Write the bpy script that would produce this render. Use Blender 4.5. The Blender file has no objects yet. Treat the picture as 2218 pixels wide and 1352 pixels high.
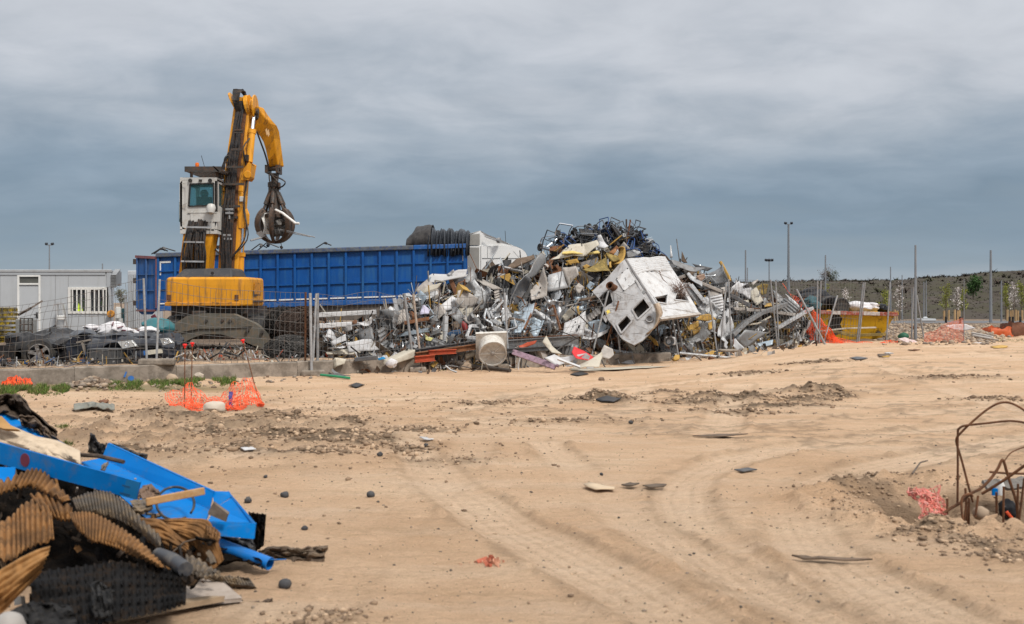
import bpy,bmesh,math,random
import numpy as np
from mathutils import Vector,Matrix,Euler,noise
from mathutils.geometry import tessellate_polygon
random.seed(7)
R = math.radians
SC = bpy.context.scene
COL = SC.collection
F,HZ,CAMH = 2156.0,655.0,1.75

def P(px,py,d):
    return Vector(((px-1109)/F*d,d,CAMH-(py-HZ)/F*d))

# ---------------------------------------------------------------- numpy noise
def _hash(ix,iy,seed):
    h = (ix.astype(np.int64)*374761393+iy.astype(np.int64)*668265263+seed*1442695041) & 0xFFFFFFFF
    h = ((h ^ (h >> 13))*1274126177) & 0xFFFFFFFF
    return ((h ^ (h >> 16)) & 0xFFFF) / 65535.0
def vnoise(x,y,seed=0):
    x0 = np.floor(x); y0 = np.floor(y)
    fx = x - x0; fy = y - y0
    fx = fx * fx * (3-2*fx); fy = fy * fy * (3-2*fy)
    a = _hash(x0,y0,seed); b = _hash(x0+1,y0,seed)
    c = _hash(x0,y0+1,seed); d = _hash(x0+1,y0+1,seed)
    return (a+(b-a)*fx) * (1-fy) + (c+(d-c)*fx) * fy - 0.5
def fbm(x,y,seed=0,o=4,lac=2.03,g=0.5):
    s = 0; amp = 1
    for k in range(o):
        s = s + amp * vnoise(x,y,seed+k*17); x = x * lac + 3.1; y = y * lac + 7.7; amp *= g
    return s
def ss(t):
    t = np.clip(t,0,1); return t * t * (3-2*t)

# ---------------------------------------------------------------- terrain
def fence_y(x): return 26.55 + 0.555 * x
def base_h(x,y):
    b = 0.42 * ss((x-2.5)/8) * ss((y-16)/12)
    b = b + (0.40-b) * ss((y-36)/8)
    yard = ss((y-fence_y(x)-0.02)/0.22) * ss((4.5-x)/1.5)
    yard2 = ss((y-fence_y(x))/1.5)
    yd = np.maximum(yard,yard2)
    return b + (np.maximum(b,0.36)-b) * yd
def gpt(px,py,z=0.0):
    d = F * (CAMH-z) / (py-HZ)
    return ((px-1109)/F*d,d)
PIT = (4.03,8.35)
MOUNDS = [(1305,868,.62,.40,.17),(1255,866,.3,.3,.10),(1345,862,.3,.3,.10),(1440,850,.35,.25,.10),(1500,872,.45,.35,.13),
          (1555,864,.55,.42,.19),(1625,866,.38,.42,.16),(1690,880,.8,.25,.09),(1770,854,.62,.40,.27),(1815,862,.3,.3,.10),
          (1735,868,.5,.3,.10),(1600,895,.9,.25,.06),(755,925,.2,.2,.17),(735,950,.62,.42,.13),(790,960,.4,.35,.10),(690,985,.5,.3,.07),
          (900,935,.5,.4,.05),(890,975,.3,.3,.05),(560,915,.5,.4,.07),(600,945,.4,.4,.08),(470,940,.5,.4,.07),(385,905,.6,.5,.06),(640,905,.35,.3,.07),(505,975,.4,.3,.06),
          (1620,815,.8,.3,.05),(1760,806,.9,.3,.05),(2060,835,.8,.3,.07),(2150,870,.5,.2,.05),(1925,1030,.35,.2,.05),(1850,1060,.5,.25,.05),
          (1060,870,.6,.3,.04),(1230,915,.9,.3,.04),(330,980,.5,.4,.06),(950,1000,.6,.3,.03),(710,1330,.22,.15,.03),
          (2010,1165,.25,.12,.05),(2100,1185,.3,.12,.05),(2190,1210,.25,.15,.05)]
MW = [(*gpt(a,b),rx,ry,h) for a,b,rx,ry,h in MOUNDS]
TRACKS = [
 [(1180,960),(1270,1040),(1350,1110),(1480,1190),(1680,1290),(1960,1410)],
 [(880,960),(960,1040),(1060,1110),(1210,1190),(1390,1280),(1600,1420)],
 [(2400,915),(2060,975),(1830,1035),(1730,1095),(1760,1180),(1900,1280),(2150,1410)],
 [(2400,890),(1950,935),(1640,985),(1500,1035),(1480,1100),(1560,1190),(1750,1300),(2000,1420)],
 [(560,1420),(760,1200),(900,1080),(1010,990),(1060,920),(1160,870),(1400,835),(1800,808),(2300,790)],
 [(980,890),(1150,845),(1450,812),(1900,785),(2300,772)],
 [(400,880),(700,868),(1000,858),(1400,850),(1800,845),(2300,838)],
 [(1390,840),(1380,860),(1365,890),(1340,940)],[(1600,835),(1590,855),(1580,880),(1560,930)],
 [(1850,800),(1990,835),(2120,870),(2300,905)],[(1000,905),(1300,930),(1700,915),(2300,870)],
]
def seg_dist(x,y,pl):
    best = np.full(x.shape,1e9); al = np.zeros(x.shape); acc = 0.0
    for (ax,ay),(bx,by) in zip(pl[:-1],pl[1:]):
        dx,dy = bx - ax,by - ay; L2 = dx * dx + dy * dy; L = math.sqrt(L2)
        t = np.clip(((x-ax)*dx+(y-ay)*dy)/L2,0,1)
        d = np.hypot(x-ax-t*dx,y-ay-t*dy)
        m = d < best
        best = np.where(m,d,best); al = np.where(m,acc+t*L,al); acc += L
    return best,al
def crspl(pts,n=6):
    out = []
    q = [pts[0]] + list(pts) + [pts[-1]]
    for i in range(1,len(q)-2):
        for k in range(n):
            t = k / n; a,b,c,d = q[i-1],q[i],q[i+1],q[i+2]
            out.append(tuple(0.5*(2*b[j]+(c[j]-a[j])*t+(2*a[j]-5*b[j]+4*c[j]-d[j])*t*t+(3*b[j]-a[j]-3*c[j]+d[j])*t ** 3) for j in range(len(b))))
    out.append(tuple(pts[-1]))
    return out
TRW = [crspl([gpt(*p) for p in t],5) for t in TRACKS]
def terrain(x,y):
    """height and the share of dug, darker soil at world x, y"""
    h = base_h(x,y)
    near = ss((60-y)/20)
    h = h + near * (0.05*fbm(x*.35,y*.35,3,4)+0.022*fbm(x*1.9,y*1.9,11,4,g=.6)+.012*fbm(x*8,y*13,33,4,g=.65))
    soil = np.zeros_like(h); track = np.zeros_like(h); groove = np.zeros_like(h)
    for cx,cy,rx,ry,mh in MW:
        q = ((x-cx)/rx) ** 2 + ((y-cy)/ry) ** 2
        q = q * (1+1.1*fbm(x*3+9,y*3,5,3))
        g = np.exp(-q*1.2)
        h = h + g * mh * .85 * (0.72+0.8*fbm(x*4,y*4,21,4,g=.55))
        soil = np.maximum(soil,np.clip(g*2.0*min(1,mh/.1)*(0.85+1.3*fbm(x*6,y*6,4,3)),0,1))
    # rough, littered ground at left
    lx,ly = -4.6,13.8
    rough = np.exp(-(((x-lx)/2.6) ** 2+((y-ly)/3.4) ** 2))
    r2 = fbm(x*2.6,y*2.6,77,5,g=.62)
    h = h + rough * .21 * np.maximum(r2,-.12)
    soil = np.maximum(soil,rough*np.clip(r2*3.2+.25,0,1)*.75)
    rib = np.abs(fbm(x*.9,y*1.7,91,5,g=.6))
    patch = ss((fbm(x*.22,y*.22,55,2)-.12)/.2) * ss((y-7)/4)
    soil = np.maximum(soil,patch*np.clip(.55-rib*3.4,0,.5))
    h = h + patch * near * .03 * np.clip(.5-rib*4,0,1)
    for cx,cy,rx,ry,mh in ((13.2,37.5,2.2,2.5,.30),(17.8,39,2.6,2.2,.30),(20.5,40,1.8,2,.2),(15.5,41,2,2,.2)):
        g = np.exp(-((x-cx)/rx) ** 2-((y-cy)/ry) ** 2); h = h + g * mh * (1+1.2*fbm(x*1.3,y*1.3,71,4,g=.6)); soil = np.maximum(soil,g*.35)
    # pit with reinforcing bars
    q = np.hypot((x-PIT[0])/1.15,(y-PIT[1])/.95) + .35 * fbm(x*2.2,y*2.2,13,3)
    h = h - .50 * ss((1.0-q)/.55) + .07 * np.exp(-((q-1.22)/.2) ** 2) * (1+2*fbm(x*6,y*6,8,3))
    soil = np.maximum(soil,.8*ss((1.15-q)/.3)*np.clip(.8+fbm(x*5,y*5,6,3),0,1))
    # tyre ruts
    for t,pl in enumerate(TRW):
        d,a = seg_dist(x,y,pl)
        w = .26 + .03 * (t % 3)
        d = d + .07 * fbm(x*.9,y*.9,140+t,2)
        brk = np.clip(.75+1.3*fbm(a*.35,a*0+t*3.3,150+t,3),.12,1) * near
        rut = np.exp(-(d/w) ** 4)
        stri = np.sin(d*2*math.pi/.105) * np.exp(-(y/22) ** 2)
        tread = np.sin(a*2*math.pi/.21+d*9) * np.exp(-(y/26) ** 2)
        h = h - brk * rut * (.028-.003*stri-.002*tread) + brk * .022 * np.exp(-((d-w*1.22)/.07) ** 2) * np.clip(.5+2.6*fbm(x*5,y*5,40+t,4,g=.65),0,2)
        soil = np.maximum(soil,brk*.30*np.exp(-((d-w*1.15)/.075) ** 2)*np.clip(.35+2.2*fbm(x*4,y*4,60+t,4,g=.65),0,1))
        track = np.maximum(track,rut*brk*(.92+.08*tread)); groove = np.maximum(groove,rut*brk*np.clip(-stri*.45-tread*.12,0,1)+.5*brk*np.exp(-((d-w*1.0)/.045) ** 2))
    return h,soil,track,groove
# ---------------------------------------------------------------- objects
def tag(o,label=None,cat=None,group=None,kind=None):
    if label: o['label'] = label
    if cat: o['category'] = cat
    if group: o['group'] = group
    if kind: o['kind'] = kind
    return o
def empty(name,loc,label=None,cat=None,group=None):
    o = bpy.data.objects.new(name,None); COL.objects.link(o)
    o.location = loc; o.empty_display_size = .2
    return tag(o,label,cat,group)

class MB:
    """collects shapes in world coordinates; build() links them as one mesh object"""
    def __init__(s): s.v = []; s.f = []
    def add(s,vs,fs):
        n = len(s.v); s.v += [Vector(v) for v in vs]; s.f += [tuple(i+n for i in f) for f in fs]; return s
    def hexa(s,p):  # 8 corners: bottom loop then top loop
        return s.add(p,[(3,2,1,0),(4,5,6,7),(0,1,5,4),(1,2,6,5),(2,3,7,6),(3,0,4,7)])
    def box(s,c,size,rot=None):
        c = Vector(c); x,y,z = (q/2 for q in size)
        p = [Vector(q) for q in ((-x,-y,-z),(x,-y,-z),(x,y,-z),(-x,y,-z),(-x,-y,z),(x,-y,z),(x,y,z),(-x,y,z))]
        if rot is not None:
            m = rot if isinstance(rot,Matrix) else Euler(rot).to_matrix()
            p = [m @ q for q in p]
        return s.hexa([c+q for q in p])
    def bx(s,a,b):
        a,b = Vector(a),Vector(b)
        return s.box((a+b)/2,[abs(q) for q in (b-a)])
    def beam(s,p0,p1,w,h,side=(1,0,0),w1=None,h1=None):
        p0,p1 = Vector(p0),Vector(p1); ax = (p1-p0).normalized(); sd = Vector(side)
        sd = (sd-ax*sd.dot(ax)).normalized(); t = ax.cross(sd)
        w1 = w if w1 is None else w1; h1 = h if h1 is None else h1
        q = []
        for p,a,b in ((p0,w,h),(p1,w1,h1)):
            q += [p-sd*a/2-t*b/2,p+sd*a/2-t*b/2,p+sd*a/2+t*b/2,p-sd*a/2+t*b/2]
        return s.hexa(q)
    def tube(s,pts,r,n=6,cap=True,r1=None):
        pts = [Vector(p) for p in pts]; m = len(pts); n0 = len(s.v); up = None
        for i,p in enumerate(pts):
            t = (pts[min(i+1,m-1)]-pts[max(i-1,0)]).normalized()
            if up is None:
                up = Vector((0,0,1)) if abs(t.z) < .9 else Vector((1,0,0))
            a = t.cross(up)
            if a.length < 1e-5: a = t.orthogonal()
            a.normalize(); b = t.cross(a); up = -b if False else up
            rr = r if r1 is None else r + (r1-r) * i / max(1,m-1)
            for k in range(n):
                g = 2 * math.pi * k / n
                s.v.append(p+a*(rr*math.cos(g))+b*(rr*math.sin(g)))
        for i in range(m-1):
            for k in range(n):
                k2 = (k+1) % n
                s.f.append((n0+i*n+k,n0+i*n+k2,n0+(i+1)*n+k2,n0+(i+1)*n+k))
        if cap:
            s.f.append(tuple(n0+k for k in reversed(range(n)))); s.f.append(tuple(n0+(m-1)*n+k for k in range(n)))
        return s
    def cyl(s,p0,p1,r,n=14,r1=None): return s.tube([p0,p1],r,n,True,r1)
    def lathe(s,c,axis,prof,n=18):
        """prof: (radius, along axis)"""
        ax = Vector(axis).normalized(); a = ax.orthogonal().normalized(); b = ax.cross(a); c = Vector(c); n0 = len(s.v)
        for r,h in prof:
            for k in range(n):
                g = 2 * math.pi * k / n; s.v.append(c+ax*h+a*(r*math.cos(g))+b*(r*math.sin(g)))
        for i in range(len(prof)-1):
            for k in range(n):
                k2 = (k+1) % n
                s.f.append((n0+i*n+k,n0+i*n+k2,n0+(i+1)*n+k2,n0+(i+1)*n+k))
        return s
    def prism(s,pts,off):
        """closed polygon pushed along off"""
        pts = [Vector(p) for p in pts]; off = Vector(off); n = len(pts); n0 = len(s.v)
        tri = tessellate_polygon([pts])
        s.v += pts + [p+off for p in pts]
        for t in tri:
            s.f.append(tuple(n0+i for i in t)); s.f.append(tuple(n0+n+i for i in reversed(t)))
        for i in range(n):
            j = (i+1) % n; s.f.append((n0+i,n0+j,n0+n+j,n0+n+i))
        return s
    def holed(s,loops,off):
        loops = [[Vector(p) for p in l] for l in loops]; off = Vector(off)
        tri = tessellate_polygon(loops); flat = [p for l in loops for p in l]; n = len(flat); n0 = len(s.v)
        s.v += flat + [p+off for p in flat]
        for t in tri:
            s.f.append(tuple(n0+i for i in t)); s.f.append(tuple(n0+n+i for i in reversed(t)))
        k = 0
        for l in loops:
            m = len(l)
            for i in range(m):
                j = (i+1) % m; s.f.append((n0+k+i,n0+k+j,n0+n+k+j,n0+n+k+i))
            k += m
        return s
    def grid(s,fn,nu,nv,th=0.0):
        n0 = len(s.v)
        for i in range(nu+1):
            for j in range(nv+1): s.v.append(Vector(fn(i/nu,j/nv)))
        for i in range(nu):
            for j in range(nv):
                a = n0 + i * (nv+1) + j; s.f.append((a,a+nv+1,a+nv+2,a+1))
        return s
    def blob(s,c,r,amp=.25,sub=2,fr=1.3,squash=(1,1,1),seed=0):
        bm = bmesh.new(); bmesh.ops.create_icosphere(bm,subdivisions=sub,radius=1)
        off = Vector((seed*3.7,seed*1.3,seed*2.1)); r = Vector((r,r,r)) if not hasattr(r,'__len__') else Vector(r)
        idx = {}; vs = []
        for i,v in enumerate(bm.verts):
            k = 1 + amp * noise.fractal(v.co*fr+off,1.0,2.0,3)
            idx[v] = i; vs.append(Vector(c)+Vector((v.co.x*r.x*k,v.co.y*r.y*k,v.co.z*r.z*k)))
        fs = [tuple(idx[v] for v in f.verts) for f in bm.faces]; bm.free()
        return s.add(vs,fs)
    def shift(s,fn):
        s.v = [Vector(fn(v)) for v in s.v]; return s
    def build(s,name,mat,parent=None,smooth=False,bevel=0,solid=0,origin=None,angle=40):
        if parent is not None: o0 = Vector(parent['_w']) if '_w' in parent else Vector(parent.location)
        elif origin is not None: o0 = Vector(origin)
        else:
            xs = [v.x for v in s.v]; ys = [v.y for v in s.v]; o0 = Vector(((min(xs)+max(xs))/2,(min(ys)+max(ys))/2,min(v.z for v in s.v)))
        me = bpy.data.meshes.new(name); me.from_pydata([tuple(v-o0) for v in s.v],[],s.f)
        for m in (mat if isinstance(mat,(list,tuple)) else [mat]): me.materials.append(m)
        if smooth: me.polygons.foreach_set('use_smooth',[True]*len(me.polygons)); me.set_sharp_from_angle(angle=R(angle))
        me.update()
        o = bpy.data.objects.new(name,me); COL.objects.link(o)
        if parent is not None:
            o.parent = parent
            if parent.type == 'MESH' or '_w' in parent: pass
            o['_w'] = tuple(o0) if False else [o0.x,o0.y,o0.z]
        else:
            o.location = o0; o['_w'] = [o0.x,o0.y,o0.z]
        if solid:
            m = o.modifiers.new('thickness','SOLIDIFY'); m.thickness = solid; m.offset = 0
        if bevel:
            m = o.modifiers.new('bevel','BEVEL'); m.width = bevel; m.segments = 2; m.limit_method = 'ANGLE'; m.angle_limit = R(35)
        return o

# ---------------------------------------------------------------- materials
MATS = {}
def mat(name,col,rough=.6,metal=0.0,var=.22,col2=None,scale=2.5,amt=.5,bump=.0,bscale=25,rnd=0.0,spec=.35,streak=False,fine=True,coat=0,thr=.55):
    """a worn surface: a base colour with brightness noise, a second colour in patches (rust, dirt, wear), and a fine bump"""
    if name in MATS: return MATS[name]
    m = bpy.data.materials.new(name); m.use_nodes = True; nt = m.node_tree; N = nt.nodes; L = nt.links
    b = N['Principled BSDF']; b.inputs['Roughness'].default_value = rough; b.inputs['Metallic'].default_value = metal
    b.inputs['Specular IOR Level'].default_value = spec; b.inputs['Coat Weight'].default_value = coat
    tc = N.new('ShaderNodeTexCoord'); src = tc.outputs['Object']
    oi = N.new('ShaderNodeObjectInfo')
    va = N.new('ShaderNodeVectorMath'); va.operation = 'ADD'; L.new(src,va.inputs[0]); 
    sc = N.new('ShaderNodeVectorMath'); sc.operation = 'SCALE'; sc.inputs[0].default_value = (17,31,23); L.new(oi.outputs['Random'],sc.inputs['Scale']); L.new(sc.outputs[0],va.inputs[1])
    src = va.outputs[0]
    n1 = N.new('ShaderNodeTexNoise'); n1.inputs['Scale'].default_value = scale; n1.inputs['Detail'].default_value = 6; n1.inputs['Roughness'].default_value = .62
    L.new(src,n1.inputs['Vector'])
    n2 = N.new('ShaderNodeTexNoise'); n2.inputs['Scale'].default_value = scale * 2.3; n2.inputs['Detail'].default_value = 8; n2.inputs['Roughness'].default_value = .7
    if streak:
        mp = N.new('ShaderNodeMapping'); mp.inputs['Scale'].default_value = (1.6,1.6,.16); L.new(src,mp.inputs['Vector']); L.new(mp.outputs[0],n2.inputs['Vector'])
    else: L.new(src,n2.inputs['Vector'])
    mr = N.new('ShaderNodeMapRange'); mr.inputs['From Min'].default_value = .25; mr.inputs['From Max'].default_value = .75
    mr.inputs['To Min'].default_value = 1 - var; mr.inputs['To Max'].default_value = 1 + var; L.new(n1.outputs['Fac'],mr.inputs['Value'])
    ml = N.new('ShaderNodeVectorMath'); ml.operation = 'SCALE'; ml.inputs[0].default_value = col[:3]; L.new(mr.outputs[0],ml.inputs['Scale'])
    out = ml.outputs[0]
    if rnd:
        rr = N.new('ShaderNodeMapRange'); rr.inputs['To Min'].default_value = 1 - rnd; rr.inputs['To Max'].default_value = 1 + rnd; L.new(oi.outputs['Random'],rr.inputs['Value'])
        m2 = N.new('ShaderNodeVectorMath'); m2.operation = 'SCALE'; L.new(out,m2.inputs[0]); L.new(rr.outputs[0],m2.inputs['Scale']); out = m2.outputs[0]
    if col2 is not None:
        r2 = N.new('ShaderNodeMapRange'); r2.inputs['From Min'].default_value = thr - .08; r2.inputs['From Max'].default_value = thr + .1; r2.inputs['To Max'].default_value = amt
        L.new(n2.outputs['Fac'],r2.inputs['Value'])
        mx = N.new('ShaderNodeMix'); mx.data_type = 'RGBA'; L.new(r2.outputs[0],mx.inputs['Factor']); L.new(out,mx.inputs['A']); mx.inputs['B'].default_value = (*col2[:3],1)
        out = mx.outputs['Result']
        rg = N.new('ShaderNodeMapRange'); rg.inputs['To Min'].default_value = rough; rg.inputs['To Max'].default_value = min(1,rough+.3); L.new(r2.outputs[0],rg.inputs['Value']); L.new(rg.outputs[0],b.inputs['Roughness'])
    L.new(out,b.inputs['Base Color'])
    if bump:
        n3 = N.new('ShaderNodeTexNoise'); n3.inputs['Scale'].default_value = bscale; n3.inputs['Detail'].default_value = 5; L.new(src,n3.inputs['Vector'])
        bp = N.new('ShaderNodeBump'); bp.inputs['Strength'].default_value = bump; bp.inputs['Distance'].default_value = .02; L.new(n3.outputs['Fac'],bp.inputs['Height']); L.new(bp.outputs[0],b.inputs['Normal'])
    MATS[name] = m
    return m
def glassy(name,col,rough=.05):
    if name in MATS: return MATS[name]
    m = bpy.data.materials.new(name); m.use_nodes = True; b = m.node_tree.nodes['Principled BSDF']
    b.inputs['Base Color'].default_value = (*col,1); b.inputs['Roughness'].default_value = rough; b.inputs['Transmission Weight'].default_value = .85; b.inputs['IOR'].default_value = 1.1
    MATS[name] = m; return m

RUST = (.16,.065,.025)
yellow = mat('yellow_paint',(.66,.285,.013),.42,0,.14,(.16,.08,.03),1.9,.8,.05,rnd=.05,thr=.575,streak=True)
yellow_dirty = mat('worn_yellow_paint',(.55,.23,.02),.5,0,.2,(.05,.035,.02),2.2,.9,.1,thr=.55)
steel_dark = mat('dark_steel',(.060,.055,.050),.55,.3,.35,RUST,4,.6,.2)
rubber = mat('rubber',(.018,.018,.019),.75,0,.3,(.10,.085,.065),4,.5,.2)
hose = mat('hose_rubber',(.022,.021,.022),.5,0,.5,(.11,.06,.03),5,.5,rnd=.4)
chrome = mat('chrome',(.75,.76,.78),.18,1,.05)
white_paint = mat('white_paint',(.70,.70,.68),.45,0,.07,(.42,.38,.33),1.3,.45,.04,rnd=.06,thr=.62)
cab_white = mat('cab_white_paint',(.49,.48,.455),.38,0,.08,(.30,.25,.19),2.2,.6,thr=.60)
blue_paint = mat('blue_paint',(.003,.068,.265),.42,0,.22,(.03,.13,.26),1.4,.45,.06,streak=True,thr=.55)
blue_rim = mat('grimy_rim',(.10,.11,.12),.7,0,.4,(.02,.06,.2),5,.8,.2)
galv = mat('galvanised',(.33,.34,.35),.48,.35,.2,(.17,.12,.09),5,.5,rnd=.2)
wire_m = mat('wire',(.15,.15,.147),.5,.35,.25,(.16,.09,.05),3,.7)
rust = mat('rusty_steel',(.15,.065,.030),.85,.1,.35,(.055,.03,.02),7,.8,.25,rnd=.2)
concrete = mat('concrete',(.27,.23,.19),.9,0,.2,(.12,.10,.08),1.5,.75,.4,14,thr=.5)
black_plastic = mat('black_plastic',(.02,.02,.022),.45,0,.4,(.12,.10,.08),3,.45,.1,rnd=.2)
orange_net = mat('orange_plastic',(.85,.10,.022),.5,0,.3,(.42,.045,.015),7,.6,thr=.52)
orange_net.node_tree.nodes['Principled BSDF'].inputs['Subsurface Weight'].default_value = 0
wood = mat('weathered_wood',(.34,.22,.12),.8,0,.25,(.14,.085,.05),3,.6,.2,rnd=.2)

# ---------------------------------------------------------------- camera, light, sky
cam = bpy.data.cameras.new('camera'); camo = bpy.data.objects.new('camera',cam); COL.objects.link(camo)
camo.location = (0,0,CAMH); camo.rotation_euler = (R(90),0,0)
cam.sensor_width = 36; cam.lens = F / 2218 * 36; cam.shift_y = -(676-HZ) / 2218; cam.clip_start = .05; cam.clip_end = 6000
cam.dof.use_dof = True; cam.dof.focus_distance = 28; cam.dof.aperture_fstop = 2.6
SC.camera = camo
SC.view_settings.view_transform = 'Standard'; SC.view_settings.look = 'None'; SC.view_settings.exposure = .46; SC.view_settings.gamma = 1
SUN_EL,SUN_AZ = R(52),R(140)           # azimuth measured clockwise from +Y: to the right and behind the camera
sun = bpy.data.lights.new('sun','SUN'); sun.energy = 2.35; sun.angle = R(11); sun.color = (1,.95,.88)
suno = bpy.data.objects.new('sun',sun); COL.objects.link(suno)
sd = Vector((math.sin(SUN_AZ)*math.cos(SUN_EL),math.cos(SUN_AZ)*math.cos(SUN_EL),math.sin(SUN_EL)))
suno.rotation_euler = sd.to_track_quat('Z','Y').to_euler(); suno.location = (20,-20,40)
W = bpy.data.worlds.new('World'); SC.world = W; W.use_nodes = True
nt = W.node_tree; N = nt.nodes; L = nt.links
for n in list(N): N.remove(n)
wo = N.new('ShaderNodeOutputWorld'); bg1 = N.new('ShaderNodeBackground'); bg2 = N.new('ShaderNodeBackground'); mxs = N.new('ShaderNodeMixShader')
sky = N.new('ShaderNodeTexSky'); sky.sky_type = 'NISHITA'; sky.sun_disc = False; sky.sun_elevation = SUN_EL; sky.sun_rotation = SUN_AZ
bg1.inputs['Strength'].default_value = .1; L.new(sky.outputs[0],bg1.inputs['Color'])
tc = N.new('ShaderNodeTexCoord'); sep = N.new('ShaderNodeSeparateXYZ'); L.new(tc.outputs['Generated'],sep.inputs[0])
def mth(op,a,b=None,clamp=False):
    n = N.new('ShaderNodeMath'); n.operation = op; n.use_clamp = clamp
    for i,q in enumerate((a,b)):
        if q is None: continue
        if isinstance(q,(int,float)): n.inputs[i].default_value = q
        else: L.new(q,n.inputs[i])
    return n.outputs[0]
zc = mth('MAXIMUM',sep.outputs['Z'],0.0)
den = mth('ADD',zc,.20)
cx = N.new('ShaderNodeCombineXYZ'); L.new(mth('DIVIDE',sep.outputs['X'],den),cx.inputs[0]); L.new(mth('DIVIDE',sep.outputs['Y'],den),cx.inputs[1])
def cloud(scale,det,rough,off,sx=1.0,dist=0.0):
    mp = N.new('ShaderNodeMapping'); mp.inputs['Location'].default_value = off; mp.inputs['Scale'].default_value = (sx,1,1); L.new(cx.outputs[0],mp.inputs['Vector'])
    t = N.new('ShaderNodeTexNoise'); t.inputs['Scale'].default_value = scale; t.inputs['Detail'].default_value = det; t.inputs['Roughness'].default_value = rough; t.inputs['Distortion'].default_value = dist
    L.new(mp.outputs[0],t.inputs['Vector']); return t.outputs['Fac']
c1 = cloud(1.15,8,.52,(2.3,1.4,0),.8,.25)
c2 = cloud(3.6,8,.55,(7.1,3.3,1),.85,.35)
pert = mth('ADD',mth('MULTIPLY',mth('SUBTRACT',c1,.5),.30),mth('MULTIPLY',mth('SUBTRACT',c2,.5),.12))
pert = mth('MULTIPLY',pert,mth('MINIMUM',mth('ADD',mth('MULTIPLY',zc,5),.12),1))
ze = mth('ADD',zc,pert)
rmp = N.new('ShaderNodeValToRGB'); L.new(ze,rmp.inputs[0]); cr = rmp.color_ramp
stops = [(0,(.375,.42,.47)),(.035,(.245,.31,.375)),(.085,(.195,.262,.335)),(.135,(.255,.318,.388)),(.19,(.365,.412,.468)),(.25,(.515,.54,.582)),(.33,(.62,.638,.672)),(.7,(1.02,1.02,1.03)),(1,(1.3,1.3,1.3))]
while len(cr.elements) < len(stops): cr.elements.new(.5)
for e,(p,c) in zip(cr.elements,stops): e.position = p; e.color = (*c,1)
md = N.new('ShaderNodeVectorMath'); md.operation = 'SCALE'; L.new(rmp.outputs[0],md.inputs[0])
L.new(mth('ADD',mth('MULTIPLY',mth('SUBTRACT',c2,.5),.26),1.0),md.inputs['Scale'])
L.new(md.outputs[0],bg2.inputs['Color']); bg2.inputs['Strength'].default_value = .80
mxs.inputs[0].default_value = .94; L.new(bg1.outputs[0],mxs.inputs[1]); L.new(bg2.outputs[0],mxs.inputs[2]); L.new(mxs.outputs[0],wo.inputs['Surface'])

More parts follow.
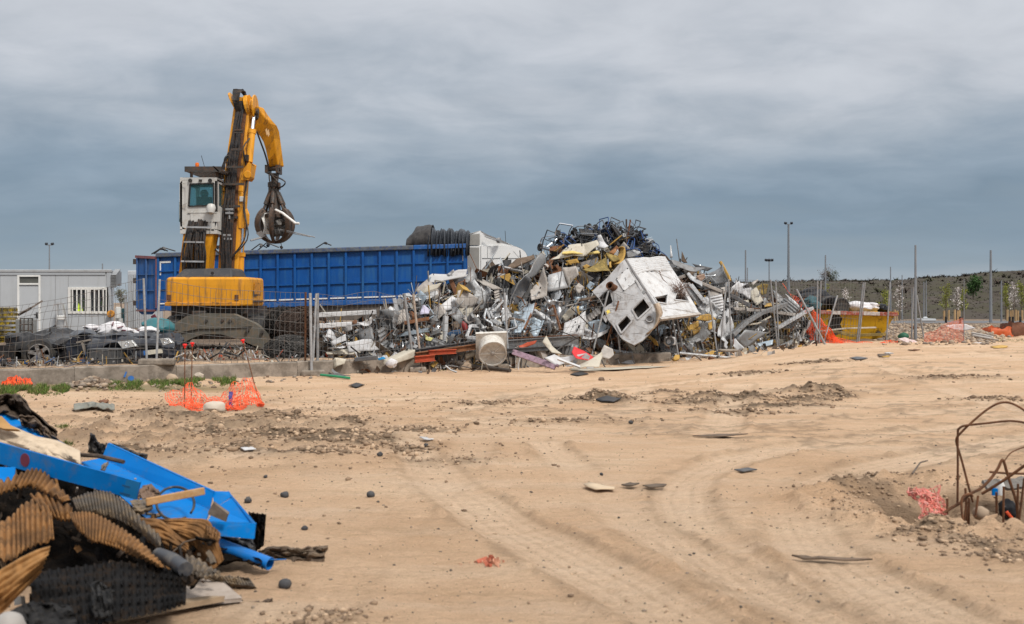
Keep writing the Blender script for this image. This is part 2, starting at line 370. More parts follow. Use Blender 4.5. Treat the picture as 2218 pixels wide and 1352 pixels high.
# ---------------------------------------------------------------- ground sheet
def make_ground():
    us = np.concatenate([-np.geomspace(2.6,.64,10)[:-1],np.linspace(-.62,.62,620),np.geomspace(.64,2.6,10)[1:]])
    inv = np.linspace(1/4.4,1/72,560)
    ds = np.concatenate([np.linspace(.4,4.3,14),1/inv,np.geomspace(74,2600,32)])
    U,D = np.meshgrid(us,ds); X = U * np.maximum(D,3.0); Y = D.copy()
    h,soil,track,groove = terrain(X,Y)
    far = ss((Y-150)/300); h = h * (1-far) + .4 * far
    # clods: a few sharp lumps
    nr,nc = X.shape
    co = np.stack([X,Y,h],-1).reshape(-1,3).astype(np.float32)
    i = np.arange(nr-1)[:,None] * nc + np.arange(nc-1)[None,:]
    q = np.stack([i,i+1,i+nc+1,i+nc],-1).reshape(-1,4).astype(np.int32)
    me = bpy.data.meshes.new('ground'); me.vertices.add(len(co)); me.vertices.foreach_set('co',co.ravel())
    me.loops.add(q.size); me.loops.foreach_set('vertex_index',q.ravel()); me.polygons.add(len(q)); me.polygons.foreach_set('loop_start',np.arange(0,q.size,4,dtype=np.int32))
    me.polygons.foreach_set('use_smooth',np.ones(len(q),dtype=bool)); me.update(calc_edges=True)
    yard = (ss((Y-fence_y(X)-.1)/.6)).reshape(-1)
    gr = np.exp(-(((X+8.2)/3.6) ** 2+((Y-20.3)/.9) ** 2)).reshape(-1)
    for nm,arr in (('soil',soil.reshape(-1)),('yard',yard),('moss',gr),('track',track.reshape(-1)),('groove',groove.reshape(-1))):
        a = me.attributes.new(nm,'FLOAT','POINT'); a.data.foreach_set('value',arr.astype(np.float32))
    o = bpy.data.objects.new('ground',me); COL.objects.link(o); tag(o,kind='structure')
    m = bpy.data.materials.new('sandy_earth'); m.use_nodes = True; nt = m.node_tree; N = nt.nodes; L = nt.links; b = N['Principled BSDF']
    b.inputs['Roughness'].default_value = .95; b.inputs['Specular IOR Level'].default_value = .15
    tc = N.new('ShaderNodeTexCoord')
    def nz(s,d=6,r=.6,sx=1,sy=1):
        mp = N.new('ShaderNodeMapping'); mp.inputs['Scale'].default_value = (sx,sy,1); L.new(tc.outputs['Object'],mp.inputs['Vector'])
        t = N.new('ShaderNodeTexNoise'); t.inputs['Scale'].default_value = s; t.inputs['Detail'].default_value = d; t.inputs['Roughness'].default_value = r; L.new(mp.outputs[0],t.inputs['Vector']); return t.outputs['Fac']
    def ramp(f,st):
        r = N.new('ShaderNodeValToRGB'); L.new(f,r.inputs[0]); e = r.color_ramp.elements
        while len(e) < len(st): e.new(.5)
        for a,(p,c) in zip(e,st): a.position = p; a.color = (*c,1)
        return r.outputs[0]
    def mix(f,a,c,bl='MIX'):
        x = N.new('ShaderNodeMix'); x.data_type = 'RGBA'; x.blend_type = bl
        for k,q in (('Factor',f),('A',a),('B',c)):
            if isinstance(q,(int,float)): x.inputs[k].default_value = q
            elif isinstance(q,tuple): x.inputs[k].default_value = (*q,1)
            else: L.new(q,x.inputs[k])
        return x.outputs['Result']
    def rng(v,a,c,lo=0,hi=1):
        r = N.new('ShaderNodeMapRange'); r.inputs['From Min'].default_value = a; r.inputs['From Max'].default_value = c; r.inputs['To Min'].default_value = lo; r.inputs['To Max'].default_value = hi; L.new(v,r.inputs['Value']); return r.outputs[0]
    def att(n):
        a = N.new('ShaderNodeAttribute'); a.attribute_name = n; return a.outputs['Fac']
    c = ramp(nz(.45,6,.6,1,1.6),[(.3,(.63,.41,.25)),(.5,(.75,.515,.335)),(.7,(.82,.60,.41))])
    c = mix(rng(nz(.9,5,.6,.5,1.8),.5,.72,0,.6),c,(.80,.62,.46))
    c = mix(rng(nz(1.7,9,.74,.40,2.4),.50,.70,0,.62),c,(.52,.355,.22))
    c = mix(rng(att('track'),.15,1,0,.55),c,(.90,.69,.50))
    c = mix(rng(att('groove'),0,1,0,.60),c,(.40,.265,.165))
    c = mix(rng(nz(12,7,.74,.55,2.2),.53,.70,0,.60),c,(.46,.31,.195))
    c = mix(rng(nz(26,6,.78,.5,2.2),.53,.68,0,.5),c,(.44,.30,.18))
    c = mix(rng(nz(55,5,.75,.7,1.5),.55,.70,0,.5),c,(.32,.21,.13))
    c = mix(rng(nz(90,3,.65),.48,.75,0,.5),c,mix(1.0,c,(.55,.51,.47),'MULTIPLY'))
    soilc = ramp(nz(14,5,.7),[(.3,(.13,.092,.062)),(.7,(.27,.195,.130))])
    c = mix(att('soil'),c,soilc)
    yc = ramp(nz(2.6,6,.7),[(.3,(.085,.066,.052)),(.5,(.16,.125,.10)),(.7,(.26,.21,.165))])
    c = mix(rng(att('yard'),0,1,0,.85),c,yc)
    c = mix(rng(att('moss'),.25,.8,0,.6),c,(.09,.11,.04))
    vo = N.new('ShaderNodeTexVoronoi'); vo.inputs['Scale'].default_value = 9; L.new(tc.outputs['Object'],vo.inputs['Vector'])
    sp = rng(vo.outputs['Distance'],.05,.10,1,0)
    spm = N.new('ShaderNodeMath'); spm.operation = 'MULTIPLY'; L.new(sp,spm.inputs[0]); L.new(rng(nz(1.1,3),.5,.62,0,.8),spm.inputs[1])
    c = mix(spm.outputs[0],c,(.13,.10,.075))
    L.new(c,b.inputs['Base Color'])
    ad = N.new('ShaderNodeMath'); ad.operation = 'ADD'; L.new(nz(40,6,.75,.7,1.5),ad.inputs[0])
    a2 = N.new('ShaderNodeMath'); a2.operation = 'MULTIPLY'; a2.inputs[1].default_value = 1.8; L.new(nz(9,6,.7,.6,2.0),a2.inputs[0]); L.new(a2.outputs[0],ad.inputs[1])
    bp = N.new('ShaderNodeBump'); bp.inputs['Strength'].default_value = 1.0; bp.inputs['Distance'].default_value = .045; L.new(ad.outputs[0],bp.inputs['Height']); L.new(bp.outputs[0],b.inputs['Normal'])
    me.materials.append(m)
    from mathutils.bvhtree import BVHTree
    near = q[(D.reshape(-1)[q[:,0]] < 120)]
    return BVHTree.FromPolygons(co.astype(float).tolist(),near.tolist())
BVH = make_ground()
def gz(x,y):
    h = BVH.ray_cast(Vector((x,y,20)),Vector((0,0,-1)))[0]
    return h.z if h else .4
def GP(px,py,dz=0.0):
    """the point of the ground seen at a pixel of the photograph"""
    h = BVH.ray_cast(Vector((0,0,CAMH)),(P(px,py,1.0)-Vector((0,0,CAMH))).normalized())[0]
    if h is None: h = P(px,py,100); h.z = .4
    return Vector((h.x,h.y,h.z+dz))
# ================================================================ material handler
def line(a,b,t): return Vector(a).lerp(Vector(b),t)
def wavy(pts,n=10,amp=.02,seed=0):
    pts = crspl([tuple(p) for p in pts],max(2,n // max(1,len(pts)-1)))
    return [Vector(p)+Vector((noise.noise((p[2]*1.3,seed*5.1,0)),noise.noise((seed*3.3,p[2]*1.3,4)),0))*amp for p in pts]
def make_handler():
    E = empty('material_handler',(-8.95,30.4,.36),'tall yellow scrap handling machine with raised white cab, hose covered boom and hanging grab','excavator')
    # stabiliser plate and undercarriage
    d = 28.55
    out = [(343,748),(350,728),(372,705),(405,684),(440,679),(505,680),(552,701),(580,722),(590,745),(577,758),(548,748),(515,734),(478,724),(440,724),(415,733),(385,748)]
    m = MB(); m.prism([P(a,b,d) for a,b in out],(0,.35,0))
    m.prism([P(a,b,d-.05) for a,b in [(405,690),(500,688),(545,707),(470,712),(430,712),(380,722)]],(0,.06,0))
    st = m.build('stabiliser_arm',mat('dusty_steel',(.105,.098,.082),.75,.1,.3,(.20,.13,.07),3,.6,.2),E,bevel=.02)
    for a,b in ((447,695),(482,694),(499,695),(380,716),(536,716),(568,719)):
        m = MB(); m.lathe(P(a,b,d-.04),(0,-1,0),[(0,.05),(.045,.05),(.05,.0),(.05,-.05)],10); m.build('bolt',steel_dark,st)
    m = MB(); m.bx(P(415,700,d+.4)+Vector((0,0,0)),P(500,672,d+3.0)); m.bx(P(384,735,d+1.0),P(545,690,d+3.2))
    m.build('chassis',steel_dark,E,bevel=.02)
    m = MB(); m.lathe(P(468,690,30.6),(0,0,1),[(.0,0),(.95,0),(.95,.42),(0,.42)],24); m.build('turntable',steel_dark,E,smooth=True)
    for px,dd in ((382,29.5),(560,29.5),(392,32),(548,32)):
        m = MB(); c = P(px,728,dd); c.z = .36 + .5
        m.lathe(c,(1,0,0),[(.18,-.2),(.45,-.22),(.5,-.16),(.5,.16),(.45,.22),(.18,.2),(.16,.1),(0,.1)],20)
        m.build('wheel',rubber,E,smooth=True)
    # counterweight: block with rounded rear and right corner
    zb,zt = P(0,663,29)[2],P(0,600,29)[2]
    xl,xr = P(357,0,29)[0],P(527,0,29)[0]
    pts = [(xl,29.12),(xl+.08,29.0),(xr-.12,28.96),(xr+.02,29.04),(xr+.14,29.4),(xr+.16,30.75),(xl,30.75)]
    m = MB(); lv = [(zb,0.0),(zb+.12,.0),(zb+.62,.0),(zt-.07,.02),(zt,.10)]
    n = len(pts); cx = sum(p[0] for p in pts) / n; cy = 30.5
    vs = []
    for z,ins in lv:
        for x,y in pts: vs.append((x+(cx-x)*ins*.3,y+(cy-y)*ins*.35,z))
    fs = [tuple(reversed(range(n))),tuple((len(lv)-1)*n+i for i in range(n))]
    for k in range(len(lv)-1):
        for i in range(n): j = (i+1) % n; fs.append((k*n+i,k*n+j,(k+1)*n+j,(k+1)*n+i))
    m.add(vs,fs); cw = m.build('counterweight',yellow,E,bevel=.05)
    for px in (366,513):
        m = MB(); m.box(P(px,645,28.98),(.11,.07,.17)); m.build('recess_plate',rust,cw)
    m = MB(); m.bx((xl+.02,28.93,zb-.0),(xr-.1,28.99,zb+.11)); m.build('lower_lip',yellow_dirty,cw,bevel=.02)
    m = MB(); m.bx((xr+.15,29.5,zb+.12),(xr+.19,30.6,zb+.16)); m.bx((xr+.15,29.5,zb+.3),(xr+.175,29.9,zb+.44)); m.build('side_trim',steel_dark,cw)
    m = MB(); m.prism([(xr+.165,29.55+a,zb+b) for a,b in ((0,.35),(.8,.35),(.8,.7),(.1,.7))],(.012,0,0)); m.build('side_panel',yellow_dirty,cw)
    m = MB(); m.bx((xl+.1,29.25,zb-.22),(xr,31.8,zb-.0)); m.build('slew_frame',steel_dark,E)
    # hood
    m = MB(); hz0,hz1 = zt - .01,P(0,583,29.6)[2]
    a,b = P(380,0,29.35)[0],P(507,0,29.35)[0]
    m.hexa([(a,29.2,hz0),(b,29.2,hz0),(b,30.9,hz0),(a,30.9,hz0),(a+.2,29.45,hz1),(b-.1,29.45,hz1+.03),(b-.1,30.7,hz1+.03),(a+.2,30.7,hz1)])
    m.build('engine_hood',mat('hood_grey',(.035,.036,.04),.55,0,.2,(.12,.10,.08),2,.5),E,bevel=.06)
    m = MB(); m.cyl(P(460,592,29.2),P(460,592,29.1),.05,10); m.build('rear_lamp',rubber,E)
    # cab riser with hoses
    dr = 30.2; m = MB()
    m.prism([P(a,b,dr) for a,b in ((403,480),(412,474),(416,500),(407,560),(402,600),(388,600),(392,555),(398,510))],(0,.5,0))
    m.prism([P(a,b,dr) for a,b in ((446,480),(461,472),(464,500),(456,545),(450,600),(438,600),(440,545),(444,510))],(0,.5,0))
    m.bx(P(400,600,dr+.15),P(448,500,dr+.35))
    m.build('cab_riser',yellow,E,bevel=.02)
    m = MB()
    for k in range(17):
        t = k / 16; top = P(410+t*38,478+3*math.sin(k*2.1),dr-.05); mid = P(402+t*40+2*math.sin(k),520,dr-.16-.04*(k % 3)); bot = P(396+t*46+3*math.sin(k*1.7),560+4*math.sin(k),dr-.20-.05*(k % 2)); e = P(394+t*46,606,dr-.08)
        m.tube(wavy([top,mid,bot,e],12,.05,k),.034,5)
    m.build('hose_bundle',hose,E,smooth=True)
    for y,x0,x1 in ((492,404,458),(524,398,442),(566,392,442)):
        m = MB(); m.beam(P(x0,y,dr-.27),P(x1,y+1,dr-.27),.03,.05,(0,1,0)); m.build('hose_clamp',galv,E)
    # cab
    dc = 30.15
    def c2(a,b,dd=0): return P(a,b,dc+dd)
    cabd = 1.7
    m = MB()
    face = [(391,490),(389,470),(389,398),(395,390),(468,386),(470,392),(470,480),(463,500),(405,496)]
    win = [(412,399),(463,397),(463,445),(409,447)]
    m.holed([[c2(*p) for p in face],[c2(*p) for p in win]],(0,.07,0))
    xr_,xl_ = c2(470,0)[0],c2(390,0)[0]; z1,z0 = c2(0,388)[2],c2(0,498)[2]
    # right side with window
    y0,y1 = dc,dc + cabd
    m.holed([[(xr_,y0,z0),(xr_,y1,z0-.15),(xr_,y1+.1,z0+.5),(xr_,y1-.1,z1-.05),(xr_,y0,z1)],[(xr_,y0+.2,z0+.75),(xr_,y1-.1,z0+.65),(xr_,y1-.25,z1-.12),(xr_,y0+.2,z1-.12)]],(-.06,0,0))
    m.holed([[(xl_,y0,z0),(xl_,y1,z0-.15),(xl_,y1+.1,z0+.5),(xl_,y1-.1,z1-.05),(xl_,y0,z1)],[(xl_,y0+.2,z0+.5),(xl_,y1-.1,z0+.5),(xl_,y1-.25,z1-.12),(xl_,y0+.2,z1-.12)]],(.06,0,0))
    m.bx((xl_,y0,z0-.12),(xr_,y1,z0+.02)); m.bx((xl_,y0,z1-.06),(xr_,y1-.05,z1+.05))
    m.bx((xl_,y1-.16,z0+.1),(xl_+.09,y1-.05,z1)); m.bx((xr_-.09,y1-.16,z0+.1),(xr_,y1-.05,z1))
    cab = m.build('cab',cab_white,E,bevel=.02)
    m = MB(); m.box(c2(438,461,-.02),(.9,.04,.005)); m.box(c2(420,462,-.015),(.015,.03,.2)); m.box(c2(470,470,-.01)-Vector((.35,0,0)),(.9,.03,.3)); m.build('rear_panel',cab_white,cab,bevel=.01)
    gl = glassy('tinted_glass',(.16,.34,.37)); 
    m = MB(); m.prism([c2(a,b,.02) for a,b in win],(0,.012,0)); w_ = m.build('rear_window',gl,cab)
    m = MB()
    for (a,b),(c,d_) in zip(win,win[1:]+win[:1]): m.beam(c2(a,b,-.012),c2(c,d_,-.012),.045,.04,(0,1,0))
    m.build('window_seal',rubber,w_)
    m = MB(); m.prism([(xr_-.03,y0+.2,z0+.75),(xr_-.03,y1-.1,z0+.65),(xr_-.03,y1-.25,z1-.12),(xr_-.03,y0+.2,z1-.12)],(.01,0,0)); m.build('side_window',gl,cab)
    m = MB(); m.prism([(xl_-.05,y0+.05,z0+.25),(xl_-.05,y1-.3,z0+.2),(xl_-.05,y1-.4,z0+.75),(xl_-.05,y0+.05,z0+.85)],(.012,0,0)); m.build('door_window',gl,cab)
    m = MB(); m.bx((xl_+.3,y0+.5,z0+.1),(xl_+.85,y0+1.1,z0+.5)); m.bx((xl_+.35,y0+.45,z0+.45),(xl_+.8,y0+.6,z0+1.05)); m.blob((xl_+.58,y0+.52,z0+1.15),.13,.1); m.tube([(xl_+.2,y0+.9,z0+.5),(xl_+.15,y0+1.2,z0+.9),(xl_+.5,y0+1.3,z0+1.0)],.03); m.build('seat',black_plastic,cab,bevel=.04)
    # guard roof
    m = MB(); r0,r1 = c2(402,373),c2(480,373)
    m.bx((r0.x,y0-.1,r0.z),(r1.x,y0-.03,r0.z+.16))
    m.bx((r0.x,y1,r0.z),(r1.x,y1+.07,r0.z+.16))
    for k in range(9): x = r0.x + (r1.x-r0.x) * k / 8; m.bx((x-.02,y0-.03,r0.z+.02),(x+.02,y1,r0.z+.08))
    m.hexa([(r1.x-.06,y0-.1,r0.z-.02),(r1.x,y0-.1,r0.z-.02),(r1.x,y1+.07,r0.z-.02),(r1.x-.06,y1+.07,r0.z-.02),(r1.x-.25,y0-.1,r0.z+.17),(r1.x-.2,y0-.1,r0.z+.17),(r1.x-.2,y1,r0.z+.17),(r1.x-.25,y1,r0.z+.17)])
    for x in (r0.x+.1,r1.x-.2): m.bx((x,y0+.1,r0.z-.14),(x+.06,y0+.2,r0.z+.03))
    m.build('roof_guard',steel_dark,cab)
    m = MB(); b0 = c2(427,372,.2); m.cyl(b0-Vector((0,0,.02)),b0+Vector((0,0,.12)),.02,8); m.build('beacon_stem',steel_dark,cab)
    m = MB(); m.lathe(b0+Vector((0,0,.12)),(0,0,1),[(0,0),(.055,0),(.055,.08),(.06,.08),(.05,.15),(0,.15)],12); m.build('beacon',mat('amber_lens',(.75,.15,.01),.25,0,.05),cab,smooth=True)
    m = MB(); m.tube([c2(446,372,.4),c2(436,337,.4)],.008,4); m.build('antenna',rubber,cab)
    m = MB()
    for px in (412,455): m.cyl(c2(px,391,-.06),c2(px,391,.0),.06,10)
    m.box(c2(434,391,-.03),(.09,.05,.06)); m.build('work_lamp',rubber,cab)
    m = MB(); m.lathe(c2(457,452,-.2),(0,.3,1),[(0,-.17),(.10,-.15),(.13,-.05),(.14,.04),(.11,.12),(0,.15)],12); m.tube([c2(458,460,-.15),c2(459,480,-.12),c2(456,500,-.05)],.015,5); m.build('air_filter',cab_white,cab,smooth=True)
    m = MB(); m.tube([c2(394,398,-.06),c2(404,396,-.1),c2(405,440,-.12),c2(396,444,-.06)],.014,6); m.build('grab_rail',cab_white,cab)
    m = MB(); m.bx(c2(455,507,.1),c2(487,492,1.3)); m.bx(c2(463,508,.15),c2(467,472,.4)); m.build('cab_platform',yellow_dirty,E,bevel=.03)
    # boom: long tapering box
    B0,B1,B2 = P(498,606,30.9),P(509,420,31.2),P(530,215,31.6)
    m = MB(); m.beam(B0,B1,.62,.55,(1,0,0),.66,.62); m.beam(B1,B2,.66,.62,(1,0,0),.50,.45)
    boom = m.build('boom',yellow,E,bevel=.03)
    m = MB()
    for k in range(11):
        t = (k-5) / 5 * .15
        p = [B0+Vector((t-.03,-.36,0)),line(B0,B1,.35)+Vector((t-.05,-.42-.03*(k % 2),0)),line(B0,B1,.7)+Vector((t*1.15-.05,-.42-.04*(k % 3),0)),B1+Vector((t-.04,-.42,0)),line(B1,B2,.35)+Vector((t*.9-.06,-.38,0)),line(B1,B2,.8)+Vector((t*.7-.03,-.33,0)),B2+Vector((t*.6,-.3,-.12))]
        m.tube(wavy(p,24,.05,k+20),.023+.005*(k % 3),5)
    for k in range(4):
        sx = -.42 - .05 * k if k < 2 else .36 + .04 * k
        p = [line(B0,B1,.25)+Vector((sx*.3,-.4,0)),line(B0,B1,.45)+Vector((sx*1.15,-.45,0)),line(B0,B1,.8)+Vector((sx*.95,-.42,0)),line(B1,B2,.2)+Vector((sx*.9,-.35,0)),line(B1,B2,.42)+Vector((sx*.5,-.36,0))]
        m.tube(wavy(p,20,.08,k+50),.022,5)
    m.build('boom_hoses',hose,E,smooth=True)
    for y,x0,x1 in ((283,506,527),(286,508,526),(324,501,523),(362,490,527),(399,482,528),(447,481,520),(471,478,515),(532,478,508)):
        m = MB(); m.beam(P(x0,y,30.72),P(x1,y,30.72),.06,.07,(0,1,0)); m.build('hose_clamp',steel_dark,boom)
    # rusty inner strip on the boom back
    m = MB(); m.beam(line(B0,B1,.05)+Vector((0,-.315,0)),B1+Vector((0,-.325,0)),.40,.03); m.beam(B1+Vector((0,-.325,0)),line(B1,B2,.9)+Vector((0,-.26,0)),.36,.03); m.build('hose_tray',rust,boom)
    # valves
    m = MB()
    for px,py in ((497,454),(497,462),(492,510),(494,518)): m.box(P(px,py,30.6),(.24,.1,.07)); m.cyl(P(px,py+2,30.6),P(px,py+13,30.6),.03,8)
    m.build('valve_block',galv,E,bevel=.01)
    # boom cylinder on the right
    m = MB(); m.cyl(P(520,600,30.9),P(521,556,30.95),.115,16); m.lathe(P(521,556,30.95),(0,.02,1),[(.0,0),(.15,0),(.15,.12),(0,.12)],16); cy_ = m.build('boom_cylinder',yellow,E,smooth=True)
    m = MB(); m.cyl(P(521,556,30.95),P(524,488,31.0),.065,14); m.build('cylinder_rod',chrome,cy_,smooth=True)
    m = MB(); m.prism([P(a,b,30.75) for a,b in ((517,463),(526,450),(531,462),(531,483),(526,494),(518,492))],(0,.45,0)); m.cyl(P(516,478,30.8),P(516,478,31.2),.14,14); m.build('cylinder_bracket',yellow,boom,bevel=.02)
    # stick cylinder
    m = MB(); m.cyl(P(540,352,31.0),P(546,286,31.2),.105,14); m.cyl(P(545.5,290,31.2),P(546.5,281,31.22),.13,14); sc_ = m.build('stick_cylinder',yellow,E,smooth=True)
    m = MB(); m.cyl(P(546,284,31.2),P(550,248,31.4),.06,12); m.build('cylinder_rod',chrome,sc_,smooth=True)
    m = MB(); m.prism([P(a,b,30.85) for a,b in ((528,365),(540,352),(546,355),(542,384),(537,389),(524,388))],(0,.45,0)); m.cyl(P(536,378,30.8),P(536,378,31.35),.12,12); m.build('cylinder_bracket',yellow,boom,bevel=.02)
    m = MB(); m.tube(wavy([P(536,350,30.9),P(532,345,30.8),P(526,320,30.8),P(540,300,31)],10,.03,3),.022); m.box(P(534,343,30.9),(.14,.14,.2)); m.tube(wavy([P(486,368,30.8),P(486,345,30.7),P(494,338,30.75),P(497,362,30.8)],12,.03,5),.025); m.tube(wavy([P(484,385,30.8),P(482,370,30.7),P(490,350,30.75),P(494,362,30.8)],12,.03,6),.025); m.build('hose_loop',hose,E,smooth=True)
    m = MB(); m.box(P(525,432,30.9),(.14,.2,.17)); m.build('camera_box',cab_white,boom,bevel=.02)
    # head with pins and drums
    m = MB()
    m.cyl(P(508,228,31.6),P(512,226,31.6),.42,18)
    m.beam(P(508,222,31.6),P(538,220,31.6),.2,.2,(0,1,0)); m.cyl(P(534,232,31.5),P(543,230,31.5),.36,18); m.cyl(P(551,233,31.5),P(554,233,31.5),.40,18); m.cyl(P(543,231,31.5),P(551,232,31.5),.27,16)
    m.prism([P(a,b,31.35) for a,b in ((533,212),(540,206),(549,217),(548,252),(540,258),(532,244))],(0,.35,0))
    m.build('boom_head',yellow,E,bevel=.015)
    m = MB()
    for k in range(7):
        q = k * 3.3; m.tube(crspl([tuple(P(513+k*1.6,246,31.25)),tuple(P(507+q*.5,224,31.1)),tuple(P(505+q*.75,200,31.2)),tuple(P(510+q,194+.7*k,31.5)),tuple(P(521+q*.55,198+k,31.8)),tuple(P(534+k*.5,214,31.9))],4),.026,5)
    m.beam(P(505,195,31.3),P(528,196,31.4),.05,.06,(0,1,0)); m.beam(P(524,193,31.5),P(533,212,31.6),.05,.05,(0,1,0))
    m.build('head_hoses',hose,E,smooth=True)
    m = MB(); m.cyl(P(553,250,31.5),P(551,256,31.45),.12,10); m.cyl(P(555,242,31.35),P(560,242,31.35),.1,10); m.build('pin',steel_dark,E)
    # stick: gooseneck
    top = [(534,252),(541,268),(552,283),(563,296),(570,308),(575,324),(580,348),(582,362)]
    bot = [(556,228),(565,243),(577,258),(586,268),(591,280),(594,300),(598,330),(602,358)]
    m = MB(); n0 = 0; vs = []; 
    for i,(a,b) in enumerate(zip(bot,top)):
        dd = 31.35 + 1.75 * (i/7) ** 1.1
        vs += [P(*a,dd),P(*b,dd),P(*b,dd)+Vector((.12,.40,0)),P(*a,dd)+Vector((.12,.40,0))]
    fs = [(3,2,1,0),(28,29,30,31)]
    for i in range(7):
        for k in range(4): fs.append((i*4+k,i*4+(k+1) % 4,i*4+4+(k+1) % 4,i*4+4+k))
    m.add(vs,fs); stk = m.build('stick',yellow,E,bevel=.03)
    m = MB(); m.prism([P(a,b,31.9) for a,b in ((575,282),(578,278),(581,290),(578,294))],(0,-.02,0)); m.prism([P(a,b,31.95) for a,b in ((580,285),(582,280),(584,292),(581,297))],(0,-.02,0)); m.build('marking',mat('faded_marking',(.62,.42,.22),.6),stk)
    m = MB(); m.tube(wavy([P(556,285,31.6),P(562,300,31.8),P(572,330,32.3),P(581,360,32.8)],12,.05,8),.03); m.build('stick_hose',hose,E,smooth=True)
    # grab
    dg = 33.1; g = dg / 31.0
    def q2(a,b,dd=0): return P(a,b,dg+dd)
    m = MB(); m.bx(q2(579,357,-.15),q2(583,379,.45)); m.bx(q2(602,357,-.15),q2(606,379,.45)); m.cyl(q2(577,365,.1),q2(608,365,.1),.09,10); m.bx(q2(582,379,-.1),q2(603,383,.4)); m.prism([q2(a,b,0) for a,b in ((586,375),(600,375),(597,400),(588,400))],(0,.3,0))
    m.lathe(q2(593,418,.15),(0,0,1),[(0,0),(.15,0),(.18,.05),(.18,.2),(.2,.2),(.2,.34),(.12,.38),(0,.38)],16)
    m.bx(q2(602,395,0),q2(608,411,.2)); gb = m.build('grab_hanger',steel_dark,E,bevel=.012)
    m = MB()
    for s,k in ((-1,0),(1,1),(1,2)): m.tube(crspl([tuple(q2(585+s*2,378,-.1)),tuple(q2(584+16*k,392,-.2)),tuple(q2(586+14*k,402,-.15)),tuple(q2(590+6*k,408,0))],4),.025,5)
    m.build('grab_hose',hose,gb,smooth=True)
    cc = q2(595.5,487,.15); RR = .60
    grab = MB()
    for k in range(6):
        a = 2 * math.pi * k / 6 + math.pi / 6 * 0 - math.pi / 2
        ca,sa = math.cos(a),math.sin(a); side = Vector((-sa,ca,0))
        m = MB(); prev = None; vs = []; nseg = 12
        for i in range(nseg+1):
            th = R(38) + R(140) * i / nseg
            r = RR; rad = r * math.sin(th) * 1.0; z = r * math.cos(th) * .98
            w = .115 * (1-.7*(i/nseg) ** 1.6); t = .10 * (1-.5*i/nseg)
            c = cc + Vector((ca*rad,sa*rad,z)); nrm = Vector((ca*math.sin(th),sa*math.sin(th),math.cos(th)))
            vs += [c-side*w-nrm*t*.5,c+side*w-nrm*t*.5,c+side*w*.45+nrm*t,c-side*w*.45+nrm*t]
        fs = [(3,2,1,0),tuple(nseg*4+q for q in range(4))]
        for i in range(nseg):
            for q in range(4): fs.append((i*4+q,i*4+(q+1) % 4,i*4+4+(q+1) % 4,i*4+4+q))
        m.add(vs,fs)
        tn = m.build('grab_tine',mat('worn_grab_steel',(.085,.066,.055),.42,.55,.35,(.18,.09,.05),5,.5,.1),E,smooth=True,angle=45)
        m = MB(); p0 = q2(594,418,.15) + Vector((ca*.13,sa*.13,.02)); p1 = cc + Vector((ca*RR*.70,sa*RR*.70,RR*.68))
        m.cyl(p0,line(p0,p1,.62),.075,10); m.cyl(line(p0,p1,.6),p1,.042,8); m.cyl(p1-side*.1,p1+side*.1,.06,8)
        m.build('tine_cylinder',steel_dark,tn,smooth=True)
    m = MB(); m.cyl(q2(594,420,.15),q2(595,462,.15),.16,12,.22); m.lathe(q2(595,462,.15),(0,0,-1),[(.22,0),(.34,.05),(.34,.16),(0,.16)],14); m.build('grab_body',steel_dark,E,smooth=True)
    # the load held by the grab
    lab = [('white_sheet','crumpled white metal sheet clenched inside the closed orange peel grab','scrap sheet')]
    m = MB()
    m.grid(lambda u,v: cc+Vector((-.36+.28*u+.06*math.sin(v*5),-.24+.12*math.sin(u*3),-.33+.72*v)),5,8)
    o = m.build('metal_sheet',white_paint,solid=.02); tag(o,*lab[0][1:])
    m = MB(); m.tube([q2(597,455,-.25),q2(612,462,-.4),q2(640,484,-.5),q2(648,484,-.52)],.045,8); o = m.build('bent_tube',white_paint,smooth=True); tag(o,'short white tube sticking out of the right side of the grab','tube')
    m = MB(); m.tube([q2(606,497,0),q2(640,504,-.4),q2(682,514,-.7)],.018,5); m.tube([q2(606,499,0),q2(640,507,-.4),q2(672,513,-.7)],.014,5); o = m.build('thin_rods',galv); tag(o,'pair of thin long rods poking right from the grab','rods')
    m = MB(); m.beam(q2(543,521,-.3),q2(572,513,-.1),.11,.05,(0,1,0)); m.prism([q2(a,b,-.2) for a,b in ((554,505),(566,500),(575,512),(563,514))],(0,.03,0)); o = m.build('metal_strip',galv); tag(o,'grey bent strip hanging out of the lower left of the grab','scrap strip')
    m = MB(); m.tube([q2(606,518,0),q2(610,533,-.1),q2(609,540,-.1)],.012,5); m.blob(q2(610,536,-.1),.06,.3,1); o = m.build('dangling_cable',hose); tag(o,'thin black cable dangling below the grab','cable')
    m = MB(); m.blob(cc+Vector((.05,.05,-.02)),(.33,.33,.36),.35,3,2.5,seed=4); o = m.build('scrap_load',mat('load_scrap',(.07,.065,.06),.6,.2,.6,(.3,.29,.28),9,.8,.3)); tag(o,'dark crushed scrap filling the middle of the closed grab','scrap')
make_handler()

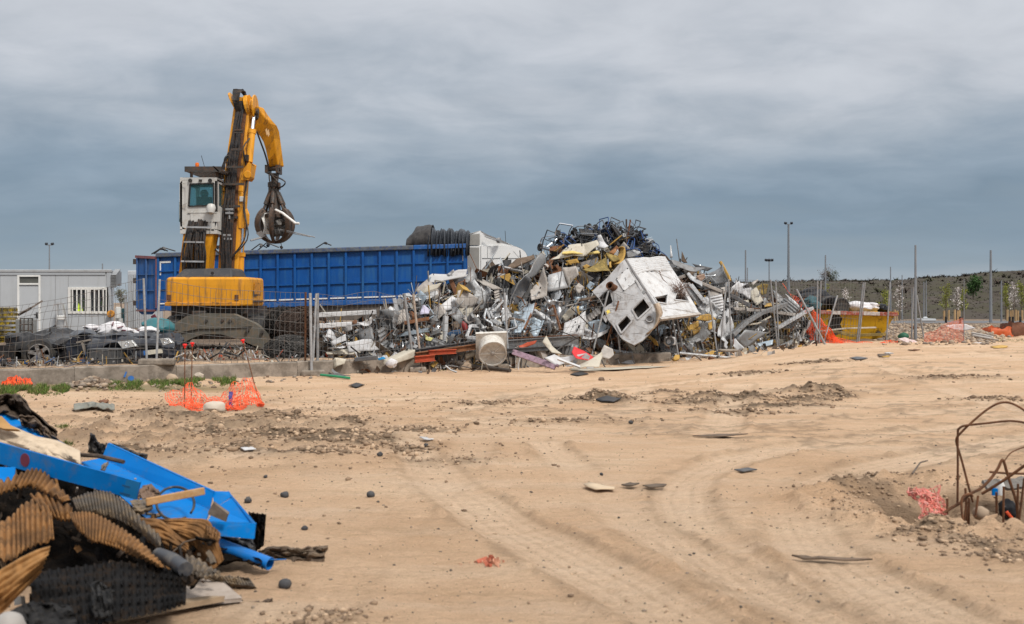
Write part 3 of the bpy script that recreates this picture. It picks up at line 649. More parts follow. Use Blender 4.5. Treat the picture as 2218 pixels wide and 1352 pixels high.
# ================================================================ trailer and tractor
def make_trailer():
    D = 38.0; TH = R(1.0)
    T = empty('tipping_trailer',P(340,0,D)*1.0+Vector((0,0,.4-P(340,0,D).z)),'long blue high sided scrap trailer with ribbed wall standing behind the yellow machine','trailer')
    A0,A1 = P(341,553,D),P(1009,533,D+.25); Z0,Z1 = P(341,662,D),P(1009,641,D+.25)
    wdt = Vector((0,2.5,0))
    def S(u,v,o=0.0):  # u along, v up from the bottom, o outwards
        a = Z0.lerp(Z1,u); b = A0.lerp(A1,u); return a.lerp(b,v) - Vector((0,o,0))
    m = MB()
    for off in (0.0,2.44):
        o = Vector((0,off,0)); m.hexa([S(0,0)+o,S(1,0)+o,S(1,0)+o+Vector((0,.06,0)),S(0,0)+o+Vector((0,.06,0)),S(0,1)+o,S(1,1)+o,S(1,1)+o+Vector((0,.06,0)),S(0,1)+o+Vector((0,.06,0))])
    m.hexa([S(1,0),S(1.004,0),S(1.004,0)+wdt,S(1,0)+wdt,S(1,1),S(1.004,1),S(1.004,1)+wdt,S(1,1)+wdt])
    m.hexa([S(0,-.03),S(1,-.03),S(1,-.03)+wdt,S(0,-.03)+wdt,S(0,.0),S(1,.0),S(1,0)+wdt,S(0,0)+wdt])
    body = m.build('body',blue_paint,T)
    nr = 18
    for k in range(nr+1):
        u = .004 + .992 * k / nr; m = MB()
        m.beam(S(u,-.03,.045),S(u,.97,.045),.09,.09,(1,0,0)); m.build('upright_rib',blue_paint,body,bevel=.01)
    m = MB()
    for v in (.33,.68):
        for k in range(nr): m.beam(S(.004+.992*k/nr,v,.03)+Vector((.046,0,0)),S(.004+.992*(k+1)/nr,v,.03)-Vector((.046,0,0)),.05,.05,(0,1,0))
    m.build('cross_rib',blue_paint,body)
    m = MB(); m.beam(S(-.003,1.0,.03),S(.83,1.0,.03),.22,.17,(0,1,0)); m.beam(S(-.003,1.0,.03)+wdt,S(1,1.0,.03)+wdt,.22,.15,(0,1,0)); m.build('top_rail',blue_rim,body,bevel=.03)
    m = MB(); m.beam(S(.83,1.0,.03),S(1.003,1.0,.03),.2,.17,(0,1,0)); m.beam(S(0,-.06,.02),S(1,-.06,.02),.14,.20,(0,1,0)); m.build('rail',mat('blue_rail',(.012,.09,.30),.45,0,.2,(.2,.2,.2),3,.4),body,bevel=.02)
    m = MB(); m.beam(S(.0,.035,.05),S(.55,.035,.05),.03,.05,(0,1,0)); m.beam(S(.55,.035,.05),S(1,.035,.05),.03,.05,(0,1,0)); m.build('white_edge',white_paint,body)
    def stripe(mm,u0,v0,u1,v1,w=.07): mm.beam(S(u0,v0,.012),S(u1,v1,.012),w,.01,(1,0,0) if abs(u1-u0) < .001 else (0,0,1))
    m = MB(); stripe(m,.009,.86,.043,.86); stripe(m,.009,.60,.009,.88); stripe(m,.955,.93,.992,.93); stripe(m,.992,.70,.992,.95); m.build('reflective_stripe',white_paint,body)
    # rear door standing open at the left end
    m = MB(); h0 = S(0,0); dv = Vector((-.93,.35,0)); up = S(0,1) - S(0,0)
    def Dq(u,v,o=0): return h0 + dv * u + up * v - Vector((.35,.93,0)) * o
    m.prism([Dq(0.02,.93),Dq(.97,.97),Dq(.97,-.1),Dq(.75,-.18),Dq(.25,-.18),Dq(.02,-.08)],(-.02,.07,0))
    dr = m.build('rear_door',mat('faded_blue',(.018,.085,.26),.5,0,.2,(.10,.13,.17),2.2,.6,streak=True),body)
    for u in (.06,.50,.94): m = MB(); m.beam(Dq(u,-.05,.03),Dq(u,.95,.03),.07,.06,(1,.2,0)); m.build('door_post',mat('faded_blue',None),dr)
    m = MB()
    for v in (.3,.62): m.beam(Dq(.06,v,.025),Dq(.94,v,.025),.05,.05,(0,0,1))
    m.build('door_rib',mat('faded_blue',None),dr)
    m = MB(); m.beam(Dq(0,.95,.04),Dq(1,.98,.04),.1,.09,(0,0,1)); m.beam(Dq(.0,-.05,.05),Dq(.0,.95,.05),.07,.07,(1,.2,0)); m.beam(Dq(.05,-.1,.04),Dq(.95,-.1,.04),.07,.1,(0,0,1)); m.build('door_frame',mat('faded_red',(.20,.075,.075),.6,0,.3,(.05,.06,.1),4,.6),dr)
    for v in (.05,.5,.88):
        m = MB(); m.box(Dq(1.03,v,.03),(.14,.12,.2)); m.build('hinge',steel_dark,dr)
    # chassis and wheels
    m = MB(); m.bx(S(.03,0)+Vector((0,.5,-.55)),S(.98,0)+Vector((0,.75,-.3))); m.bx(S(.03,0)+Vector((0,1.7,-.55)),S(.98,0)+Vector((0,1.95,-.3))); m.bx(S(.3,0)+Vector((0,.05,-.85)),S(.46,0)+Vector((0,.1,-.25))); m.bx(S(.50,0)+Vector((0,.05,-.75)),S(.78,0)+Vector((0,.12,-.25)))
    m.build('chassis',mat('dusty_chassis',(.13,.11,.095),.8,0,.3,(.05,.045,.04),3,.7),T)
    for u in (.12,.22,.32,.88):
        for off in (.02,2.1):
            m = MB(); c = S(u,0) + Vector((0,off,0)); c.z = .4 + .52
            m.lathe(c,(0,-1,0),[(.2,-.3),(.46,-.3),(.52,-.24),(.52,.0),(.46,.06),(.26,.05),(.2,-.02),(0,-.02)],18); m.build('wheel',rubber,T,smooth=True)
    # rolled back tarpaulin at the front
    m = MB(); u0,u1 = .875,1.012
    def tarp(u,v):
        uu = u0 + (u1-u0) * u; th = math.pi * v
        fold = .075 * math.sin(u*22*math.pi) * (.4+.6*abs(math.cos(th))) if u > .0 else 0
        c = S(uu,1.0) + Vector((0,1.25,0))
        fold += .09 * noise.fractal((u*5,v*4,3.3),1,2,3)
        return c + Vector((.02*math.sin(v*9)+.08*noise.noise((u*6,v*3,7)),-math.cos(th)*(1.36+fold),-.36+.10*noise.noise((u*14,2.2,v))+(math.sin(th) ** .5)*(1.12+fold*.8)*(1-.12*u*u)))
    m.grid(tarp,130,14); m.build('tarpaulin',mat('black_tarp',(.022,.026,.034),.55,0,.4,(.09,.10,.11),4,.5,.1),T,smooth=True,solid=.01)
    m = MB()
    def tarp2(u,v):
        uu = .805 + (.885-.805) * u; th = math.pi * v
        c = S(uu,1.0) + Vector((0,1.25,0)); k = noise.fractal((u*3,v*5,2.2),1,2,3)
        return c + Vector((0,-math.cos(th)*1.32+.08*k,.0+(math.sin(th) ** .6)*(.82+.1*u)*(.3+.7*min(1,(u+.12)*2.2))+.10*k))
    m.grid(tarp2,24,20); m.build('tarpaulin_flap',mat('tarp_flap',(.030,.027,.026),.6,0,.5,(.015,.015,.018),3,.8,.1),T,smooth=True,solid=.01)
    for k in range(7):
        m = MB(); px = (345,350,455,468,560,575,700)[k]; top = P(px,545-(.035*(px-345)),D+.5)
        m.tube([top-Vector((.3,0,.1)),top+Vector((.05,0,.12+.04*(k % 3))),top+Vector((.3+.2*(k % 2),.1,.02))],.025,5)
        m.box(top+Vector((.1,0,.1)),(.12,.1,.09),(k,k*.5,k*.3)); o = m.build('scrap_piece',black_plastic); tag(o,('bent black bar on the rear corner of the blue trailer rim','small black lump on the trailer rim beside the cab riser','dark block on the trailer rim between riser and boom','short rod on the trailer rim just left of the boom','bent rod on the trailer rim right of the boom','dark scrap on the trailer rim under the grab','tiny dark lump on the trailer rim halfway along')[k],'scrap piece')
make_trailer()
def make_tractor():
    D = 38.6
    T = empty('tractor_unit',(P(1075,0,D).x,D+1,.4),'white lorry cab with roof fairing coupled in front of the blue trailer','lorry')
    y0,y1 = D,D + 2.4
    m = MB(); prof = [(1012,556),(1118,532),(1130,540),(1140,550),(1144,565),(1145,700),(1010,700),(1010,535),(1060,535)]
    prof = [(1010,533),(1040,533),(1100,532),(1118,534),(1130,539),(1138,546),(1143,556),(1146,600),(1147,705),(1010,705)]
    m.prism([P(a,b,y0) for a,b in prof],(0,2.4,0)); lw = mat('lorry_white',(.74,.74,.73),.3,0,.04,(.55,.53,.5),1.2,.3,thr=.62,coat=.2); cabin = m.build('cab',lw,T,bevel=.12)
    m = MB(); m.prism([P(a,b,y0+.05) for a,b in ((1015,533),(1015,507),(1040,503),(1055,508),(1085,520),(1108,533))],(0,2.3,0)); f = m.build('roof_fairing',lw,cabin,bevel=.06)
    m = MB(); m.prism([P(a,b,y0-.02) for a,b in ((1014,531),(1014,509),(1039,506),(1039,531))],(0,.03,0)); m.prism([P(a,b,y0-.02) for a,b in ((1012,600),(1012,536),(1038,536),(1038,600))],(0,.03,0)); m.build('side_deflector',mat('deflector_grey',(.28,.27,.25),.6,0,.15),cabin)
    m = MB(); m.tube([P(1050,512,y0-.1),P(1078,522,y0-.2)],.025,6); m.lathe(P(1079,521,y0-.2),(1,-.3,0),[(0,-.05),(.09,-.05),(.11,.0),(.11,.08),(0,.08)],12); m.build('air_horn',galv,f)
    m = MB(); m.bx(P(1044,559,y0-.012),P(1141,560.5,y0+.01)); m.bx(P(1056,534,y0-.012),P(1056.6,559,y0+.01)); m.bx(P(1041,534,y0-.012),P(1042,700,y0+.01)); m.build('panel_gap',mat('gap_grey',(.2,.2,.2),.7),cabin)
    m = MB(); m.prism([P(a,b,y0-.02) for a,b in ((1092,572),(1138,566),(1142,600),(1088,600))],(0,.03,0)); m.build('side_window',glassy('tinted_glass',None),cabin)
    m = MB(); m.tube([P(1096,531,y0+.6),P(1094,500,y0+.6)],.01,4); m.build('antenna',rubber,cabin)
    for px in (1040,1120):
        m = MB(); c = P(px,0,y0+.1); c.z = .92; m.lathe(c,(0,-1,0),[(.2,-.3),(.46,-.3),(.52,-.24),(.52,.0),(.46,.06),(.2,-.02),(0,-.02)],18); m.build('wheel',rubber,T,smooth=True)
make_tractor()

# ================================================================ site office
def make_office():
    D = 38.0; z0 = .38
    def X(px): return P(px,0,D).x
    def Zp(py): return P(0,py,D).z
    H = empty('site_office',(X(110),D+1.2,z0),'pale grey portable office cabin with white door and barred window at the left edge','cabin')
    xl,xr = X(-70),X(240)
    g = mat('grey_panel',(.42,.44,.46),.5,0,.05,(.33,.34,.34),1.2,.4,streak=True)
    m = MB(); ztop = Zp(590)
    dx0,dx1,dz1 = X(38),X(88),Zp(596); wx0,wx1,wz0,wz1 = X(150),X(233),Zp(677),Zp(625)
    m.holed([[(xl,D,z0),(xr,D,z0),(xr,D,ztop),(xl,D,ztop)],[(dx0,D,z0+.02),(dx1,D,z0+.02),(dx1,D,dz1),(dx0,D,dz1)],[(wx0,D,wz0),(wx1,D,wz0),(wx1,D,wz1),(wx0,D,wz1)]],(0,.06,0))
    xb = xr - .85; m.hexa([(xr-.06,D+.06,z0),(xr,D+.06,z0),(xb,D+2.4,z0),(xb-.06,D+2.4,z0),(xr-.06,D+.06,ztop),(xr,D+.06,ztop),(xb,D+2.4,ztop),(xb-.06,D+2.4,ztop)]); m.bx((xl,D+.06,z0),(xl+.06,D+2.4,ztop)); m.bx((xl,D+2.34,z0),(xb-.07,D+2.4,ztop)); m.bx((xl+.06,D+.07,z0),(xb-.06,D+2.3,z0+.05))
    wall = m.build('wall',g,H)
    m = MB(); zr = Zp(584); m.hexa([(xl-.05,D-.05,ztop),(xr+.05,D-.05,ztop),(xb+.05,D+2.45,ztop),(xl-.05,D+2.45,ztop),(xl-.05,D-.05,zr),(xr+.05,D-.05,zr),(xb+.05,D+2.45,zr),(xl-.05,D+2.45,zr)]); m.build('roof',mat('roof_grey',(.36,.37,.38),.5,0,.1,(.26,.25,.24),2,.5),H,bevel=.02)
    m = MB(); m.bx((xl,D-.03,ztop-.1),(xr-.2,D-.002,ztop-.002)); m.bx((xr-.14,D-.03,z0),(xr+.02,D-.002,ztop-.002)); m.build('corner_profile',mat('profile_grey',(.36,.38,.40),.45,0,.06),wall)
    # panel joints
    m = MB()
    for px in (0,120,148,236): m.bx((X(px)-.006,D-.004,z0),(X(px)+.006,D+.0,ztop-.1))
    m.build('panel_joint',mat('gap_grey',None),wall)
    # door
    m = MB(); m.bx((dx0+.07,D+.01,z0+.03),(dx1-.07,D+.05,Zp(618))); door = m.build('door',mat('door_grey',(.43,.45,.47),.5,0,.05),H)
    m = MB()
    for a,b in (((dx0,z0),(dx0+.07,dz1)),((dx1-.07,z0),(dx1,dz1)),((dx0+.07,dz1-.06),(dx1-.07,dz1)),((dx0+.07,Zp(617)),(dx1-.07,Zp(613.5)))): m.bx((a[0],D-.03,a[1]),(b[0],D+.055,b[1]))
    m.build('door_frame',white_paint,door)
    m = MB(); m.bx((dx0+.07,D+.02,Zp(613.5)),(dx1-.07,D+.03,dz1-.06)); m.build('transom_window',mat('dull_glass',(.10,.10,.09),.15,0,.3),door)
    m = MB(); m.tube([(X(80),D-.01,Zp(682)),(X(80),D-.07,Zp(682)),(X(76),D-.07,Zp(682))],.022,6); m.box((X(80),D+.0,Zp(683)),(.07,.02,.22)); m.build('handle',black_plastic,door)
    # window
    m = MB()
    for a,b in (((wx0-.04,wz0-.05),(wx0+.06,wz1+.05)),((wx1-.06,wz0-.05),(wx1+.04,wz1+.05)),((wx0+.06,wz1-.05),(wx1-.06,wz1+.05)),((wx0+.06,wz0-.05),(wx1-.06,wz0+.05)),(((wx0+wx1)/2-.04,wz0+.05),((wx0+wx1)/2+.04,wz1-.05))): m.bx((a[0],D-.03,a[1]),(b[0],D+.07,b[1]))
    win = m.build('window',mat('cream_frame',(.66,.65,.62),.5,0,.08),H)
    m = MB(); m.bx((wx0,D+.05,wz0),(wx1,D+.058,wz1)); m.build('pane',glassy('office_glass',(.30,.33,.36)),win)
    for k in range(8):
        m = MB(); x = wx0 + .06 + (wx1-wx0-.12) * (k+.5) / 8; m.bx((x-.022,D-.06,wz0-.03),(x+.022,D-.03,wz1+.03)); m.build('bar',mat('cream_frame',None),win)
    m = MB(); m.bx((xl+.1,D+.9,z0+.05),(xr-.5,D+.92,ztop-.05)); m.build('shade_backing',mat('room_shade',(.02,.022,.03),.9),H)  # near black sheet added so the room looks unlit through the window
    o = MB().lathe((X(171),D+.25,wz0+.05),(0,0,1),[(.0,.0),(.24,.0),(.2,.3),(.10,.5),(0,.55)],10).build('safety_vest',mat('hi_vis_yellow',(.65,.85,.05),.6,0,.1),smooth=True); tag(o,'bright yellow safety vest seen through the barred office window','vest')
    o = MB().blob((X(177),D+.45,wz0+.75),(.2,.2,.38),.3,2).build('white_bag',white_paint,smooth=True); tag(o,'white bag standing behind the barred office window','bag')
    o = MB().blob((X(219),D+.3,wz0+.2),(.14,.14,.3),.3,2).build('green_jacket',mat('hi_vis_green',(.35,.5,.05),.7),smooth=True); tag(o,'green jacket behind the right half of the office window','jacket')
    # roof louvre and lamp box
    m = MB(); lx = X(251)
    for k in range(9): m.box((lx-.07,D+.15,Zp(590+k*3.2)),(.2,.5,.035),(.5,0,0))
    m.bx((lx-.13,D+.3,Zp(619)),(lx+.02,D+.5,Zp(588))); m.build('louvre_box',mat('louvre_grey',(.25,.26,.27),.5,.2),H)
    m = MB(); m.lathe((X(243),D-.12,Zp(680)),(0,-1,.2),[(0,-.08),(.12,-.08),(.15,.0),(.13,.06),(0,.06)],12); m.build('meter_box',yellow_dirty,H,smooth=True)
make_office()
# ================================================================ kerb wall, fences
def wpt(px,off=0.0):
    k = (px-1109) / F; y = (26.55+off) / (1-.555*k); return Vector((k*y,y,0))
def make_wall():
    m = MB(); cuts = [-260,-60,160,380,640,905]
    for i,(a,b) in enumerate(zip(cuts[:-1],cuts[1:])):
        m = MB(); p0,p1 = wpt(a+.3),wpt(b-.3); n = Vector((.485,-.874,0)); zt = .34 + .012 * (i % 3)
        N = 24
        def fn(u,v,p0=p0,p1=p1,zt=zt):
            p = p0.lerp(p1,u)
            prof = [(.15,-.35),(.15,zt-.02),(.13,zt),(-.13,zt),(-.15,zt-.02),(-.15,0)]
            o,z = prof[round(v*5)]
            k = noise.fractal((p.x*2.3,p.y*2.3,z*3+5),1,2,3)
            return p + n * (o+.012*k) + Vector((0,0,z+.015*k*(z > .2)))
        m.grid(fn,N,5); o = m.build('kerb_wall',concrete)
        tag(o,('low concrete kerb wall section running out of the frame at the far left','low concrete kerb wall section under the crushed car with the silver wheel','low concrete kerb wall section with blue paint marks under the leaning grey posts','low concrete kerb wall section behind the orange netting and red caps','stained low concrete kerb wall section under the bundle of fence posts')[i],'kerb wall','low concrete kerb sections')
    p = wpt(283); n = Vector((.485,-.874,0)); bl = mat('blue_marker_paint',(.03,.12,.35),.8,0,.4)
    p = wpt(268); m = MB(); m.prism([p+n*.172+Vector((.07*a,.04*a,.12+b)) for a,b in ((-.4,0),(.1,0),(.6,.12),(.2,.12))],n*.004)
    p = wpt(281); m.prism([p+n*.172+Vector((.06*math.cos(a*.785),.033*math.cos(a*.785),.09+.06*math.sin(a*.785))) for a in range(8)],n*.004)
    o = m.build('paint_mark',bl); tag(o,'two small blue paint marks sprayed on the concrete kerb wall','paint mark')
    # long rough footing under the middle of the heap
    m = MB(); p0,p1 = wpt(1090,.1),wpt(1445,.1)
    def fn2(u,v):
        p = p0.lerp(p1,u); prof = [(.2,-.4),(.2,.26),(.15,.3),(-.2,.3)]; o,z = prof[round(v*3)]
        k = noise.fractal((p.x*2.3,p.y*2.3,z*3+9),1,2,3); return p + n * (o+.04*k) + Vector((0,0,z+.03*k))
    m.grid(fn2,40,3); o = m.build('kerb_wall',concrete); tag(o,'broken concrete footing at the foot of the heap behind the red sheet','kerb wall','low concrete kerb sections')
    # loose concrete feet of the fence
    for i,(px,py,off,w) in enumerate(((340,790,-.06,.78),(678,808,-.25,.55),(905,800,-.3,.42),(1082,788,-.2,.5))):
        p = wpt(px,off); z = p.z = .35 if i == 0 else gz(p.x,p.y) - .02
        m = MB(); h = .15
        m.box((p.x,p.y,z+h/2),(w,.24,h),(0,0,R(8))); o = m.build('concrete_block',concrete,bevel=.04)
        tag(o,('pale concrete fence foot lying on top of the kerb wall','concrete fence foot under the bundle of four posts','sandy concrete fence foot by the thick leaning post','concrete fence foot beside the white fan')[i],'fence foot','concrete fence feet')
make_wall()

def post_mb(top,base,d,r=.026,ext=.05):
    a,b = P(*base,d),P(*top,d+.0)
    m = MB(); m.tube([a-(b-a).normalized()*ext,b],r,8); return m,a,b
def wires(a0,b0,a1,b1,seed,warp=.05,sag=0.0,pitch=.125,rows=8,lo=.04,hi=.99,r=.0042,gap=0.0,tear=0.0):
    r = r * 1.1
    m = MB(); Ln = (a1-a0).length; nv = max(4,int(Ln/pitch))
    def q(u,v):
        p = a0.lerp(a1,u).lerp(b0.lerp(b1,u),v)
        k = noise.noise((u*3.2+seed,v*2.2,seed*1.7)); k2 = noise.noise((u*4+seed*2,v*3,seed*.7+9)); k3 = noise.noise((u*2.3+seed,4.4,v*1.5))
        e = math.sin(math.pi*min(1,max(0,u)))
        return p + Vector((k2*warp*.9*e,k*warp*2.4*e,(k3*warp*1.6-sag*v)*e))
    for i in range(nv+1):
        u = i / nv
        if random.random() < tear: continue
        m.tube([q(u,lo+(hi-lo)*j/7) for j in range(8)],r,3,False)
    for j in range(rows+1):
        v = lo + (hi-lo) * j / rows
        if random.random() < tear: continue
        m.tube([q(i/14,v) for i in range(15)],r*1.1,3,False)
    return m
def panel(label,p0,p1,group='wire mesh fence panels along the yard edge',seed=1,pm=(galv,galv),mesh=True,r=.026,**kw):
    """p0, p1: (top px, top py, base px, base py, d)"""
    d0 = p0[4]; c = P((p0[2]+p1[2])/2,(p0[3]+p1[3])/2,(p0[4]+p1[4])/2)
    T = empty('mesh_fence_panel',c,label,'fence panel',group); ab = []
    for p,mm in ((p0,pm[0]),(p1,pm[1])):
        m,a,b = post_mb(p[:2],p[2:4],p[4],r); ab.append((a,b))
        if mm: m.build('post',mm,T,smooth=True)
    w = wires(ab[0][0],ab[0][1],ab[1][0],ab[1][1],seed,**kw); w.build('wire_mesh',wire_m,T)
    return T
def fd(px,off=-.02): return wpt(px,off).y
panel('sagging wire mesh fence panel in front of the crushed cars at the left edge',(-70,665,-80,800,fd(-80)),(311,603,318,783,fd(318)),seed=2,warp=.10,sag=.12,pm=(galv,galv))
panel('wire mesh fence panel in front of the yellow machine',(346,605,339,783,fd(339)),(662,633,661,815,fd(661)),seed=5,warp=.05,sag=.05,pm=(galv,rust))
panel('buckled wire mesh fence panel between the post bundle and the thick leaning post',(688,635,688,806,fd(688)),(876,636,897,797,fd(890)),seed=9,warp=.16,sag=.10,pm=(galv,galv),r=.034)
panel('wire mesh fence panel behind the white fan',(895,637,913,796,fd(905)),(1093,634,1101,784,fd(1098)),seed=12,warp=.08,pm=(mat('flaky_post',(.36,.30,.25),.7,.1,.3,RUST,4,.6),galv),sag=.08,r=.030)
panel('torn wire mesh fence panel crossing the middle of the heap',(1103,634,1103,784,fd(1103)),(1318,630,1283,766,fd(1300)),seed=15,warp=.2,sag=.18,pm=(None,galv),tear=.1)
panel('crumpled wire mesh fence panel in front of the toppled white booth',(1328,632,1345,780,fd(1337)),(1448,635,1469,770,fd(1460)),seed=19,warp=.22,sag=.25)
panel('wire mesh fence panel right of the toppled white booth',(1456,645,1481,762,fd(1470,.2)),(1535,630,1553,762,fd(1545)),seed=22,warp=.12,sag=.1)
panel('upright wire mesh fence panel in front of the grey sheets',(1578,605,1584,755,fd(1582)),(1669,606,1684,750,fd(1676)),seed=25,warp=.06)
panel('wire mesh fence panel on the left end of the yellow skip',(1680,608,1687,750,fd(1686)),(1771,608,1769,746,fd(1770)),seed=28,warp=.05)
panel('wire mesh fence panel in front of the yellow skip',(1778,608,1774,746,fd(1777)),(1870,612,1856,742,fd(1862)),seed=31,warp=.05)
panel('wire mesh fence panel between the skip and the tall bare pole',(1928,612,1920,740,fd(1923)),(1979,622,1974,742,fd(1978)),seed=34,warp=.03,sag=.03,pitch=.14)
def lone(label,p,mm=galv,r=.026,group='loose fence posts'):
    m,a,b = post_mb(p[:2],p[2:4],p[4],r); o = m.build('fence_post',mm,smooth=True); tag(o,label,'fence post',group)
lone('straight grey post in the middle of the four post bundle',(672,635,675,820,fd(672,-.25)),r=.034)
lone('slanting grey post of the bundle right of the machine',(685,636,677,806,fd(680,-.1)))
lone('short thin post leaning left over the white booth',(1388,645,1350,722,fd(1370)),r=.03)
lone('rusty thin bar leaning through the torn mesh left of the booth',(1340,652,1312,752,fd(1325)),rust,.022)
lone('grey post leaning left in front of the tall white sheet',(1573,612,1560,762,fd(1567,-.1)))
lone('silver post leaning far left beside the orange netting',(1725,627,1789,750,fd(1757,-.6)),r=.036)
lone('grey post leaning right behind the yellow skip end',(1814,640,1786,735,fd(1800,-.1)))
lone('bent post leaning in front of the dark end of the skip',(1874,612,1860,742,fd(1867,-.2)))
lone('slanting stay post right of the tall bare pole',(1986,640,2003,745,fd(1995,-.1)))
lone('steel bar lying flat on the ground at the foot of the heap',(1472,765,1616,779,fd(1540,-1.0)),r=.04)

# ================================================================ crushed cars
carblack = mat('car_navy',(.008,.010,.017),.28,.2,.5,(.06,.06,.065),3,.4,.15,9,coat=.3)
carblack2 = mat('car_black',(.008,.008,.010),.35,.2,.5,(.07,.06,.055),3.2,.5,.15,9,coat=.2)
def crumpled(m,c,size,amp,fr,seed,n=(26,16,12),rot=0):
    """a squashed box surface with folds"""
    bm = bmesh.new(); bmesh.ops.create_cube(bm,size=2)
    bmesh.ops.subdivide_edges(bm,edges=bm.edges[:],cuts=11,use_grid_fill=True)
    mt = Matrix.Rotation(rot,3,'Z'); vs = []; idx = {}
    for i,v in enumerate(bm.verts):
        p = v.co.copy(); q = Vector((p.x*(1-.12*p.z ** 2),p.y,p.z))
        w = Vector((q.x*size[0]/2,q.y*size[1]/2,q.z*size[2]/2))
        k = Vector((noise.fractal(w*fr+Vector((seed,0,0)),1,2.1,4),noise.fractal(w*fr+Vector((0,seed,7)),1,2.1,4),noise.fractal(w*fr+Vector((3,5,seed)),1,2.1,4)))
        r_ = abs(noise.noise(w*fr*1.6+Vector((seed*2,1,1))))
        w += k * amp - Vector((0,0,r_*amp*.9)); idx[v] = i; vs.append(Vector(c)+mt @ w)
    m.add(vs,[tuple(idx[v] for v in f.verts) for f in bm.faces]); bm.free()
def alloy(m,c,ax,r):
    ax = Vector(ax).normalized()
    m.lathe(c,ax,[(r*.98,-.06),(r,.0),(r*.9,.03),(r*.86,-.02)],24); m.lathe(c,ax,[(0,.03),(r*.22,.03),(r*.25,-.02)],14)
    a = ax.orthogonal().normalized(); b = ax.cross(a)
    for k in range(6):
        g = 2 * math.pi * k / 6; v = a * math.cos(g) + b * math.sin(g); m.beam(Vector(c)+v*r*.15,Vector(c)+v*r*.93,r*.24,.05,ax.cross(v),r*.36)
def wreck():
    d = 23.6; z = .36
    T = empty('crushed_car',P(135,785,d),'flattened black car with a bare silver alloy wheel at its left end','wrecked car','flattened cars behind the kerb')
    m = MB(); c = P(140,752,d+.8); crumpled(m,c,(2.2,1.8,.75),.22,1.9,3.3)
    m.build('body',carblack2,T,smooth=True,angle=25)
    m = MB(); m.grid(lambda u,v: P(62+150*u,728+14*math.sin(u*5)-6*v+30*(u-.4) ** 2,d-.1+1.2*v)+Vector((0,0,.13*noise.fractal((u*4,v*3,1),1,2,4))),26,10)
    m.build('roof_panel',carblack,T,smooth=True,solid=.012,angle=25)
    m = MB(); m.grid(lambda u,v: P(95+115*u,745+40*v+8*noise.noise((u*3,v*3,8)),d-.3+.24*noise.fractal((u*4,v*3,5),1,2,4)),24,12); m.build('door',carblack2,T,smooth=True,solid=.012,angle=25)
    m = MB(); m.lathe(P(84,768,d-.42),(.25,-1,.05),[(.31,-.1),(.36,-.06),(.37,.0),(.33,.05),(.26,.05)],24); w_ = m.build('tyre',rubber,T,smooth=True)
    m = MB(); alloy(m,P(84,768,d-.46),(.25,-1,.05),.25); m.build('rim',mat('alloy',(.26,.25,.24),.5,.5,.3,(.09,.07,.055),6,.9,thr=.48),w_)
    m = MB(); m.lathe(P(49,770,d-.2),(.1,-1,.05),[(.16,-.1),(.28,-.1),(.32,-.05),(.32,.05),(.26,.08),(.16,.08)],20); m.build('tyre',rubber,T,smooth=True)
    for a in ((178,740,186,768,.05),(166,742,196,736,.04)): m = MB(); m.beam(P(a[0],a[1],d-.45),P(a[2],a[3],d-.45),a[4],.05); m.build('torn_strip',mat('dusty_trim',(.22,.19,.16),.8,0,.3),T)
    d = 23.1
    T = empty('crushed_car',P(280,788,d),'flattened navy car showing its two headlights and number plate under white sacks','wrecked car','flattened cars behind the kerb')
    m = MB(); crumpled(m,P(280,752,d+1.1),(2.15,1.9,.62),.15,1.7,8.1); m.build('body',carblack,T,smooth=True,angle=25)
    m = MB(); m.grid(lambda u,v: P(188+190*u,730-9*math.sin(u*3.1)+26*v*v,d+.55-.75*v)+Vector((0,.0,.09*noise.fractal((u*5,v*3,3),1,2,4))),30,12); m.build('bonnet',carblack,T,smooth=True,solid=.012,angle=25)
    # bumper: swept bar
    m = MB()
    def bump(u,v):
        px = 255 + 127 * u; bow = (u-.55); y = 757 + 30 * v
        return P(px,y,d-.42+1.2*bow*bow*(1.6 if u > .5 else .5)+.12*abs(v-.45) ** 1.5+.03*noise.fractal((u*5,v*4,2),1,2,3))
    m.grid(bump,30,10); m.build('bumper',mat('bumper_navy',(.012,.016,.028),.4,0,.3,(.10,.085,.07),4,.5,coat=.2),T,smooth=True,solid=.03)
    hl = mat('headlight',(.62,.63,.62),.12,.3,.25,(.25,.23,.2),7,.6)
    for q in ([(258,742),(283,739),(293,750),(266,753)],[(349,735),(362,734),(371,742),(354,746)]):
        m = MB(); m.prism([P(a,b,d-.5) for a,b in q],(0,.1,0)); h = m.build('headlight',hl,T,bevel=.02)
        m = MB(); m.lathe(P(sum(a for a,b in q)/4,sum(b for a,b in q)/4,d-.5),(0,-1,0),[(0,-.02),(.05,.01),(.06,.0)],10); m.build('lamp_bowl',chrome,h,smooth=True)
    m = MB(); m.beam(P(311,765,d-.53),P(352,760,d-.42),.10,.012,(0,0,1)); pl = m.build('number_plate',mat('plate_cream',(.62,.58,.48),.5,0,.15,(.25,.2,.15),8,.4),T)
    m = MB(); m.beam(P(311,765,d-.545),P(315,764.5,d-.535),.10,.008,(0,0,1)); m.build('blue_band',mat('blue_marker_paint',None),pl)
    m = MB(); m.grid(lambda u,v: P(295+55*u,745+13*v,d-.36+.05*math.sin(v*20)),6,12); m.build('grille',black_plastic,T,solid=.02)
wreck()
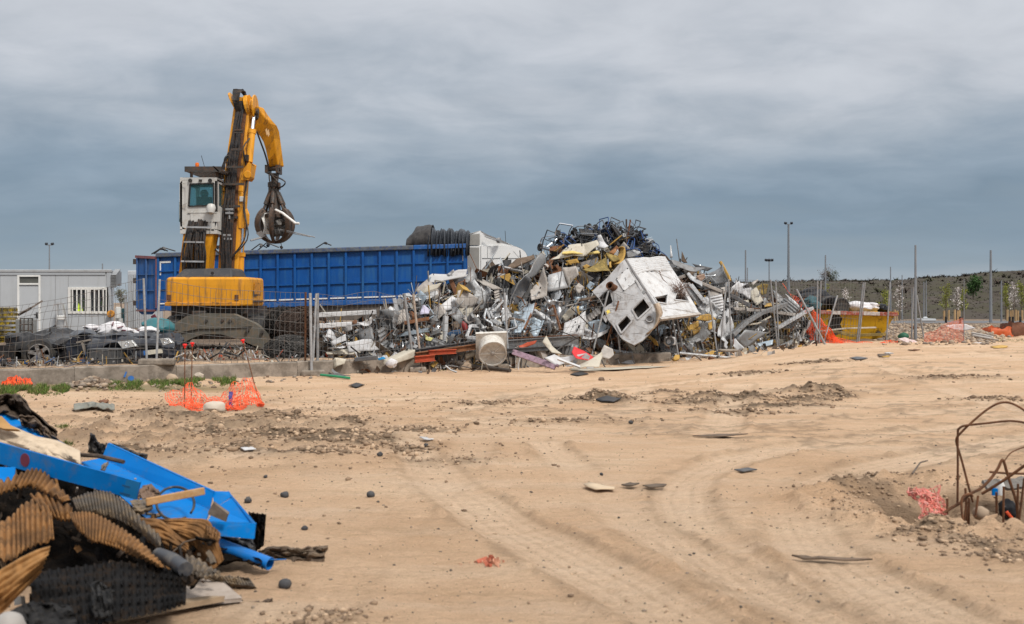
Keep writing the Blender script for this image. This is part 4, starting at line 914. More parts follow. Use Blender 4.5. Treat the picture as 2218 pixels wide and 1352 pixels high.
# ---------------------------------------------------------------- loose things on the yard, left to right
sackw = mat('sack_white',(.60,.59,.60),.75,0,.12,(.34,.30,.30),3,.6,.25,12,rnd=.08)
def sack(label,pts,d,seed,group,depth=.5,strap=True):
    """slumped big bag: outline in the photograph, lumpy thick body"""
    m = MB(); cx = sum(p[0] for p in pts) / len(pts); cy = sum(p[1] for p in pts) / len(pts); n = len(pts) * 4
    ring = crspl([tuple(p) for p in pts]+[tuple(pts[0])],4)[:-1]; nn = len(ring); L = 7
    def fn(u,v):
        i = round(u*nn) % nn; t = v; a = math.sin(t*math.pi); s = max(.02,a)
        px = cx + (ring[i][0]-cx) * s; py = cy + (ring[i][1]-cy) * s
        p = P(px,py,d-depth*math.cos(t*math.pi))
        k = noise.fractal(p*3+Vector((seed,seed,0)),1,2.2,4); return p + Vector((k*.03,k*.10,k*.05))
    m.grid(fn,nn,10); o = m.build('white_sack',sackw,smooth=True,angle=50); tag(o,label,'sack',group)
    if strap:
        m = MB()
        for k in range(2):
            i = (seed*3+k*5) % nn; m.tube([P(ring[i][0]*.5+cx*.5,ring[i][1]*.5+cy*.5,d-depth*.95),P(ring[i][0]*.8+cx*.2,ring[i][1]*.8+cy*.2,d-depth*.75),P(ring[i][0],ring[i][1],d)],.016,5)
        m.build('strap',mat('strap_maroon',(.13,.035,.05),.7),o)
    return o
sg = 'white big bags heaped on the crushed cars'
sack('large white sack with dark red straps draped over the middle of the navy car',[(205,722),(215,706),(240,697),(262,699),(272,715),(262,727),(225,733)],24.2,3,sg)
sack('small white sack at the left tip of the sack heap',[(178,708),(192,703),(216,706),(212,720),(196,719)],24.5,4,sg,.3)
sack('rumpled white sack just left of the leaning grey posts',[(262,715),(275,708),(296,713),(300,723),(275,726)],24.0,5,sg,.35)
sack('white sack half hidden behind the two leaning grey posts',[(296,714),(310,707),(330,708),(345,720),(322,726),(300,724)],24.6,6,sg,.35)
m = MB(); m.grid(lambda u,v: P(202+34*u,717-14*u+3*math.sin(u*3)+9*v,23.9+.2*v+.02*math.sin(u*60)),30,6); o = m.build('grating',galv,solid=.02); tag(o,'ribbed grey grating lying on the white sacks','grating')
m = MB(); m.blob(P(345,708,25.2),(.42,.4,.22),.2,3); o = m.build('teal_tub',mat('teal_plastic',(.02,.13,.15),.5,0,.2,(.1,.1,.1),3,.4),smooth=True); tag(o,'teal plastic tub peeping out behind the leaning posts','tub')
m = MB(); m.beam(P(331,683,26),P(342,702,26),.11,.06); o = m.build('maroon_bar',mat('maroon_paint',(.12,.025,.04),.5,0,.2)); tag(o,'short maroon bar leaning under the trailer rear door','bar')
# yellow stack, grey cage, tubs, board
m = MB(); d = 24.4
yb = mat('stained_yellow_plastic',(.40,.27,.015),.55,0,.3,(.025,.02,.012),2.6,.95,.1,thr=.48)
for k in range(8): m.bx(P(-40,743-k*9.6,d)+Vector((.012*(k % 2),0,0)),P(39-(k % 3)*.6,743-k*9.6-7.6,d+1.0)); m.bx(P(-38,743-k*9.6-7.6,d+.03),P(37,743-(k+1)*9.6,d+.95))
o = m.build('crate_stack',yb,bevel=.012); tag(o,'tall stack of stained yellow plastic crates at the left edge','crate stack')
m = MB(); d = 24.9; m.bx(P(44,742,d),P(70,690,d+.9)); ib = m.build('storage_tank',mat('grey_tank',(.25,.26,.26),.5,0,.2,(.14,.13,.11),3,.5),bevel=.03); tag(ib,'grey caged liquid tank right of the yellow crates','tank')
m = MB()
for px in (44,52,61,70): m.tube([P(px,742,d-.03),P(px,689,d-.03)],.014,5)
for py in (690,703,716,729): m.tube([P(43,py,d-.03),P(71,py,d-.03),P(71,py,d+.9)],.014,5)
m.build('cage',steel_dark,ib)
m = MB(); m.beam(P(40,682,24.2),P(66,668,24.1),.05,.06); m.beam(P(66,668,24.1),P(90,653,24.3),.16,.04,(0,1,.3)); o = m.build('bent_plank',mat('grey_brown',(.10,.075,.06),.7,0,.3,(.3,.27,.24),4,.4)); tag(o,'bent dark strip sticking up between the yellow crates and the door','strip')
m = MB(); m.hexa([P(-30,778,22.6),P(28,778,22.6),P(28,778,23.4),P(-30,778,23.4),P(-34,748,22.55),P(34,748,22.55),P(34,748,23.5),P(-34,748,23.5)]); m.bx(P(-35,751,22.5),P(35.5,747,23.52)); o = m.build('black_tub',black_plastic,bevel=.02); tag(o,'large black plastic tub under the yellow crates','tub')
m = MB(); m.grid(lambda u,v: P(-20+62*u,806-34*math.sin(min(1,v*1.05)*1.57)*(1-.5*u ** 2)+4*noise.fractal((u*4,v*4,2),1,2,3),22.0+.9*v+.1*noise.fractal((u*5,v*5,7),1,2,3)),20,14); o = m.build('grey_sheeting',mat('charcoal_cloth',(.035,.036,.042),.7,0,.4,bump=.2),smooth=True,solid=.02); tag(o,'crumpled charcoal sheeting lying in the bottom left of the yard','sheeting')
m = MB(); m.blob(P(64,797,22.3),(.25,.2,.14),.35,2,seed=4); o = m.build('boulder',concrete); tag(o,'sandy boulder on the kerb below the black car','rock')
# step ladder
m = MB(); d = 37.6
for x0,x1,dd in ((123,125,0),(134,145,0),(126,120,.5),(136,150,.5)): m.beam(P(x0,657,d+dd*.2),P(x1,728,d+dd),.05,.05)
m.beam(P(123,657,d),P(134,657,d),.06,.06,(0,1,0)); m.box(P(132,692,d-.1),(.26,.2,.04))
for y in (705,717): m.box(P(134,y,d-.05),(.30,.1,.04))
o = m.build('step_ladder',mat('alu',(.55,.55,.55),.4,.5,.1)); tag(o,'small aluminium step ladder standing against the grey cabin','ladder')
m = MB(); m.box(P(132,688,d-.15),(.24,.16,.16)); o = m.build('junction_box',white_paint,bevel=.02); tag(o,'small white box resting on the step ladder','box')
# grey crate
m = MB(); d = 22.35; a,b = P(190,797,d),P(255,797,d); h = .44; w = .5; zt = P(0,757,d).z
for (x0,x1,y0,y1) in ((a.x,b.x,d,d+.03),(a.x,b.x,d+w,d+w+.03),(a.x,a.x+.03,d,d+w),(b.x-.03,b.x,d,d+w)): m.bx((x0,y0,a.z),(x1,y1,zt))
m.bx((a.x,d,a.z),(b.x,d+w,a.z+.03))
for z in (zt-.02,zt-.22): m.bx((a.x-.012,d-.015,z),(b.x+.012,d+w+.04,z+.03))
for k in range(7): x = a.x + (b.x-a.x) * k / 6; m.bx((x-.012,d-.012,a.z),(x+.012,d,zt))
o = m.build('plastic_crate',mat('grey_plastic',(.07,.072,.075),.55,0,.2,(.16,.14,.12),4,.5)); tag(o,'ribbed dark grey plastic crate in front of the navy car','crate')
for i,(px,py,d,r,ax,lb) in enumerate(((302,785,22.55,.30,(.1,-.25,1),'tyre lying flat beside the pale concrete fence foot'),(318,772,22.9,.26,(.2,-1,.3),'tyre standing upright behind the leaning grey posts'),(640,748,29.2,.45,(.2,-1,.1),'large dark tyre behind the wire bale'))):
    m = MB(); m.lathe(P(px,py,d),ax,[(r*.6,-.09),(r*.92,-.1),(r,-.06),(r,.06),(r*.92,.1),(r*.6,.09),(r*.6,-.09)],24); o = m.build('tyre',rubber,smooth=True); tag(o,lb,'tyre')
# far things behind the office
m = MB(); m.bx(P(276,712,42),P(352,591,45)); o = m.build('grey_container',mat('pale_container',(.47,.49,.51),.5,0,.06,(.33,.33,.33),1.5,.4,streak=True),bevel=.03)
m = MB()
for px in range(279,352,4): m.bx(P(px,710,41.99),P(px+1.6,593,41.96))
m.build('rib',mat('pale_container',None),o); tag(o,'pale grey container behind the open trailer door','container')
m = MB(); m.bx(P(249,705,44),P(274,668,45)); m.bx(P(250,690,43.9),P(262,665,44)); o = m.build('white_cupboard',white_paint,bevel=.02); tag(o,'white cupboard standing behind the office corner','cupboard')
m = MB(); m.bx(P(262,690,43.4),P(273,668,43.8)); m.bx(P(266,700,43.3),P(272,680,43.5)); o = m.build('teal_box',mat('teal_plastic',None),bevel=.02); tag(o,'teal box between the office corner and the trailer door','box')
m = MB(); m.tube([P(272,712,40.5),P(272,645,40.5)],.05,8); m.box(P(271,642,40.5),(.15,.1,.12)); o = m.build('thin_pole',galv); tag(o,'thin grey pole right of the office corner','pole')
# wire bales: one tangled bundle each
def bale(label,px,py,d,rx,ry,rz,mm,n,seed,r=.008):
    rr = random.Random(seed); c = P(px,py,d); m = MB()
    for k in range(n):
        ax = Vector((rr.uniform(-1,1),rr.uniform(-1,1),rr.uniform(-1,1))).normalized(); a = ax.orthogonal().normalized(); b = ax.cross(a); ph = rr.uniform(0,6.28); s = rr.uniform(.55,1.0); o = ax * rr.uniform(-.5,.5)
        pts = []
        for i in range(9):
            g = ph + i * .42 * rr.uniform(.8,1.2); q = a * math.cos(g) * s + b * math.sin(g) * s + o + Vector((rr.uniform(-.1,.1),rr.uniform(-.1,.1),rr.uniform(-.1,.1)))
            if q.length > 1.05: q *= 1.05 / q.length
            pts.append(c+Vector((q.x*rx,q.y*ry,q.z*rz)))
        m.tube(pts,r*rr.uniform(.6,1.5),3,False)
    m.blob(c,(rx*.82,ry*.8,rz*.82),.25,3,2,seed=seed)
    o = m.build('wire_bale',mm); tag(o,label,'wire bale','bales of scrap wire'); return o
bale('round bale of tangled grey wire on the ground right of the machine',628,762,25.5,.68,.5,.42,mat('wire_tangle',(.085,.08,.075),.7,.3,.6,(.02,.02,.02),9,.8,.3),420,3)
bale('dark brown bale of wire stacked behind the grey one',655,712,28.5,.75,.6,.62,mat('wire_brown',(.05,.032,.024),.8,.1,.6,(.14,.11,.09),8,.5,.3),380,5)
bale('black bale of wire leaning on the machine wheels',612,700,28.9,.5,.5,.5,mat('wire_black',(.022,.02,.019),.7,.2,.6,(.08,.065,.05),8,.5,.3),300,6)
bale('dark wire bale squeezed behind the post bundle',690,765,26.3,.35,.4,.38,mat('wire_brown',None),200,8)
# bent black frame on the yard
m = MB(); d = 24.6
for pl in ([(452,778),(475,765),(492,742)],[(478,766),(508,777),(525,762),(545,752)],[(500,768),(485,763),(497,745)],[(508,777),(540,750)],[(488,762),(518,772)]): m.tube([P(a,b,d-.3*(i % 2)) for i,(a,b) in enumerate(pl)],.022,6)
o = m.build('tubular_rack',black_plastic); tag(o,'bent black tube frame lying on the yard below the machine','frame')
# ================================================================ scrap heap
SIL = [(790,722),(830,690),(880,655),(930,622),(1000,603),(1060,582),(1150,562),(1190,545),(1230,528),(1280,516),(1350,514),(1400,528),(1430,560),(1500,585),(1560,602),(1600,622),(1660,650),(1720,675),(1755,700),(1775,745)]
def interp(tab,x):
    for (a,b),(c,d) in zip(tab[:-1],tab[1:]):
        if x <= c: return b + (d-b) * max(0,(x-a)) / (c-a)
    return tab[-1][1]
def hbase(px): return interp([(790,788),(900,785),(1100,776),(1350,768),(1560,760),(1700,752),(1775,748)],px)
def hd(px,py):
    d0 = fd(px,0) + .45
    return d0 + max(-.1,(hbase(px)-py)) * d0 / F * .95
def Z4(x,y): return (640+x/3.654,460+y/3.654)
def Z5(x,y): return (1100+x/3.654,460+y/3.654)
def Z6(x,y): return (1450+x/3.655,460+y/3.655)
RH = random.Random(11)
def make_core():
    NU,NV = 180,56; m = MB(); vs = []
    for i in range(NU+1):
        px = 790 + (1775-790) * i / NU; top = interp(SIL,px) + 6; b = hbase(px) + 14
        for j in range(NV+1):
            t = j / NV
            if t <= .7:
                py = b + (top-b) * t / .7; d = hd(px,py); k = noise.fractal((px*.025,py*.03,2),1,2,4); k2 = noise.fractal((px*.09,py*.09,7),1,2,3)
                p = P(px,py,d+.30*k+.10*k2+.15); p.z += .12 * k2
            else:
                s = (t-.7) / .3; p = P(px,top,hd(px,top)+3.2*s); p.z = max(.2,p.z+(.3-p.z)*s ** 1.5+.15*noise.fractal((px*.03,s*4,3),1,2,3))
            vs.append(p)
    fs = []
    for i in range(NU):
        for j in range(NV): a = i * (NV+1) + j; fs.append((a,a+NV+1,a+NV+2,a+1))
    m.add(vs,fs); o = m.build('scrap_mass',mat('heap_gap_shade',(.028,.026,.025),.8,.1,.7,(.10,.09,.08),6,.7,.4,14,thr=.54)); tag(o,'tangle of crushed metal inside the big heap, coloured dark to read as shaded gaps','scrap',kind='stuff')  # core coloured dark so gaps between the pieces read as shade
make_core()
HM = dict(
 white=mat('sheet_white',(.47,.47,.475),.45,.0,.10,(.30,.27,.24),3,.5,.06,12,rnd=.12,thr=.6),
 cream=mat('sheet_cream',(.43,.395,.325),.5,0,.12,(.25,.19,.13),3,.5,.06,12,rnd=.12,thr=.58),
 light=mat('sheet_light_grey',(.40,.41,.42),.45,.1,.16,(.22,.19,.17),3,.5,.06,12,rnd=.15),
 grey=mat('sheet_grey',(.21,.215,.22),.5,.2,.2,(.12,.10,.085),3,.6,.06,12,rnd=.2),
 beige=mat('sheet_beige',(.36,.33,.30),.55,0,.15,(.18,.14,.11),3,.5,.06,12,rnd=.15),
 dark=mat('sheet_dark_grey',(.085,.088,.095),.5,.2,.3,(.18,.16,.14),3,.5,.06,12,rnd=.25),
 black=mat('sheet_black',(.02,.02,.023),.5,.1,.4,(.09,.08,.07),3,.5,.06,12,rnd=.3),
 silver=mat('sheet_silver',(.48,.50,.52),.32,.75,.15,(.25,.22,.2),3,.5,.08,14,rnd=.15),
 rusty=mat('sheet_rusty',(.17,.075,.035),.85,.1,.35,(.07,.04,.03),4,.7,.2,14,rnd=.25),
 brown=mat('sheet_brown',(.12,.085,.06),.8,.0,.3,(.05,.04,.03),4,.7,.2,14,rnd=.25),
 foam=mat('foam_yellow',(.43,.265,.07),.9,0,.22,(.25,.155,.05),4,.6,.3,16,rnd=.2),
 olive=mat('foam_olive',(.17,.125,.04),.85,0,.3,(.40,.28,.09),3,.8,.3,14,rnd=.1),
 blue=mat('scrap_blue',(.03,.07,.16),.5,.1,.25,(.10,.10,.11),3,.5,.05,rnd=.3),
 bluegrey=mat('sheet_blue_grey',(.33,.40,.46),.4,.2,.15,(.2,.19,.18),3,.5,.05,rnd=.15),
 red=mat('sheet_red',(.55,.02,.025),.45,0,.1,(.3,.02,.02),3,.5),
 orange_red=mat('beam_red',(.40,.065,.025),.6,0,.25,(.14,.06,.035),3,.6,.05),
)
def sheet(name,label,cat,pts,m,off=.22,th=.010,crump=.05,cuts=4,tilt=None,group=None,d=None,seed=None,fr=1.6,deps=None,crease=0.0):
    """a torn or bent sheet: outline on the heap's surface, bent, and given thickness"""
    seed = RH.random() * 90 if seed is None else seed
    cx = sum(p[0] for p in pts) / len(pts); cy = sum(p[1] for p in pts) / len(pts)
    d0 = hd(cx,cy) - off if d is None else d
    tx,ty = tilt if tilt else (RH.uniform(-.008,.008),RH.uniform(-.012,-.001))
    vs = []
    for i,p in enumerate(pts):
        dd = d0 + (p[0]-cx) * tx + (p[1]-cy) * ty if deps is None else deps[i]
        vs.append(P(p[0],p[1],dd))
    bm = bmesh.new(); bv = [bm.verts.new(v) for v in vs]; f = bm.faces.new(bv)
    bmesh.ops.triangulate(bm,faces=[f]); bmesh.ops.subdivide_edges(bm,edges=bm.edges[:],cuts=cuts,use_grid_fill=True)
    size = max((a-b).length for a in vs for b in vs); n = (vs[1]-vs[0]).cross(vs[-1]-vs[0]); n = n.normalized() if n.length > 1e-6 else Vector((0,1,0))
    rs = random.Random(seed); t1 = n.orthogonal().normalized(); t2 = n.cross(t1); cen = sum(vs,Vector()) / len(vs); folds = []
    for k in range(1+(crump > .03)+2*(crump > .06)):
        g = rs.uniform(0,6.283); dr = t1 * math.cos(g) + t2 * math.sin(g); folds.append((dr,rs.uniform(-.12,.2)*size,rs.choice((-1,1))*rs.uniform(.25,.8)*min(1,crump/.04)))
    for v in bm.verts:
        q = v.co * fr + Vector((seed,seed*.7,seed*.3)); k = noise.fractal(q,.9,2,3)
        c2 = abs(noise.noise(q*.8+Vector((7,7,7)))) - .3
        fo = sum(f_[2]*max(0.0,(v.co-cen).dot(f_[0])-f_[1]) for f_ in folds)
        v.co += n * (k*crump*size*.38+c2*crease*size+fo) + Vector((noise.noise(q*2.2),0,noise.noise(q*2.2+Vector((5,5,5))))) * .02 * size
    m_ = MB(); idx = {v: i for i,v in enumerate(bm.verts)}; m_.add([v.co.copy() for v in bm.verts],[tuple(idx[v] for v in f.verts) for f in bm.faces]); bm.free()
    o = m_.build(name,HM[m] if isinstance(m,str) else m,smooth=True,angle=16,solid=th); tag(o,label,cat,group); return o
def z(fn,*pts): return [fn(*p) for p in pts]
def strip(name,label,cat,fn,pts,w,h,m,off=.3,group=None,seg=True,d=None):
    mm = MB(); q = [(lambda c: P(c[0],c[1],(hd(*c) if d is None else d)-off))(fn(*p)) for p in pts]
    for a,b in zip(q[:-1],q[1:]): mm.beam(a,b,w,h,(0,1,0))
    o = mm.build(name,HM[m] if isinstance(m,str) else m,bevel=min(w,h)*.12); tag(o,label,cat,group); return o
def pipe(name,label,cat,fn,pts,r,m,off=.3,group=None,n=8):
    mm = MB(); q = crspl([tuple((lambda c: P(c[0],c[1],hd(*c)-off))(fn(*p))) for p in pts],5)
    mm.tube(q,r,n); o = mm.build(name,HM[m] if isinstance(m,str) else m,smooth=True); tag(o,label,cat,group); return o
def ibeam(name,label,fn,a,b,hgt,wid,m,off=.4,group=None):
    pa,pb = fn(*a),fn(*b); A,B = P(*pa,hd(*pa)-off),P(*pb,hd(*pb)-off); mm = MB()
    ax = (B-A).normalized(); up = (Vector((0,0,1))-ax*ax.z).normalized(); sd = ax.cross(up)
    mm.beam(A,B,.012,hgt-.03,sd)
    for s in (-1,1): mm.beam(A+up*s*hgt/2,B+up*s*hgt/2,wid,.02,sd)
    o = mm.build(name,HM[m] if isinstance(m,str) else m); tag(o,label,'beam',group); return o
S = 'metal_sheet'
def heroes():
    W_ = 'scrap sheet'
    sheet(S,'long white panel laid flat along the crest of the heap beside the blue trailer end',W_,z(Z4,(1048,515),(1080,492),(1200,492),(1290,455),(1360,452),(1345,515),(1052,566)),'white',.35,crump=.03)
    sheet(S,'grey flap on top of the long white crest panel',W_,z(Z4,(1195,490),(1252,462),(1260,478),(1215,500)),'light',.5)
    sheet(S,'long cream torn sheet sweeping down the upper left slope of the heap',W_,z(Z4,(785,765),(930,636),(1052,585),(1158,558),(1128,602),(1010,640),(905,735),(850,785)),'cream',.3,crump=.05)
    sheet(S,'white crinkled sheet under the cream sheet on the left slope',W_,z(Z4,(930,720),(1000,640),(1120,620),(1130,650),(1040,700),(990,740)),'white',.25,crump=.09)
    sheet(S,'white pointed panel in the middle of the left slope',W_,z(Z4,(1100,780),(1240,658),(1278,682),(1262,758),(1180,786)),'white',.4,crump=.02)
    sheet(S,'broad beige panel with torn lower edge on the upper left slope',W_,z(Z4,(1285,622),(1330,608),(1458,690),(1452,740),(1362,785),(1272,722)),'beige',.42,crump=.025)
    sheet(S,'curled grey sheet bending like a wave near the crest',W_,z(Z4,(1420,512),(1462,468),(1535,556),(1645,585),(1565,602),(1482,572)),'beige',.45,crump=.05)
    sheet('folded_sheet','upright dark grey folded panel on the crest right of the white panel',W_,z(Z4,(1318,548),(1400,443),(1436,496),(1392,558)),'grey',.5,crump=.03,crease=.1)
    sheet('folded_sheet','dark square panel below the upright folded panel',W_,z(Z4,(1330,600),(1392,568),(1427,606),(1382,648)),'dark',.45)
    sheet(S,'ribbed light sheet between the dark square panel and the curled sheet',W_,z(Z4,(1360,570),(1420,530),(1470,600),(1465,660),(1420,670)),'light',.33,crump=.06)
    # bent white window frame like ring
    m = MB(); q = [P(*Z4(*p),hd(*Z4(*p))-.5) for p in ((1600,695),(1640,705),(1575,775),(1545,790),(1570,845),(1625,880),(1610,890),(1540,850),(1522,785),(1545,745),(1600,695))]
    for a,b in zip(q[:-1],q[1:]): m.beam(a,b,.13,.06,(0,1,0))
    o = m.build('bent_hoop',HM['light'],bevel=.01); tag(o,'bent light grey rim shaped like an arrow head behind the mesh','bent rim')
    sheet(S,'light grey long plate standing beside the bent rim',W_,z(Z4,(1628,880),(1650,700),(1665,640),(1680,640),(1665,880)),'light',.45)
    pipe('bent_pipe','bent silver pipe with a crook at its lower end behind the mesh','pipe',Z4,[(1530,725),(1497,815),(1500,845),(1550,880),(1552,912)],.04,'silver',.5)
    m = MB(); fr = [Z4(*p) for p in ((1385,897),(1487,906),(1450,997),(1352,990))]; q = [P(*p,hd(*p)-.55) for p in fr]
    for a,b in zip(q,q[1:]+q[:1]): m.beam(a,b,.07,.09,(0,1,0))
    o = m.build('square_hoop',HM['white'],bevel=.01); tag(o,'white square metal frame low on the heap right of the blue cloth','frame')
    sheet(S,'domed grey panel above the white square frame',W_,z(Z4,(1328,850),(1410,796),(1452,852),(1372,886)),'beige',.5,crump=.05)
    m = MB(); a,b = P(*Z4(1325,868),hd(*Z4(1335,890))-.6),P(*Z4(1352,948),hd(*Z4(1340,890))-.55); m.lathe(a,b-a,[(0,-.03),(.03,0),(.07,.06),(.085,.12),(.085,(b-a).length),(.06,(b-a).length+.03),(0,(b-a).length+.04)],12); o = m.build('red_cylinder',mat('dull_red',(.26,.03,.03),.5,0,.2,(.12,.05,.04),4,.5),smooth=True); tag(o,'dull red gas cylinder left of the white square frame','cylinder')
    sheet(S,'long white corrugated sheet lying low at the left foot of the heap',W_,z(Z4,(398,1030),(540,1000),(842,1010),(852,1062),(640,1090),(420,1108)),'white',.5,crump=.03)
    sheet(S,'plain grey panel upright above the long white corrugated sheet',W_,z(Z4,(490,922),(606,910),(622,1000),(512,1002)),'grey',.45)
    sheet('crumpled_casing','crumpled grey casing leaning at the left end of the heap',W_,z(Z4,(672,785),(745,772),(832,792),(800,850),(770,895),(702,850)),'grey',.45,crump=.08,crease=.12)
    sheet(S,'small white sheet tip above the crumpled grey casing',W_,z(Z4,(705,780),(750,742),(790,770),(760,795)),'white',.5)
    strip('white_beam','upper of two white beams at the left end of the heap','beam',Z4,[(150,815),(632,790)],.15,.12,'white',.4)
    strip('white_beam','lower shorter white beam at the left end of the heap','beam',Z4,[(185,900),(440,885)],.14,.12,'white',.5)
    for i,(pp,lb) in enumerate(((((235,985),(265,915),(330,960),(370,985),(330,1000)),'white crumpled sheet near the wire bales'),(((285,1010),(380,985),(390,1030),(300,1045)),'striped white cloth below the crumpled sheet by the bales'),(((260,1085),(330,1045),(400,1070),(380,1092)),'white foil heap at the left foot by the bales'),(((480,890),(590,860),(600,890),(540,915)),'thin white sheet above the plain grey panel'),(((350,890),(440,880),(445,930),(390,950)),'pale grey flap under the lower white beam'))):
        sheet('crumpled_sheet',lb,W_,z(Z4,*pp),'white' if i != 4 else 'light',.5,crump=.12)
    sheet('cloth','lilac white cloth bundle caught between the leaning post and the pointed white panel','cloth',z(Z4,(960,792),(1000,722),(1050,748),(1042,790),(990,812)),mat('lilac_cloth',(.42,.40,.50),.8,0,.2,bump=.2),.45,crump=.12)
    sheet('cloth','blue cloth rag low on the heap left of the white square frame','cloth',z(Z4,(1170,960),(1230,930),(1310,930),(1320,965),(1230,985)),mat('blue_cloth',(.03,.07,.14),.85,0,.3,bump=.2),.5,crump=.12)
    sheet('plastic_bag','yellow and white plastic bag low on the left slope','bag',z(Z4,(1020,960),(1050,985),(1090,990),(1070,1020),(1030,1010)),mat('bag_yellow',(.55,.52,.16),.6,0,.3,(.6,.6,.58),6,.9),.5,crump=.12)
    # beams
    bg = 'long beams along the foot of the heap'
    ibeam('rusty_beam','long dark beam rising to the right behind the leaning flaky post',Z4,(940,1112),(1432,1040),.16,.12,'dark',.75,bg)
    ibeam('rusty_beam','long rusty beam directly under the dark one',Z4,(950,1132),(1430,1062),.12,.12,'rusty',.85,bg)
    ibeam('rusty_beam','grey rusty girder right of the white fan',Z4,(1645,1052),(2240,1012),.24,.14,'grey',.75,bg)
    ibeam('rusty_beam','rusty upper girder running behind the white fan',Z4,(1500,1020),(2230,985),.10,.12,'rusty',.6,bg)
    ibeam('rusty_beam','dark pole like girder below the grey rusty girder',Z4,(1640,1098),(2050,1070),.10,.10,'dark',.85,bg)
    ibeam('rusty_beam','orange red channel under the rusty beam left of the fan',Z4,(1055,1110),(1270,1100),.10,.1,'orange_red',.95,bg)
    ibeam('rusty_beam','short orange red channel at the foot behind the flaky post',Z4,(945,1165),(1100,1150),.14,.12,'orange_red',.95,bg)
    sheet(S,'strip of orange red sheet beside the thick upright post',W_,z(Z4,(1750,1060),(1830,1040),(1900,1045),(1890,1062),(1780,1072)),'orange_red',.9,crump=.05)
    m = MB(); a = Z4(1100,1125); b = Z4(1290,1180); m.bx(P(*a,fd(960)+.1),P(*b,fd(960)+.5)); o = m.build('black_box',black_plastic,bevel=.02); tag(o,'black slotted box under the red channels','box')
    m = MB(); m.tube([P(*Z4(1335,1140),26.0),P(*Z4(1415,1115),26.1)],.09,12); m.tube([P(*Z4(1333,1141),25.99),P(*Z4(1350,1136),26.02)],.095,12); o = m.build('short_tube',HM['cream'],smooth=True); tag(o,'short cream and orange tube left of the white fan','tube')
    # fan
    d = 25.75; fc = P(1064,762,d); T = empty('duct_fan',P(1064,787,d),'large white drum shaped duct fan with square flange at the foot of the heap','fan')
    ax = Vector((.12,-.88,-.46)).normalized(); sx = Vector((1,.10,.04)).normalized(); up = sx.cross(ax).normalized(); fanm = mat('fan_white',(.56,.54,.50),.5,0,.1,(.34,.29,.24),4,.6,thr=.52)
    if up.z < 0: up = -up
    b0 = fc + Vector((0,.12,.13))
    m = MB(); q = [b0+sx*a+up*b for a,b in ((-.40,-.40),(.40,-.40),(.40,.40),(-.40,.40))]; rg = [b0+sx*.33*math.cos(k*math.pi/10)+up*.33*math.sin(k*math.pi/10) for k in range(20)]
    m.holed([q,rg],-ax*.07); m.build('flange',fanm,T,bevel=.012)
    m = MB(); m.lathe(b0,ax,[(.34,-.05),(.36,.0),(.345,.03),(.345,.36),(.365,.37),(.365,.40),(.33,.40),(.33,.05)],32); dr = m.build('drum',fanm,T,smooth=True)
    m = MB(); m.lathe(b0,ax,[(0,.37),(.05,.37),(.06,.34),(.33,.36)],28); m.build('fan_disc',fanm,T,smooth=True)
    m = MB()
    for k in range(8):
        g = k * math.pi / 4; v = sx * math.cos(g) + up * math.sin(g); m.beam(b0+ax*.375+v*.06,b0+ax*.375+v*.32,.012,.012,ax)
    m.build('fan_guard',fanm,dr); m = MB(); m.lathe(b0,ax,[(0,.41),(.04,.41),(.055,.36)],12); m.build('hub',HM['beige'],dr)
    # foot of heap, in front of the kerb
    def ground_strip(name,label,cat,pts,w,h,m,lift=.0,group=None):
        mm = MB(); q = [GP(*p,lift+h/2) for p in pts]
        for a,b in zip(q[:-1],q[1:]): mm.beam(a,b,w,h,(0,1,0))
        o = mm.build(name,HM[m] if isinstance(m,str) else m,bevel=.006); tag(o,label,cat,group); return o
    m = MB(); m.tube(crspl([tuple(GP(975,795,.16)),tuple(GP(1010,800,.10)),tuple(GP(1060,803,.07)),tuple(GP(1105,807,.05))],5),.075,9,True,.045); o = m.build('wooden_pole',mat('dark_pole',(.055,.045,.038),.8,0,.3,(.12,.10,.08),4,.5,.2),smooth=True); tag(o,'dark round pole lying on the sand below the white fan','pole')
    m = MB(); m.beam(P(*Z5(42,1108),25.3),P(*Z5(375,1228),24.6),.12,.06,(0,.6,1)); m.beam(P(*Z5(45,1096),25.33),P(*Z5(400,1216),24.7),.05,.10,(0,.6,1)); o = m.build('pink_beam',mat('lilac_paint',(.30,.20,.25),.5,0,.15,(.05,.04,.04),4,.7)); tag(o,'lilac and black channel leaning down to the sand right of the fan','beam')
    sheet('white_tray','curved cream metal tray lying on the sand under the red sheet','tray',z(Z5,(500,1192),(660,1165),(742,1118),(748,1150),(722,1226),(560,1224)),'cream',d=24.6,crump=.05,tilt=(.002,-.012))
    rs = sheet('red_sheet','bright red printed sheet bent on top of the cream tray',W_,z(Z5,(503,1118),(518,1075),(600,1093),(650,1128),(692,1160),(640,1172),(540,1172)),'red',d=24.75,crump=.04,tilt=(.003,-.012))
    m = MB(); m.prism([P(*Z5(*p),24.66) for p in ((575,1160),(618,1112),(652,1140),(640,1166),(590,1170))],(0,.02,0)); m.build('white_patch',HM['light'],rs)
    sheet(S,'bent cream channel standing on end left of the red sheet',W_,z(Z5,(282,1045),(312,988),(350,1060),(425,1112),(350,1118)),'cream',d=25.1,crump=.08,crease=.15)
    sheet(S,'white curled metal sheet on the ground below the bent cream channel',W_,z(Z5,(290,1150),(370,1125),(420,1150),(500,1170),(560,1190),(440,1205),(380,1210)),'white',d=24.8,crump=.08)
    m = MB(); m.beam(P(*Z5(395,1160),24.5),P(*Z5(572,1226),24.3),.05,.05); o = m.build('white_rod',HM['white']); tag(o,'thin white bar sliding off the curled metal sheet onto the sand','bar')
